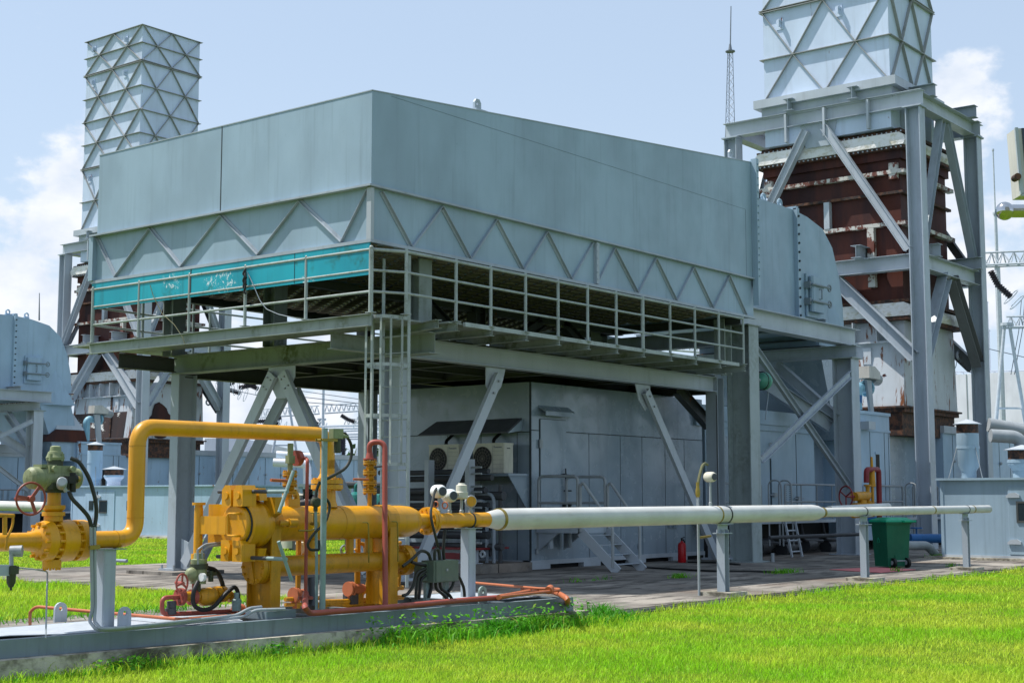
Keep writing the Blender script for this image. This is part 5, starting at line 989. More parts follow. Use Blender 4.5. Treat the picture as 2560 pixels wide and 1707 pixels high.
# ---- riser pipe with flanged nozzle
def big_pipe():
    t = thing('yellow_gas_pipe', 'large yellow gas pipe arching from the left valve up and over to the vessel', 'pipe', (10.5, YP, 1)); P = PF(t)
    xl = q(312, 1150).x; zt = 2.335; zl = 1.19; xr = q(752, 1060).x; r = .086
    a = q(195, 1240).x
    P('pipe_run', 'yellow', lambda m: m.tube([(a - .2, YP, zl), (xl, YP, zl), (xl, YP, zt), (xr, YP, zt + .012), (xr, YP, 1.95)], r, 28, .2, 10), None, True)
    P('pipe_run', 'yellow', lambda m: (m.cyl((xr, YP, 2.05), (xr, YP, 1.84), r, n=28), m.lathe([(0, r + .03), (.06, r)], (xr, YP, 1.83), n=28)), None, True)
    P('nozzle_flange', 'yellow', lambda m: flange_pair(m, (xr, YP, 1.765), (0, 0, 1), .188, .05, .006, 10, .018), None, True)
    P('nozzle_neck', 'yellow', lambda m: m.lathe([(0, .13), (.08, .105), (.2, .1), (.22, .12)], (xr, YP, 1.5), n=28), None, True)
    for z in (zl + .21, zt - .2): P('weld_seam', 'yellow_dirty', lambda m: m.cyl((xl, YP, z), (xl, YP, z + .008), r + .002, n=28), None, True)
    x = q(262, 1240).x; P('weld_seam', 'yellow_dirty', lambda m: m.cyl((x, YP, zl), (x + .012, YP, zl), r + .003, n=28), None, True)
    P('pipe_run', 'yellow', lambda m: m.cyl((4, YP, zl), (q(62, 1240).x, YP, zl), r, n=28), None, True)
    # ball valve body
    v = thing('ball_valve', 'yellow flanged ball valve in the pipe at the left edge', 'valve', (q(120, 1240).x, YP, zl)); PV = PF(v)
    xa, xb = q(62, 1240).x, q(194, 1240).x; L_ = xb - xa
    PV('body', 'yellow', lambda m: m.lathe([(0, r + .0), (.1, r + .02), (.14, r + .08), (.145, .185), (.2, .2), (L_ * .36, .2), (L_ * .365, .168), (L_ * .45, .165), (L_ * .46, .202), (L_ * .72, .202), (L_ * .73, .168), (L_ * .8, .168), (L_ * .81, .2), (L_ * .97, .2), (L_ * .98, .11), (L_, r)], (xa, YP, zl), AX, 40), None, True)
    PV('bolt_circle', 'yellow', lambda m: (m.bolts((xa + .2, YP, zl), (-1, 0, 0), .165, 12, .018, .1), m.bolts((xa + L_ * .37, YP, zl), AX, .186, 14, .016, L_ * .09), m.bolts((xa + L_ * .73, YP, zl), AX, .186, 14, .016, L_ * .08), m.bolts((xb - .03, YP, zl), AX, .16, 12, .016, .03)), None, True)
    xc = q(121, 1240).x
    PV('drain_boss', 'yellow', lambda m: (m.cyl((xc, YP, zl - .18), (xc, YP, zl - .26), .09, n=18), m.bolts((xc, YP, zl - .26), (0, 0, -1), .075, 8, .012, .02)), None, True)
    PV('bonnet', 'yellow', lambda m: m.lathe([(0, .09), (.05, .09), (.052, .11), (.09, .11), (.094, .08), (.12, .11), (.155, .11), (.157, .065), (.32, .065), (.325, .12), (.36, .12)], (xc, YP, zl + .19), n=24), None, True)
    av = thing('valve_actuator', 'mossy green valve actuator with domed top above the left ball valve', 'actuator', (xc, YP, zl + .6)); PA = PF(av); za = q(120, 1098).z
    PA('gear_case', 'dark_olive', lambda m: (m.bbox(xc - .13, xc + .13, YP - .12, YP + .12, zl + .56, za - .11, .03), m.cyl((xc, YP, za - .14), (xc, YP, za), .11)), None, True)
    xa2, xb2 = q(60, 1098).x, q(183, 1098).x; l2 = xb2 - xa2
    PA('body', 'olive', lambda m: (m.lathe([(0, .0), (.015, .08), (.05, .106), (.17, .11), (.175, .12), (l2 * .86, .118), (l2 * .865, .104), (l2 * .95, .1), (l2, .06), (l2 + .01, 0)], (xa2, YP, za), AX, 26, False), m.box(xa2 + .18, xa2 + l2 * .72, YP - .112, YP + .112, za + .04, za + .122), m.box(xa2 + .12, xa2 + l2 * .5, YP - .07, YP + .07, za + .1, za + .132)), None, True)
    xt = q(127, 1050).x; zt2 = q(127, 1068).z
    PA('top_neck', 'dark_olive', lambda m: m.cyl((xt, YP, zt2 - .03), (xt, YP, zt2 + .07), .075, n=20), None, True); PA('top_cap', 'olive', lambda m: (m.lathe([(0, .085), (.025, .09), (.05, .075), (.08, .07), (.085, .055), (.13, .05), (.14, .03)], (xt, YP, zt2 + .05), n=20), [m.box(xt + .075 * math.cos(a) - .015, xt + .075 * math.cos(a) + .015, YP + .075 * math.sin(a) - .015, YP + .075 * math.sin(a) + .015, zt2 + .04, zt2 + .11) for a in (.3, 1.9, 3.5, 5.1)]), None, True)
    PA('limit_switch', 'galv', lambda m: (m.lathe([(-.05, .05), (.05, .05), (.06, .04)], q(142, 1110, 12.05), (-.5, -.8, .3), 14), m.cyl(q(146, 1118, 12.05), q(152, 1128, 12.05), .02)), None, True); PA('air_filter', 'black_rubber', lambda m: (m.cyl(q(167, 1130, 12.05), q(167, 1085, 12.05), .03, n=14), m.cyl(q(167, 1100, 12.05), q(175, 1100, 12.05), .045, n=12), m.bbox(q(150, 1105, 12.05).x, q(170, 1105, 12.05).x, 12.0, 12.1, za - .05, za + .02, .01)), None, True); PA('brass_plug', 'brass', lambda m: m.ball(q(180, 1100, 12.03), .03, 10), None, True)
    for a_ in (-.1, .1): PA('bolt_boss', 'olive', lambda m: m.cyl((xc + a_, YP - .13, za + .09), (xc + a_, YP - .16, za + .09), .03, n=10), None, True)
    hw = thing('handwheel', 'red-brown spoked handwheel beside the green actuator at the left', 'handwheel', q(71, 1145, 11.95)); PH = PF(hw); c = q(71, 1145, 11.95)
    PH('rim', 'wheel_red', lambda m: m.ring(c, (.05, 1, 0), .15, .011, 32, 8), None, True)
    for a_ in (.9, 3.0, 5.1): PH('spoke', 'wheel_red', lambda m: m.bar(c, c + V((.15 * math.cos(a_), 0, .15 * math.sin(a_))), .03, .012, (0, 1, 0)), None, True)
    PH('hub', 'wheel_red', lambda m: (m.cyl(c - V((0, .03, 0)), c + V((0, .03, 0)), .03, n=12), m.cyl(c, c + V((.02, .28, .0)), .018, n=8)), None, True)
    # air lines from the actuator down to the skid
    m = MB(); m.tube([q(162, 1052, 12.15), q(180, 1058, 12.1), q(205, 1095, 12.05), q(220, 1150, 12.0), q(222, 1180, 12.0), q(217, 1210, 12.0)], .02, 8, .15); one(m, 'air_hose', 'hose', 'upper black flexible hose curving down from the actuator cap', 'hose')
    m = MB(); m.tube([q(158, 1128, 12.05), q(165, 1145, 12.03), q(190, 1170, 12.0), q(205, 1188, 12.0), q(210, 1210, 12.0)], .02, 8, .12); one(m, 'air_hose', 'hose', 'lower black flexible hose curving down from beneath the actuator', 'hose')
    xe_ = 8.85
    m = MB(); a_, b_ = q(209, 1205, 12.0), q(212, 1400, 12.0); m.tube([a_, b_, sZ(205, 1425, SK + .1), sZ(222, 1447, SK + .03), sZ(265, 1446, SK + .03), sZ(440, 1428, SK + .03)], .017, 10, .12); m.tube([sZ(440, 1428, SK + .03), sZ(560, 1416, SK + .03), sZ(585, 1400, SK + .1), sZ(655, 1398, SK + .1)], .017, 10, .12)
    one(m, 'conduit', 'conduit', 'inner grey conduit dropping by the square post and running along the skid', 'conduit')
    m = MB(); a_, b_ = q(217, 1205, 12.0), q(219, 1395, 12.0); m.tube([a_, b_, sZ(216, 1425, SK + .1), sZ(232, 1444, SK + .05), sZ(270, 1442, SK + .05), sZ(430, 1425, SK + .06)], .017, 10, .12); m.tube([sZ(430, 1425, SK + .06), sZ(545, 1412, SK + .05), sZ(572, 1396, SK + .12), sZ(600, 1393, SK + .12)], .017, 10, .12)
    one(m, 'conduit', 'conduit', 'outer grey conduit dropping by the square post and running along the skid', 'conduit'); m = MB(); a_ = q(205, 1257, 11.98); m.bar(a_, q(228, 1255, 11.98), .03, .04); one(m, 'conduit_clamp', 'brass', 'small brass clamp joining the two vertical conduits', 'clamp')
big_pipe()
def sq_post(px, z1, lab, w_=.075, top=True):
    c = sZ(px[0], px[1], SK); x, y = c.x, YP; t = thing('pipe_post', lab, 'pipe support', (x, y, SK)); P = PF(t)
    P('post', 'steel_grey', lambda m: m.bbox(x - w_, x + w_, y - w_, y + w_, SK, z1, .012)); P('top_plate', 'steel_mossy', lambda m: m.box(x - .17, x + .17, y - .1, y + .1, z1, z1 + .012))
sq_post((240, 1440), 1.088, 'square grey post under the yellow pipe right of the ball valve'); sq_post((1070, 1370), 1.205, 'square grey post under the yellow outlet pipe by the junction box')
# ---- tall galvanised post with junction
t = thing('instrument_post', 'tall weathered galvanised post in front of the vessel', 'post', (11.36, 11.6, SK)); P = PF(t); c = sZ(740, 1413, SK); zt = sX(740, 985, c.x).z if False else sY(741, 983, c.y).z
P('post', 'post_green', lambda m: m.cyl((c.x, c.y, SK), (c.x, c.y, zt), .034, n=18), None, True); zc_ = sY(741, 1010, c.y).z
P('clamp', 'brass', lambda m: (m.box(c.x - .1, c.x + .16, c.y - .045, c.y - .035, zc_ - .015, zc_ + .015), m.box(c.x - .1, c.x + .16, c.y + .035, c.y + .045, zc_ - .015, zc_ + .015), m.cyl((c.x - .08, c.y - .06, zc_), (c.x - .08, c.y + .06, zc_), .01, n=6)))
t = thing('level_switch', 'small green junction head clamped at the top of the galvanised post', 'instrument', (c.x + .15, c.y, zc_)); P = PF(t)
P('head', 'olive', lambda m: (m.bbox(c.x + .1, c.x + .26, c.y - .05, c.y + .05, zc_ + .02, zc_ + .13, .015), m.cyl((c.x + .25, c.y, zc_ + .06), (c.x + .36, c.y, zc_ + .05), .022, n=10)), None, True); P('body', 'dark_olive', lambda m: m.cyl((c.x + .2, c.y, zc_ + .01), (c.x + .2, c.y, zc_ - .14), .04, n=14), None, True)
m = MB(); m.tube([V((c.x + .36, c.y, zc_ + .05)), sY(790, 992, c.y), sY(808, 1020, c.y), sY(808, 1050, c.y), sY(795, 1075, c.y), sY(765, 1092, c.y), V((c.x + .03, c.y, sY(745, 1100, c.y).z))], .018, 10, .16); one(m, 'flex_hose', 'hose', 'black flexible hose looping from the junction head to the galvanised post', 'hose')
t = thing('flow_sensor', 'weathered sensor head on a thin tube left of the galvanised post', 'instrument', sY(727, 1190, 11.75)); P = PF(t); cc = sY(725, 1153, 11.75)
P('head', 'dark_olive', lambda m: (m.lathe([(-.05, .05), (.04, .055), (.05, .04)], cc, (-.4, -.9, 0), 16), m.cyl(cc, cc - V((0, 0, .1)), .025)), None, True); P('stem', 'post_green', lambda m: m.tube([cc - V((0, 0, .08)), sY(727, 1270, 11.75), sY(727, 1408, 11.62)], .017, 8), None, True); P('lead', 'hose', lambda m: m.tube([cc + V((0, 0, .05)), sY(727, 1125, 11.75), sY(735, 1105, 11.72)], .017, 8, .05), None, True)
m = MB(); m.tube([sY(745, 1140, 11.7), sY(757, 1155, 11.7), sY(757, 1170, 11.7), sY(748, 1200, 11.7), sY(720, 1225, 11.7), sY(705, 1250, 11.72), sY(712, 1263, 11.72), sY(730, 1262, 11.7)], .016, 8, .1); one(m, 'flex_hose', 'hose', 'dark hose curling round the galvanised post against the vessel', 'hose')
# ---- relief valve columns and red vents
def relief(px, lab, levels, base=1158, y=YP):
    b = q(px, base, y); t = thing('relief_valve', lab, 'valve', b); P = PF(t)
    def f(m):
        zs = [q(px, l, y).z for l in levels]; m.cyl(b - V((0, 0, .03)), (b.x, b.y, zs[-1]), .028, n=14)
        for z in zs: flange_pair(m, (b.x, b.y, z), (0, 0, 1), .085, .018, .004, 6, .012)
        for z0_, z1_ in zip(zs, zs[1:]): m.lathe([(0, .03), ((z1_ - z0_) * .5, .055), (z1_ - z0_, .03)], (b.x, b.y, z0_), n=14)
    P('body', 'yellow_dirty', f, None, True); return t, P, b
t, P, b = relief(665, 'yellow relief valve column with green spring housing and red outlet disc', (1132, 1110, 1088)); zz = q(665, 1060).z
P('spring_housing', 'olive', lambda m: (m.cyl((b.x, b.y, q(665, 1085).z), (b.x, b.y, zz), .03), m.bbox(b.x - .05, b.x + .045, b.y - .04, b.y + .04, q(665, 1064).z, q(665, 1046).z, .01), m.cyl((b.x, b.y, q(665, 1046).z), (b.x, b.y, q(665, 1018).z), .035, n=12)), None, True)
P('outlet_disc', 'red_pipe', lambda m: m.cyl(q(678, 1052), q(687, 1052), .09, n=20), None, True); P('lever', 'orange_pipe', lambda m: m.cyl(q(660, 1104, 12.15), q(622, 1102, 12.15), .018, n=8), None, True); P('lever_bar', 'post_green', lambda m: m.cyl(q(628, 1103, 12.1), q(605, 1178, 12.1), .016, n=8), None, True) if False else None
m = MB(); yv = 11.95; m.tube([q(687, 1052), q(703, 1052), q(706, 1056, yv), q(704, 1200, yv), q(702, 1355, yv)], .02, 12, .05); m.lathe([(0, .02), (.05, .045), (.055, .085), (.085, .085), (.09, .04)], q(702, 1358, yv), (0, 0, -1), 16); m.tube([q(702, 1372, yv) + V((0, 0, .05)), sZ(700, 1395, SK + .14), sZ(712, 1408, SK + .05), sZ(900, 1393, SK + .06), sZ(1060, 1378, SK + .06), sZ(1150, 1371, SK + .06)], .033, 14, .1)
one(m, 'vent_pipe', 'red_pipe', 'slim red vent pipe dropping left of the galvanised post into the header on the skid', 'pipe')
t, P, b = relief(849, 'yellow relief valve column below the arched red vent pipe', (1128, 1109, 1085, 1062)); P('lever', 'orange_pipe', lambda m: m.cyl(q(846, 1101, 12.15), q(812, 1100, 12.15), .014, n=8), None, True); P('side_tap', 'dark_pipe', lambda m: m.cyl(q(856, 1073), q(882, 1070), .012, n=8), None, True)
m = MB(); m.tube([q(849, 1045), q(848, 1015), q(884, 1015, 12.1), q(884, 1200, 11.95), q(885, 1395, 11.75)], .033, 16, .1); m.lathe([(0, .08), (.02, .08), (.022, .05), (.1, .033)], q(849, 1056), n=16); one(m, 'vent_pipe', 'red_pipe', 'thick red vent pipe arching off the right relief valve and dropping before the vessel', 'pipe')
for k_, (px, y_) in enumerate(((1010, 12.0),)): pass
m = MB(); zr = SK + .07; m.tube([sZ(1145, 1371, zr), sZ(1200, 1361, zr), sZ(1245, 1353, zr)], .033, 12); m.tube([sZ(1200, 1356, zr), sZ(1225, 1354, zr), sZ(1270, 1357, zr), sZ(1290, 1366, zr), sZ(1303, 1375, zr), sZ(1304, 1398, .02)], .036, 14, .2); one(m, 'drain_pipe', 'orange_pipe', 'thick rust-red pipe bending into the grass at the right end of the skid', 'pipe')
m = MB(); zr = SK + .12; m.tube([sZ(1060, 1335, zr), sZ(1240, 1351, zr), sZ(1285, 1352, zr), sZ(1283, 1355, zr), sZ(1220, 1362, zr), sZ(1150, 1370, zr)], .018, 10, .06); m.lathe([(-.05, .05), (.05, .05)], sZ(1262, 1353, zr + .02), (.9, .3, .2), 12); one(m, 'drain_pipe', 'orange_pipe', 'thin orange pipe doubling back on itself right of the skid', 'pipe')
m = MB(); zr = SK + .06; m.tube([sZ(69, 1440, .05), sZ(69, 1405, .33), sZ(82, 1392, .4), sZ(250, 1407, .38), sZ(420, 1422, .38), sZ(520, 1414, .37)], .018, 12, .1); one(m, 'drain_pipe', 'orange_pipe', 'long thin orange pipe lying along the left part of the skid', 'pipe')
m = MB(); m.tube([sZ(105, 1465, SK), sZ(106, 1316, .9) if False else sY(109, 1312, 12.3), sY(80, 1307, 12.3), sY(40, 1303, 12.3)], .008, 6, .03); one(m, 'sensing_tube', 'conduit', 'thin bent sensing tube standing at the far left of the skid', 'pipe')
# ---- bottom left instruments
t = thing('regulator', 'dark air regulator and transmitter below the pipe at the left edge', 'instrument', sY(25, 1300, 12.0)); P = PF(t); k = lambda a, b: sY(a, b, 12.0)
P('transmitter', 'galv', lambda m: (m.lathe([(-.05, .05), (.06, .055)], k(36, 1265), (.7, -.7, 0), 14), m.cyl(k(26, 1270), k(26, 1300), .02)), None, True); P('regulator_body', 'dark_olive', lambda m: (m.bbox(k(17, 1310).x, k(38, 1310).x, 11.95, 12.05, k(20, 1318).z, k(20, 1300).z, .01), m.lathe([(0, .02), (.04, .04), (.16, .045), (.2, .045)], k(25, 1348), n=14), m.cyl(k(25, 1345), k(25, 1355), .012)), None, True); P('bracket', 'steel_grey', lambda m: m.bar(k(-30, 1309), k(20, 1309), .05, .1)); P('tube', 'yellow_dirty', lambda m: (m.tube([k(30, 1180), k(30, 1205), k(14, 1240), k(14, 1262)], .012, 8, .05), m.cyl(k(-20, 1182), k(32, 1184), .018), m.cyl(k(11, 1185), k(11, 1228), .022)), None, True)
# ---- junction box with hoses
t = thing('junction_box', 'grey-green junction box with many black hoses on short legs at the right of the vessel', 'junction box', (13.8, 12.0, SK)); P = PF(t); jb = 11.98
a, b = q(978, 1287, jb), q(1035, 1333, jb); P('case', 'box_green', lambda m: (m.bbox(a.x + .02, b.x, jb - .12, jb + .1, b.z, a.z, .01), m.box(a.x + .05, b.x + .0, jb - .13, jb - .121, b.z + .01, a.z - .01), m.bbox(a.x - .09, a.x + .02, jb - .02, jb + .12, b.z + .02, a.z - .02, .01))); P('lock', 'galv', lambda m: m.box((a.x + b.x) / 2, (a.x + b.x) / 2 + .03, jb - .14, jb - .13, (a.z + b.z) / 2, (a.z + b.z) / 2 + .03))
for px in (983, 1027): x = q(px, 1340, jb).x; P('leg', 'post_green', lambda m: m.box(x - .03, x + .03, jb + .0, jb + .05, SK, b.z))
hs = [((990, 1288), (985, 1270), (968, 1262), (945, 1285), (925, 1300)), ((998, 1287), (998, 1265), (1003, 1258), (1008, 1265), (1010, 1288)), ((978, 1305), (955, 1315), (950, 1345), (935, 1365), (925, 1367)), ((978, 1312), (962, 1320), (956, 1350), (955, 1376)), ((978, 1320), (966, 1330), (962, 1376)), ((1035, 1300), (1045, 1300), (1048, 1312)), ((1035, 1308), (1052, 1318), (1066, 1350), (1067, 1370)), ((1035, 1318), (1043, 1325), (1040, 1345), (1030, 1358)), ((990, 1333), (991, 1350), (985, 1372)), ((1000, 1333), (1001, 1352), (1015, 1362), (1030, 1378)), ((1010, 1333), (1012, 1352), (1030, 1362), (1040, 1378)), ((1020, 1288), (1018, 1260), (1022, 1215)), ((978, 1298), (960, 1295), (945, 1290))]
for h_ in hs: P('hose', 'hose' if len(h_) > 3 else 'black_rubber', lambda m: m.tube([q(x_, y_, jb - .02) for x_, y_ in h_], .02, 8, .08), None, True)
# ---- small valve with actuator at the left foot of the vessel
t = thing('drain_valve', 'small yellow drain valve with red flanges and elbow at the left foot of the vessel', 'valve', sY(450, 1370, 12.55)); P = PF(t); k = lambda a_, b_: sY(a_, b_, 12.55)
P('body', 'yellow_dirty', lambda m: (m.cyl(k(420, 1370), k(500, 1366), .055, n=16), m.lathe([(0, .07), (.06, .1), (.2, .1), (.26, .06)], k(455, 1371), AX, 16), m.cyl(k(493, 1365), k(503, 1364), .09, n=16), m.cyl(k(507, 1364), k(515, 1363), .09, n=16), m.tube([k(515, 1364), k(532, 1362), k(535, 1372), k(525, 1378)], .03, 8, .04)), None, True)
P('flange', 'red_pipe', lambda m: (m.cyl(k(410, 1370), k(418, 1370), .095, n=16), m.cyl(k(437, 1371), k(447, 1371), .085, n=16), m.bolts(k(410, 1370), (-1, 0, 0), .07, 6, .012, .02)), None, True)
P('elbow_pipe', 'red_pipe', lambda m: m.tube([k(412, 1370), k(372, 1372), k(372, 1410), k(440, 1408), k(545, 1402)], .025, 12, .07), None, True); P('lever', 'red_pipe', lambda m: m.bar(k(446, 1365), k(444, 1336), .03, .02, (0, 1, 0)))
P('support', 'dark_pipe', lambda m: (m.cyl(k(392, 1410), k(392, 1396), .06, n=14), m.cyl(k(394, 1396), k(394, 1380), .05, n=14)), None, True); P('flange', 'orange_pipe', lambda m: (m.cyl(k(540, 1403), k(546, 1402), .075, n=16), m.cyl(k(549, 1402), k(556, 1401), .075, n=16)), None, True)
t = thing('valve_actuator', 'small mossy actuator standing over the drain valve with looping black hoses', 'actuator', k(455, 1345)); P = PF(t)
P('body', 'olive', lambda m: (m.ball(k(440, 1318), .075, 16), m.cyl(k(455, 1340), k(457, 1305), .085, n=16)), None, True); P('neck', 'dark_olive', lambda m: m.cyl(k(457, 1306), k(457, 1294), .1, n=16), None, True); P('cap', 'olive', lambda m: m.lathe([(0, .085), (.05, .09), (.06, .06), (.12, .055)], k(457, 1295), n=14), None, True); P('regulator', 'dark_olive', lambda m: (m.cyl(k(484, 1335), k(484, 1310), .03, n=12), m.cyl(k(470, 1318), k(495, 1316), .025, n=10)), None, True); P('switch_head', 'sticker_white', lambda m: m.cyl(sY(462, 1325, 12.42), sY(468, 1325, 12.42), .045, n=14), None, True)
P('hose', 'black_rubber', lambda m: m.tube([k(470, 1302), k(498, 1308), k(512, 1340), k(516, 1372)], .026, 10, .12), None, True); P('hose', 'black_rubber', lambda m: m.tube([sY(455, 1335, 12.42), sY(443, 1360, 12.4), sY(443, 1390, 12.4), sY(465, 1402, 12.4), sY(490, 1395, 12.4), sY(520, 1360, 12.4), sY(540, 1345, 12.4), sY(548, 1362, 12.4), sY(546, 1385, 12.4)], .024, 10, .1), None, True); P('gland', 'post_green', lambda m: m.lathe([(0, .05), (.12, .055), (.14, .03), (.2, .03)], sY(543, 1402, 12.4), n=12), None, True); P('stem', 'dark_olive', lambda m: m.cyl(k(455, 1365), k(455, 1335), .03), None, True)
t = thing('handwheel', 'small red handwheel beside the drain valve actuator', 'handwheel', sY(417, 1340, 12.4)); P = PF(t); c = sY(418, 1339, 12.4)
P('rim', 'red_pipe', lambda m: m.ring(c, (-.25, 1, 0), .098, .011, 28, 8), None, True)
for a_ in (1.5, 3.4, 5.7): P('spoke', 'red_pipe', lambda m: m.bar(c, c + V((.093 * math.cos(a_), .02 * math.cos(a_), .093 * math.sin(a_))), .022, .01, (0, 1, 0)), None, True)
P('hub', 'red_pipe', lambda m: m.cyl(c - V((0, .02, 0)), c + V((.05, .16, 0)), .02, n=10), None, True)
m = MB(); m.tube([sY(455, 1262, 12.5), sY(470, 1250, 12.5), sY(520, 1245, 12.6)], .014, 8, .08); m.tube([sY(464, 1265, 12.5), sY(478, 1254, 12.5), sY(530, 1248, 12.6)], .014, 8, .08); m.cyl(sY(454, 1262, 12.5), sY(455, 1300, 12.5), .014, n=10); m.cyl(sY(464, 1265, 12.5), sY(465, 1300, 12.5), .014, n=10); one(m, 'conduit_pair', 'conduit', 'pair of grey conduits rising behind the vessel door hinge', 'conduit')
# ---- drain pipework under the vessel
t = thing('drain_manifold', 'yellow drain pipes and small valves low under the vessel', 'pipework', (12.4, 12.6, SK)); P = PF(t); k = lambda a_, b_, y_=12.55: sY(a_, b_, y_)
for (l, r_) in ((((655, 1376), (690, 1374), (740, 1372)), .025), (((740, 1381), (800, 1380), (855, 1376), (925, 1371)), .03), (((655, 1388), (720, 1386), (800, 1388), (860, 1384)), .022), (((830, 1390), (830, 1360), (850, 1349), (925, 1349)), .03), (((720, 1392), (800, 1396), (880, 1390)), .022), (((818, 1310), (818, 1360), (840, 1362), (845, 1330)), .02), (((893, 1330), (893, 1354), (915, 1354), (918, 1310)), .025), (((700, 1240), (706, 1275), (706, 1300)), .02), (((820, 1248), (838, 1248), (842, 1290)), .025), (((905, 1290), (905, 1250), (920, 1246)), .025)): P('drain_pipe', 'yellow_dirty', lambda m: m.tube([k(*p_) for p_ in l], r_, 10, .06), None, True)
for px, py in ((677, 1366), (803, 1352)): P('drain_valve', 'orange_pipe', lambda m: (m.cyl(k(px - 5, py), k(px - 1, py), .09, n=16), m.cyl(k(px + 1, py), k(px + 6, py), .09, n=16), m.lathe([(0, .05), (.1, .07), (.2, .05)], k(px + 5, py), AX, 14), m.cyl(k(px, py), k(px, py + 30), .025)), None, True)
P('lever', 'yellow', lambda m: m.bar(k(896, 1345, 12.2), k(915, 1318, 12.2), .03, .015, (0, 1, 0))); P('float_chamber', 'beige', lambda m: (m.lathe([(0, .05), (.2, .05), (.21, .08), (.23, .08), (.24, .05), (.4, .05)], k(693, 1290, 12.7), n=14), m.cyl(k(673, 1295, 12.4), k(689, 1293, 12.4), .05, n=16)), None, True); P('gauge_ring', 'post_green', lambda m: m.ring(k(790, 1262, 12.5), (0, 1, 0), .05, .015, 18, 6), None, True); P('stay', 'yellow_dirty', lambda m: (m.bar(k(680, 1300, 12.5), k(722, 1235, 12.5), .03, .02, (0, 1, 0)), m.bar(k(845, 1300, 12.5), k(868, 1250, 12.5), .03, .02, (0, 1, 0)), m.bar(k(815, 1260, 12.5), k(840, 1300, 12.5), .02, .02, (0, 1, 0))))
P('stand', 'dark_pipe', lambda m: [m.box(x_, x_ + .12, 12.5, 12.65, SK, SK + .12) for x_ in (12.05, 12.75)])
m = MB(); x_ = k(795, 1380).x; m.tube([k(715, 1330, 12.05), k(717, 1395, 11.9)], .05, 12); one(m, 'riser_pipe', 'dark_pipe', 'dark blue-grey vertical pipe directly behind the galvanised post', 'pipe')
# ================================================================== substation, masts and far things
def lattice(m, a, b, h, w_=.0, n=12, r=.03, up=V((0, 0, 1))):
    a, b = V(a), V(b); s_ = (b - a).cross(up).normalized() * (w_ or h * .5); ch_ = [(a + up * h, b + up * h), (a + s_, b + s_), (a - s_, b - s_)]
    for p, e in ch_: m.cyl(p, e, r, n=5)
    for i in range(n):
        t0, t1, tm = i / n, (i + 1) / n, (i + .5) / n
        top = ch_[0][0].lerp(ch_[0][1], tm)
        for c0, c1 in ch_[1:]: m.cyl(c0.lerp(c1, t0), top, r * .6, n=4); m.cyl(top, c0.lerp(c1, t1), r * .6, n=4)
def gantry_beam(pa, pb, D, h, lab, n=14, r=.045):
    m = MB(); lattice(m, sD(*pa, D), sD(*pb, D), h, 0, n, r); return one(m, 'gantry_beam', 'gantry', lab, 'gantry beam')
gantry_beam((500, 877), (600, 862), 78, .55, 'high lattice gantry beam seen just under the left platform beam', 8)
gantry_beam((575, 960), (733, 950), 98, .55, 'pale lattice beam left of the substation mast'); gantry_beam((745, 949), (900, 938), 98, .55, 'pale lattice beam running right from the substation mast')
gantry_beam((790, 977), (930, 968), 118, .5, 'small far lattice beam behind the ladder cage'); gantry_beam((1500, 800), (1640, 812), 90, .5, 'lattice beam glimpsed through the walkway railing', 8)
gantry_beam((2240, 612), (2420, 604), 62, .58, 'broad lattice beam at the right edge with hanging insulator', 7, .05); gantry_beam((2312, 752), (2420, 750), 66, .5, 'short lattice crossarm at the right edge on an A-frame', 5, .05); gantry_beam((2165, 865), (2420, 860), 92, .3, 'thin lattice rail along the top of the white building', 14)
def pole(nm, px, y0, y1, D, r0, r1, lab, cat='mast'):
    a, b = sD(px, y0, D), sD(px, y1, D); b = V((a.x, a.y, b.z)); a.z = max(a.z, 0) if y0 > 1100 else a.z; m = MB(); m.cyl(a, b, r0, r1, 8); return m, a, b
def mast(px, ys, D, rs, lab, foot=1165):
    a = sD(px, foot, D); t = thing('lightning_rod', lab, 'mast', (a.x, a.y, 0), 'lightning rods of the substation'); P = PF(t); zs = [0] + [sD(px, y, D).z for y in ys]
    for i, r_ in enumerate(rs): P('tube', 'gantry', lambda m: (m.cyl((a.x, a.y, zs[i]), (a.x, a.y, zs[i + 1]), r_, n=8), m.cyl((a.x, a.y, zs[i + 1] - .06), (a.x, a.y, zs[i + 1] + .06), r_ * 1.6, n=8)), None, True)
mast(739, (985, 888), 97, (.14, .09), 'slim pole rising from the lattice beam behind the yellow pipe'); mast(905, (960, 905), 110, (.12, .07), 'slim pole just right of the ladder cage') if False else None
mast(2311, (610, 490, 345), 84, (.17, .1, .045), 'tall pale lightning rod at the right edge'); mast(2285, (760, 695), 95, (.07, .035), 'thin lightning rod left of the tall one at the right edge'); mast(852, (985, 925), 116, (.12, .08), 'slim pole seen through the bars of the ladder cage')
m = MB(); m.cyl(sD(90, 736, 60), sD(90.5, 673, 60), .035, .015, 6); one(m, 'duct_rod', 'wire', 'thin rod standing above the left-hand blue duct', 'rod')
def aframe(px, y, D, sp, lab):
    t0 = sD(px, y, D); t = thing('gantry_post', lab, 'gantry post', (t0.x, t0.y, 0)); P = PF(t)
    for s_ in (-1, 1): P('leg', 'gantry', lambda m: m.cyl(V((t0.x, t0.y, 0)) + _R * s_ * sp, t0 + _R * s_ * .12, .1, .075, 10), None, True)
    P('tie', 'gantry', lambda m: m.cyl(V((t0.x, t0.y, t0.z * .6)) - _R * sp * .5, V((t0.x, t0.y, t0.z * .6)) + _R * sp * .5, .05, n=6)); P('head_plate', 'gantry', lambda m: m.lathe([(0, .3), (.12, .3)], t0, n=10))
    return t, P
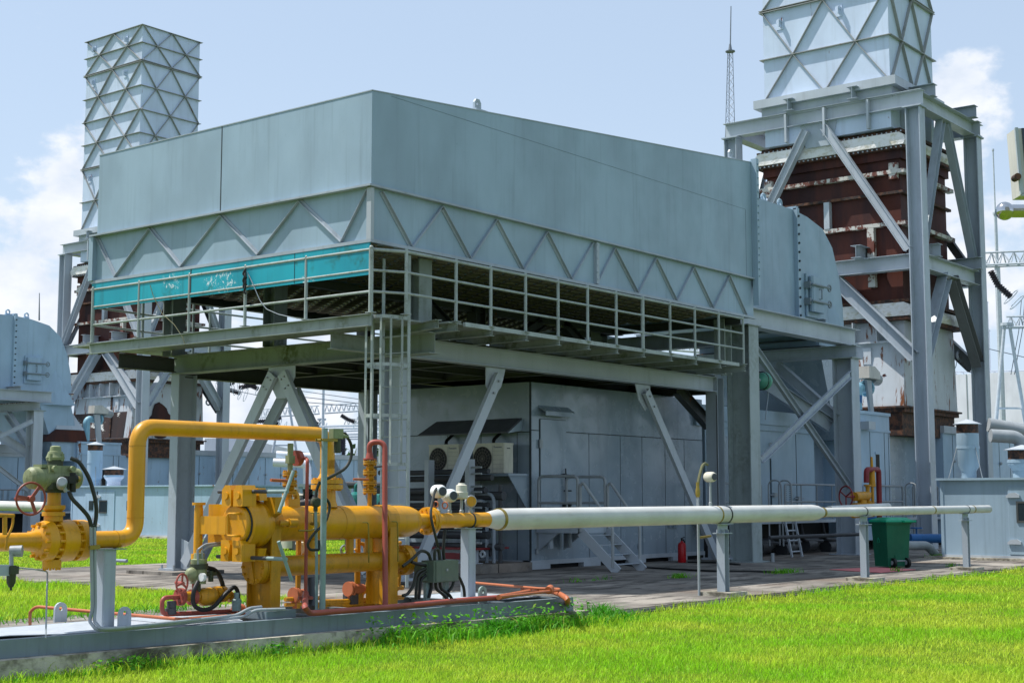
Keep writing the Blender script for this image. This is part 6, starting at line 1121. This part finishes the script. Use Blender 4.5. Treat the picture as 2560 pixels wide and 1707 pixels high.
aframe(656, 905, 96, 1.6, 'A-shaped tubular post behind the V brace of the steel frame'); aframe(739, 965, 98, .6, 'narrow tubular post under the slim pole'); aframe(2313, 748, 66, 1.3, 'A-shaped tubular post at the right edge'); aframe(418, 880, 80, 1.3, 'A-shaped post with ladder between the left column and rusty casing'); aframe(835, 985, 100, 1.4, 'A-shaped post behind the ladder cage')
def insul(pts, D, lab, r=.14):
    t = thing('insulator_string', lab, 'insulator', sD(*pts[0], D), 'insulator strings of the substation'); P = PF(t); Q = [sD(x, y, D) for x, y in pts]
    def f(m):
        L_ = []; n = 26
        for i in range(n + 1):
            u = i / n * (len(Q) - 1); k = min(int(u), len(Q) - 2); L_.append(Q[k].lerp(Q[k + 1], u - k))
        m.tube([p for a in L_ for p in (a,)], [r * (1.0 if i % 2 else .62) for i in range(len(L_))], 8)
    P('sheds', 'insulator', f, None, True); c = Q[-1]
    P('corona_ring', 'gantry', lambda m: (m.ring(c, (Q[-1] - Q[-2]), r * 2.4, .02, 16, 5), m.ring(c + (Q[-1] - Q[-2]).normalized() * .35, (Q[-1] - Q[-2]), r * 2.4, .02, 16, 5)))
Z = lambda x, y: ((500 + x / 4.523) / KD, (920 + y / 4.523) / KD)
for pts, lab in ((((385, 155), (300, 200), (200, 232)), 'insulator string at far left under the platform, sloping down left'), (((215, 175), (330, 245), (455, 285)), 'insulator string under the platform, sloping down right beside the grey column'), (((500, 152), (580, 200), (660, 237)), 'insulator string meeting the steel V brace from the left'), (((660, 155), (560, 200), (440, 222)), 'insulator string with rings crossing behind the V brace'),
    (((920, 558), (780, 600), (620, 602)), 'insulator string right above the yellow pipe, left of the V brace leg'), (((800, 580), (850, 620), (895, 640)), 'short insulator string dipping behind the yellow pipe'), (((1230, 555), (1280, 600), (1345, 642)), 'insulator string just left of the slim substation pole'), (((1595, 532), (1670, 580), (1760, 612)), 'insulator string between the slim pole and the ladder cage'), (((1825, 520), (1880, 565), (1945, 592)), 'insulator string seen at the left bars of the ladder cage')):
    insul([Z(*p) for p in pts], 88, lab, .17 if pts[0][1] < 300 else .15)
insul(((2275, 622), (2292, 655), (2322, 682)), 62, 'thick dark insulator string hanging at the right edge', .17); insul(((2165, 800), (2150, 812)), 64, 'insulator end peeping out right of the white diffuser', .12)
# bus pipes and apparatus
for i, (a, b) in enumerate((((1290, 662), (2060, 640)), ((1290, 690), (2060, 672)), ((1430, 720), (2060, 690)), ((1480, 750), (2060, 738)), ((1500, 778), (2060, 765)), ((1500, 802), (2060, 795)))):
    m = MB(); m.cyl(sD(*Z(*a), 92 + i), sD(*Z(*b), 92 + i), .075, n=6); one(m, 'bus_pipe', 'gantry', ('topmost', 'second', 'third', 'fourth', 'fifth', 'lowest')[i] + ' of the thin bus pipes left of the ladder cage', 'bus pipe', 'bus pipes of the substation')
for i, (x, y0, y1, lab) in enumerate(((1560, 740, 960, 'tall post insulator right of the galvanised post'), (1615, 780, 1010, 'slender dark post insulator between the yellow relief valves'), (1672, 1110, 1300, 'short dark post insulator low between the yellow relief valves'), (1870, 720, 980, 'dark post insulator just left of the ladder cage'))):
    a, b = sD(*Z(x, y1), 88), sD(*Z(x, y0), 88); t = thing('post_insulator', lab, 'insulator', (a.x, a.y, 0)); P = PF(t); P('sheds', 'insulator', lambda m: m.lathe([(k * (b.z - a.z) / 24, .2 if k % 2 else .13) for k in range(25)], a, n=10), None, True); P('pedestal', 'gantry', lambda m: (m.cyl((a.x, a.y, 0), a, .22, n=10), m.lathe([(0, .3), (.15, .3)], a - V((0, 0, .1)), n=10)), None, True)
t = thing('disconnector', 'grey steel portal with round white tank low between the yellow relief valves', 'switchgear', sD(*Z(1730, 1300), 90)); P = PF(t); P('portal', 'gantry', lambda m: (m.cyl(sD(*Z(1600, 1035), 90), sD(*Z(2040, 1045), 90), .15, n=8), m.cyl(sD(*Z(1735, 1040), 90), sD(*Z(1735, 1310), 90), .22, n=8), m.cyl(sD(*Z(2030, 1045), 90), sD(*Z(2030, 1300), 90), .2, n=8), m.cyl(sD(*Z(1800, 820), 90), sD(*Z(1775, 1240), 90), .1, n=8))); P('expansion_tank', 'white_wall', lambda m: m.ball(sD(*Z(1690, 1088), 90), .45, 14), None, True)
for i, (a, b) in enumerate((((1095, 252), (2040, 385)), ((1095, 318), (1900, 412)), ((1095, 378), (1900, 442)), ((200, 215), (790, 335)))):
    m = MB(); m.cyl(sD(*Z(*a), 84), sD(*Z(*b), 84), .022, n=4); one(m, 'power_line', 'wire', ('upper', 'middle', 'lower', 'left-hand')[i] + ' thin power line crossing the sky under the platform', 'power line', 'overhead wires')
m = MB(); m.cyl(sD(2245, 795, 70), sD(2360, 822, 70), .022, n=4); one(m, 'power_line', 'wire', 'thin wire sloping across the sky at the right edge', 'power line', 'overhead wires')
for i, px in enumerate((2188, 2340)):
    m = MB()
    for dx in (0, 8): m.tube([sD(px + dx + 6, 690 if i else 800, 66), sD(px + dx, 760 if i else 840, 66), sD(px + dx - (8 if i == 0 else 18), 860, 66)], .018, 4)
    one(m, 'dropper_wire', 'wire', ('pair of thin dropper wires right of the white diffuser', 'pair of thin dropper wires at the right edge')[i], 'power line')
# lattice antenna mast
t = thing('antenna_mast', 'slim lattice antenna mast with thin tip in the sky beside the right-hand stack', 'mast', sD(1678, 1165, 85)); P = PF(t)
a, b, c, d = sD(1665.5, 330, 85), sD(1671.5, 120, 85), sD(1688.5, 330, 85), sD(1683, 120, 85); bk = _F * .5
def lm(m):
    n = 11; L0, L1, L2 = (a, b), (c, d), ((a + c) / 2 + bk, (b + d) / 2 + bk * .6)
    lo = [l[0] + (l[0] - l[1]) * .8 for l in (L0, L1, L2)]
    for l, q0 in zip((L0, L1, L2), lo): m.cyl(q0, l[1], .02, n=5)
    for l, k in ((L0, L1), (L1, L2), (L2, L0)):
        for i in range(n): m.cyl(l[0].lerp(l[1], i / n), k[0].lerp(k[1], (i + 1) / n), .008, n=4); m.cyl(k[0].lerp(k[1], i / n), l[0].lerp(l[1], (i + 1) / n), .008, n=4)
P('lattice', 'wire', lm); P('head', 'wire', lambda m: m.lathe([(0, .3), (.06, .3), (.1, .12), (.5, .06)], (b + d) / 2, n=10)); P('tip', 'wire', lambda m: m.cyl((b + d) / 2, sD(1679, 15, 85), .045, .03, 6), None, True)
# white building on the right, pale wall left
e = _F * 30; a = sD(2150, 863, 92)
t = thing('storage_hall', 'long plain white hall in the background at the right edge', 'building', (a.x, a.y, 0)); P = PF(t)
P('wall', 'white_wall', lambda m: m.box(a.x, a.x + 40, a.y - 40, a.y + 3, 0, a.z)); P('wall_joint', 'galv', lambda m: ([m.box(a.x - .03, a.x, a.y - 40, a.y + 3, z, z + .05) for z in (a.z * .55, a.z * .32)], [m.box(a.x - .03, a.x, y, y + .05, 0, a.z) for y in (a.y - 2, a.y - 9)]))
m = MB(); a, b = sD(470, 1018, 92), sD(560, 1012, 92); m.hexa([(a.x, a.y, 0), (b.x, b.y, 0), (b.x + e.x, b.y + e.y, 0), (a.x + e.x, a.y + e.y, 0), (a.x, a.y, 5.4), (b.x, b.y, 5.4), (b.x + e.x, b.y + e.y, 5.4), (a.x + e.x, a.y + e.y, 5.4)]); one(m, 'far_hall', 'white_wall', 'pale low hall far behind the left column', 'building', smooth=False) if 0 else m.build('wall', 'white_wall', thing('far_hall', 'pale low hall far behind the left column', 'building', (a.x, a.y, 0)), False)
# silver lamp arm and floodlight at the right edge
t = thing('lamp_arm', 'polished steel tube with ball end reaching in from the right edge', 'lamp post', sD(2420, 485, 15)); P = PF(t); a = sD(2308, 485, 15)
P('ball_end', 'chrome', lambda m: m.ball(a, .098, 24), None, True); P('tube', 'chrome', lambda m: (m.cyl(a + _R * .06, a + _R * 2.2 , .07, n=28), m.cyl(a + _R * 2.2 + V((0, 0, 2)), (a + _R * 2.2).xy.to_3d(), .09, n=20)), None, True)
t = thing('floodlight', 'weathered metal floodlight cut off by the right edge', 'floodlight', sD(2360, 370, 14)); P = PF(t); A = [sD(2332, 295, 14), sD(2345, 448, 14)]
def fl(m): s_ = _R * .8; n_ = _F * .25; m.hexa([A[0], A[0] + s_, A[0] + s_ + n_, A[0] + n_, A[1], A[1] + s_, A[1] + s_ + n_, A[1] + n_])
P('housing', 'lagging', fl); P('rim', 'steel_light', lambda m: (m.bar(A[0] - _F * .02, A[1] - _F * .02, .03, .03, _F), m.bar(A[1] - _F * .02, A[1] + _R * .8 - _F * .02, .03, .03, _F))); P('glass', 'glass', lambda m: m.hexa([A[0] + _R * .06 - _F * .01, A[0] + _R * .7 - _F * .01, A[0] + _R * .7, A[0] + _R * .06, A[1] + _R * .06 - _F * .01 + V((0, 0, .06)), A[1] + _R * .7 - _F * .01 + V((0, 0, .06)), A[1] + _R * .7 + V((0, 0, .06)), A[1] + _R * .06 + V((0, 0, .06))])); P('pivot', 'rust_dark', lambda m: m.cyl(sD(2334, 408, 13.98) - _F * .05, sD(2334, 408, 13.98) + _F * .05, .035, n=12), None, True)
# pipes, tanks and machines behind the vessel
def pipe_run(nm, pts, D, r, mat, lab, fil=.6):
    m = MB(); m.tube([sD(x, y, D) for x, y in pts], r, 12, fil); return one(m, nm, mat, lab, 'pipe')
pipe_run('vent_duct', ((635, 1043), (745, 1050), (758, 1050), (760, 1075)), 60, .14, 'white_wall', 'upper white pipe on the pale enclosure behind the vessel'); pipe_run('vent_duct', ((628, 1062), (690, 1064), (705, 1068), (708, 1180)), 58, .17, 'white_wall', 'lower white pipe bending down behind the green relief valve')
pipe_run('vent_duct', ((2270, 975), (2330, 985), (2352, 990)), 46, .22, 'galv', 'upper grey pipe bundle behind the right-hand vents'); pipe_run('vent_duct', ((2275, 1000), (2330, 1003), (2345, 1012), (2346, 1040)), 44, .2, 'galv', 'lower grey pipe bending down behind the right-hand vents')
for i, (px, py) in enumerate(((815, 1150), (877, 1152))):
    b = sZ(px, 1262, 0); s_ = (b - CAM).length / 3307; z0 = sY(px, 1150, b.y).z; t = thing('green_tank', ('dark green domed tank behind the vessel left of the ladder', 'dark green domed tank hidden partly by the red arched pipe')[i], 'tank', (b.x, b.y, 0)); P = PF(t); r_ = 24 * s_; zt = 1.6 + (1143 - 1128) * s_
    P('shell', 'green_tank', lambda m: m.lathe([(.5, r_ * .4), (.75, r_ * .95), (.85, r_), (zt - .3, r_), (zt - .1, r_ * .75), (zt, r_ * .2)], (b.x, b.y, 0), n=24), None, True); P('leg', 'green_tank', lambda m: [m.cyl((b.x + r_ * .8 * math.cos(a_), b.y + r_ * .8 * math.sin(a_), 0), (b.x + r_ * .8 * math.cos(a_), b.y + r_ * .8 * math.sin(a_), .9), .06, n=8) for a_ in (0, 2.1, 4.2)], None, True); P('top_pipe', 'green_tank', lambda m: m.tube([(b.x, b.y, zt - .05), (b.x, b.y, zt + .25), (b.x + .5, b.y - .2, zt + .25), (b.x + .6, b.y - .2, zt - .5)], .05, 8, .12), None, True)
t = thing('motor_pump', 'black motor pump behind the slim red vent pipe', 'machine', sZ(705, 1262, 0)); P = PF(t); b = sZ(705, 1262, 0)
P('motor', 'glossy_black', lambda m: (m.lathe([(-.5, .2), (-.45, .26), (.1, .28), (.2, .36), (.5, .36), (.6, .2)], (b.x, b.y, 1.35), (.6, -.75, .1), 20), m.lathe([(-.3, .15), (.0, .17)], (b.x, b.y, 1.9), n=14)), None, True); P('pedestal', 'dark_pipe', lambda m: m.box(b.x - .4, b.x + .4, b.y - .4, b.y + .4, 0, 1.05)); P('guard_frame', 'glossy_black', lambda m: m.tube([(b.x + .2, b.y + .3, 1.3), (b.x + .2, b.y + .3, 2.0), (b.x + .6, b.y - .2, 2.0)], .03, 6, .1), None, True)
t = thing('oil_drum', 'tan ribbed canister behind the vessel lifting eye', 'canister', sZ(692, 1250, 0)); P = PF(t); b = sZ(692, 1262, 0) + V((-.3, .2, 0)); P('canister', 'beige', lambda m: m.lathe([(.3, .42), (1.2, .42), (1.22, .45), (1.28, .45), (1.3, .42), (1.95, .36), (2.05, .2), (2.15, .2), (2.16, .15), (2.25, .15)], sZ(692, 1262, 0) + V((0, .4, -.25)), n=22), None, True)
m = MB(); m.tube([sD(620, 1185, 36), sD(950, 1115, 60)], .09, 8) if 0 else m.cyl(sD(765, 1113, 50), sD(910, 1115, 50), .12, n=10); one(m, 'pipeline', 'dark_pipe', 'dark horizontal pipeline running behind the relief valves', 'pipe')
# transformer like low white cabinets behind
t = thing('relay_cabinet', 'pale flat-roofed cabinet behind the yellow nozzle flange', 'cabinet', sD(740, 1180, 57)); P = PF(t); a, b = sD(700, 1180, 57), sD(790, 1180, 57)
P('body', 'wall_blue', lambda m: m.prism([((a + _F * k + _R * j).x, (a + _F * k + _R * j).y) for k, j in ((0, 0), (0, 1.6), (2, 1.6), (2, 0))], 'z', 0, sD(720, 1120, 57).z)); P('roof', 'steel_light', lambda m: m.prism([((a + _F * k + _R * j).x, (a + _F * k + _R * j).y) for k, j in ((-.3, -.2), (-.3, 1.9), (2.3, 1.9), (2.3, -.2))], 'z', sD(720, 1118, 57).z, sD(720, 1111, 57).z))
# ================================================================== trees and grass
def leafmat(name, c0, c1, tr):
    g = G(name); ng = g.N.new('ShaderNodeNewGeometry'); p = g.ramp(g.noise(.45, 6, .62), .36, .64)
    b = g.mix(p, srgb(*c0), srgb(*c1)); hs = g.N.new('ShaderNodeHueSaturation'); v = g.ramp(ng.outputs['Random Per Island'], 0, 1, .62, 1.3); g.L.new(v, hs.inputs['Value']); g.L.new(b, hs.inputs['Color'])
    b = hs.outputs[0]; b = g.mix(g.ramp(ng.outputs['Random Per Island'], .955, .99, 0, .8), b, srgb(150, 140, 70))
    g.set('Base Color', b).set('Roughness', .55).set('Specular IOR Level', .25)
    t = g.N.new('ShaderNodeBsdfTranslucent'); g.L.new(b, t.inputs[0]); mx = g.N.new('ShaderNodeMixShader'); mx.inputs[0].default_value = tr
    g.L.new(g.b.outputs[0], mx.inputs[1]); g.L.new(t.outputs[0], mx.inputs[2]); g.L.new(mx.outputs[0], g.N['Material Output'].inputs['Surface'])
leafmat('grass_blade', (146, 204, 36), (194, 214, 66), .48); leafmat('tree_leaf', (50, 84, 28), (78, 106, 34), .25); leafmat('weed_leaf', (70, 150, 28), (104, 172, 34), .35)
plain('bark', (84, 72, 58), .9)
rng = np.random.default_rng(5)
def npmesh(name, co, faces_start, loops, mat):
    me = bpy.data.meshes.new(name); me.vertices.add(len(co)); me.vertices.foreach_set('co', co.astype(np.float32).ravel()); me.loops.add(len(loops)); me.loops.foreach_set('vertex_index', loops.astype(np.int32)); me.polygons.add(len(faces_start)); me.polygons.foreach_set('loop_start', faces_start.astype(np.int32)); me.update(calc_edges=True); me.validate(); me.materials.append(M[mat])
    return me
def blades(pts, hgt, wid, lean, mat, name):
    n = len(pts); a = rng.uniform(0, 2 * np.pi, n); la = rng.uniform(0, 2 * np.pi, n); ln = lean * rng.uniform(.2, 1, n) * hgt
    s_ = np.stack([np.cos(a), np.sin(a), np.zeros(n)], 1) * (wid / 2)[:, None]; d = np.stack([np.cos(la) * ln, np.sin(la) * ln, np.zeros(n)], 1); z = np.stack([np.zeros(n), np.zeros(n), hgt], 1)
    b = pts; m = b + d * .35 + z * .55; t = b + d + z * (1 - .25 * lean)
    co = np.stack([b - s_, b + s_, m + s_ * .75, m - s_ * .75, t], 1).reshape(-1, 3); k = np.arange(n) * 5
    lp = np.stack([k, k + 1, k + 2, k + 3, k + 3, k + 2, k + 4], 1).ravel(); st = np.stack([np.arange(n) * 7, np.arange(n) * 7 + 4], 1).ravel()
    return npmesh(name, co, st, lp, mat)
def wedge(n, d0, d1, l0, l1):                         # points on the ground between two distances from the camera stand, denser near
    d = d0 * (d1 / d0) ** rng.uniform(0, 1, n); l = rng.uniform(l0, l1, n) * d
    return np.stack([d * math.cos(PHI) + l * math.sin(PHI), d * math.sin(PHI) - l * math.cos(PHI), np.full(n, -.03)], 1), d
def lawn():
    P_, D_ = wedge(520000, 10.5, 62, -.42, .42); x, y = P_[:, 0], P_[:, 1]
    fyv = 11.86 - .095 * (x - 7.58) - .14
    front = ((x < 15.5) & (y < fyv)) | ((x >= 15.5) & (y < 11.55 + .12 * np.sin(x * 3.1) + .1 * np.sin(x * 7.7)))
    mid = (x < 16.5 + .15 * np.sin(y * 4)) & (y > 17.25 + .2 * np.sin(x * 5)) & (y < 70); far = (y > 29.3 + .2 * np.sin(x * 3)) & (x >= 16.3) & (y < 52)
    ok = front | mid | far; P_, D_ = P_[ok], D_[ok]; x, y = P_[:, 0], P_[:, 1]; n = len(P_)
    h = rng.uniform(.035, .085, n) * (1 + .35 * np.sin(x * .9 + y * .7) * np.sin(y * 1.3 - x * .4)); wd = rng.uniform(.004, .008, n) * np.clip(D_ / 15, 1, 3.2)
    edge = (((x < 16) & (np.abs(y - (11.86 - .095 * (x - 7.58))) < .5) & (y < 12)) | ((x >= 15.2) & (np.abs(y - 11.5) < .35))); h = np.where(edge & (rng.uniform(0, 1, n) < .6), h * rng.uniform(1.2, 2.6, n), h)
    h = np.where((x < 17) & (y > 17) & (rng.uniform(0, 1, n) < .35), h * 2.0, h)
    me = blades(P_, h, wd, .9, 'grass_blade', 'lawn_grass'); o = bpy.data.objects.new('lawn_grass', me); sc.collection.objects.link(o)
    o['kind'] = 'stuff'; o['label'] = 'bright green mown grass in front of and beside the concrete yard'; o['category'] = 'grass'
lawn()
def weeds():                                          # rank growth along the skid and tufts on the slab
    L = []
    for cx, cy, rx, ry, n in ((14.0, 10.95, 1.9, .32, 2600), (12.4, 11.2, 1.4, .2, 800), (9.5, 11.45, 1.8, .16, 700), (16.0, 11.2, .7, .4, 600), (25.4, 15.6, .35, .12, 160), (28.4, 14.8, .6, .2, 220), (38.5, 15.4, .5, .3, 200), (33.5, 13.1, .2, .1, 50), (30.5, 13.2, .15, .1, 40), (9, 16.9, 2.5, .5, 500), (13, 16.9, 2.5, .4, 500), (11.6, 13.8, 1.8, .3, 260), (23.4, 16.4, .8, .1, 60)):
        L.append(np.stack([cx + rx * rng.normal(0, .5, n), cy + ry * rng.normal(0, .5, n), np.full(n, -.02)], 1))
    P_ = np.concatenate(L); n = len(P_); big = P_[:, 1] < 11.9
    cl = .5 + .5 * np.sin(P_[:, 0] * 5.3 + 1.1 * np.sin(P_[:, 1] * 7)) * np.sin(P_[:, 0] * 2.1 + 2); h = np.where(big & (P_[:, 0] > 12), rng.uniform(.05, .14, n) + .26 * cl * rng.uniform(.2, 1, n), np.where(big, rng.uniform(.05, .09, n) + .17 * cl * cl * rng.uniform(0, 1, n), rng.uniform(.05, .2, n))); me = blades(P_, h, rng.uniform(.006, .022, n), 1.1, 'weed_leaf', 'weeds')
    o = bpy.data.objects.new('weeds', me); sc.collection.objects.link(o); o['kind'] = 'stuff'; o['label'] = 'taller leafy weeds growing along the concrete edges'; o['category'] = 'weeds'
weeds()
def broadleaf():
    n = 1000; cx = rng.choice([11.9, 12.6, 13.2, 13.7, 14.1, 14.7, 15.2, 15.7, 10.4, 8.6], n); x = cx + rng.normal(0, .16, n); y = np.where(x < 15.4, 11.86 - .095 * (x - 7.58) - .28, 11.35) + rng.normal(0, .12, n); z = rng.uniform(.03, .3, n) * (.4 + .6 * (x > 11.5)); p = np.stack([x, y, z], 1)
    u = rng.normal(0, 1, (n, 3)); u[:, 2] *= .4; u /= np.linalg.norm(u, axis=1)[:, None]; v = np.cross(u, rng.normal(0, 1, (n, 3)) * [.3, .3, 1]); v /= np.linalg.norm(v, axis=1)[:, None]; s_ = rng.uniform(.014, .038, (n, 1))
    co = np.stack([p - u * s_, p - u * s_ * .2 + v * s_ * .55, p + u * s_, p - u * s_ * .2 - v * s_ * .55], 1).reshape(-1, 3); me = npmesh('broadleaf_weeds', co, np.arange(n) * 4, np.arange(n * 4), 'weed_leaf'); o = bpy.data.objects.new('broadleaf_weeds', me); sc.collection.objects.link(o); o['kind'] = 'stuff'; o['label'] = 'broad-leaved weeds clustered against the right half of the skid'; o['category'] = 'weeds'
broadleaf()
def leaves(c, rad, n, size, seed):
    r_ = np.random.default_rng(seed); K = 26; cc = r_.normal(0, 1, (K, 3)); cc /= np.linalg.norm(cc, axis=1)[:, None]; cc *= r_.uniform(.35, .95, (K, 1)); k = r_.integers(0, K, n)
    p = cc[k] + r_.normal(0, .17, (n, 3)); p = p * np.array(rad) + np.array(c); u = r_.normal(0, 1, (n, 3)); u /= np.linalg.norm(u, axis=1)[:, None]; v = np.cross(u, r_.normal(0, 1, (n, 3))); v /= np.linalg.norm(v, axis=1)[:, None]; s_ = size * r_.uniform(.5, 1.2, (n, 1))
    co = np.stack([p - u * s_, p + v * s_ * .5, p + u * s_, p - v * s_ * .5], 1).reshape(-1, 3); return co
def tree(x, y, h, r_, lab, seed, n=1500):
    t = thing('tree', lab, 'tree', (x, y, 0), 'trees beyond the substation'); co = leaves((0, 0, h * .62), (r_, r_, h * .4), n, r_ * .13, seed); k = len(co) // 4
    me = npmesh('crown', co, np.arange(k) * 4, np.arange(k * 4), 'tree_leaf'); o = bpy.data.objects.new('crown', me); sc.collection.objects.link(o); o.parent = t
    m = MB(); m.tube([(x, y, 0), (x + .1, y, h * .3), (x, y + .1, h * .6)], [.25, .18, .08], 8)
    for i in range(4): m.tube([(x, y, h * (.3 + .08 * i)), (x + r_ * .5 * math.cos(i * 1.7), y + r_ * .5 * math.sin(i * 1.7), h * .65)], [.1, .04], 6)
    m.build('trunk', 'bark', t)
for i, (px, D, h, r_, lab) in enumerate(((600, 140, 5.2, 3.6, 'small dark tree behind the leaning steel braces'), (790, 130, 5.4, 3.2, 'leafy tree seen right of the yellow nozzle flange'), (815, 128, 4.6, 2.8, 'bushy tree between the relief valves, lower one'), (843, 132, 5.8, 3.4, 'tree just left of the arched red pipe'), (872, 126, 6.2, 3.0, 'tree behind the ladder cage'), (905, 134, 6.0, 3.6, 'tree right behind the ladder stile'), (940, 130, 5.6, 3.2, 'tree hidden mostly by the engine room corner'), (700, 136, 5, 3.2, 'low tree behind the pale enclosure pipes'))):
    p_ = sD(px, 1140, D); tree(p_.x, p_.y, h, r_, lab, 40 + i)
# ================================================================== separate pieces of a kind become parts of their own
def split_parts(names):
    for o in [o for o in sc.objects if o.type == 'MESH' and o.parent and o.name.split('.')[0] in names and o.data.users == 1 and 'kind' not in o]:
        me = o.data; n = len(me.vertices); par = list(range(n))
        def find(i):
            while par[i] != i: par[i] = par[par[i]]; i = par[i]
            return i
        for p in me.polygons:
            a = find(p.vertices[0])
            for v in p.vertices[1:]: par[find(v)] = a
        groups = {}
        for p in me.polygons: groups.setdefault(find(p.vertices[0]), []).append(p)
        if len(groups) < 2: continue
        for k, (g, ps) in enumerate(list(groups.items())):
            ids = {}; vs = []; fs = []
            for p in ps:
                f = []
                for v in p.vertices:
                    if v not in ids: ids[v] = len(vs); vs.append(tuple(me.vertices[v].co))
                    f.append(ids[v])
                fs.append(f)
            m2 = bpy.data.meshes.new(me.name); m2.from_pydata(vs, [], fs)
            for mt in me.materials: m2.materials.append(mt)
            if me.polygons[0].use_smooth: m2.polygons.foreach_set('use_smooth', [True] * len(fs)); m2.set_sharp_from_angle(angle=R(33))
            if k == 0: first = m2
            else:
                c = o.copy(); c.data = m2; sc.collection.objects.link(c)
                for ch in (): pass
        o.data = first
split_parts({'stiffener', 'diagonal_rib', 'leg', 'foot', 'stay', 'stand', 'stand_plate', 'anchor_bolt', 'landing_support', 'cable_entry_', 'wall_joint', 'duct_beam', 'long_beam', 'floor_beam', 'cross_beam', 'flange', 'hinge_arm'})
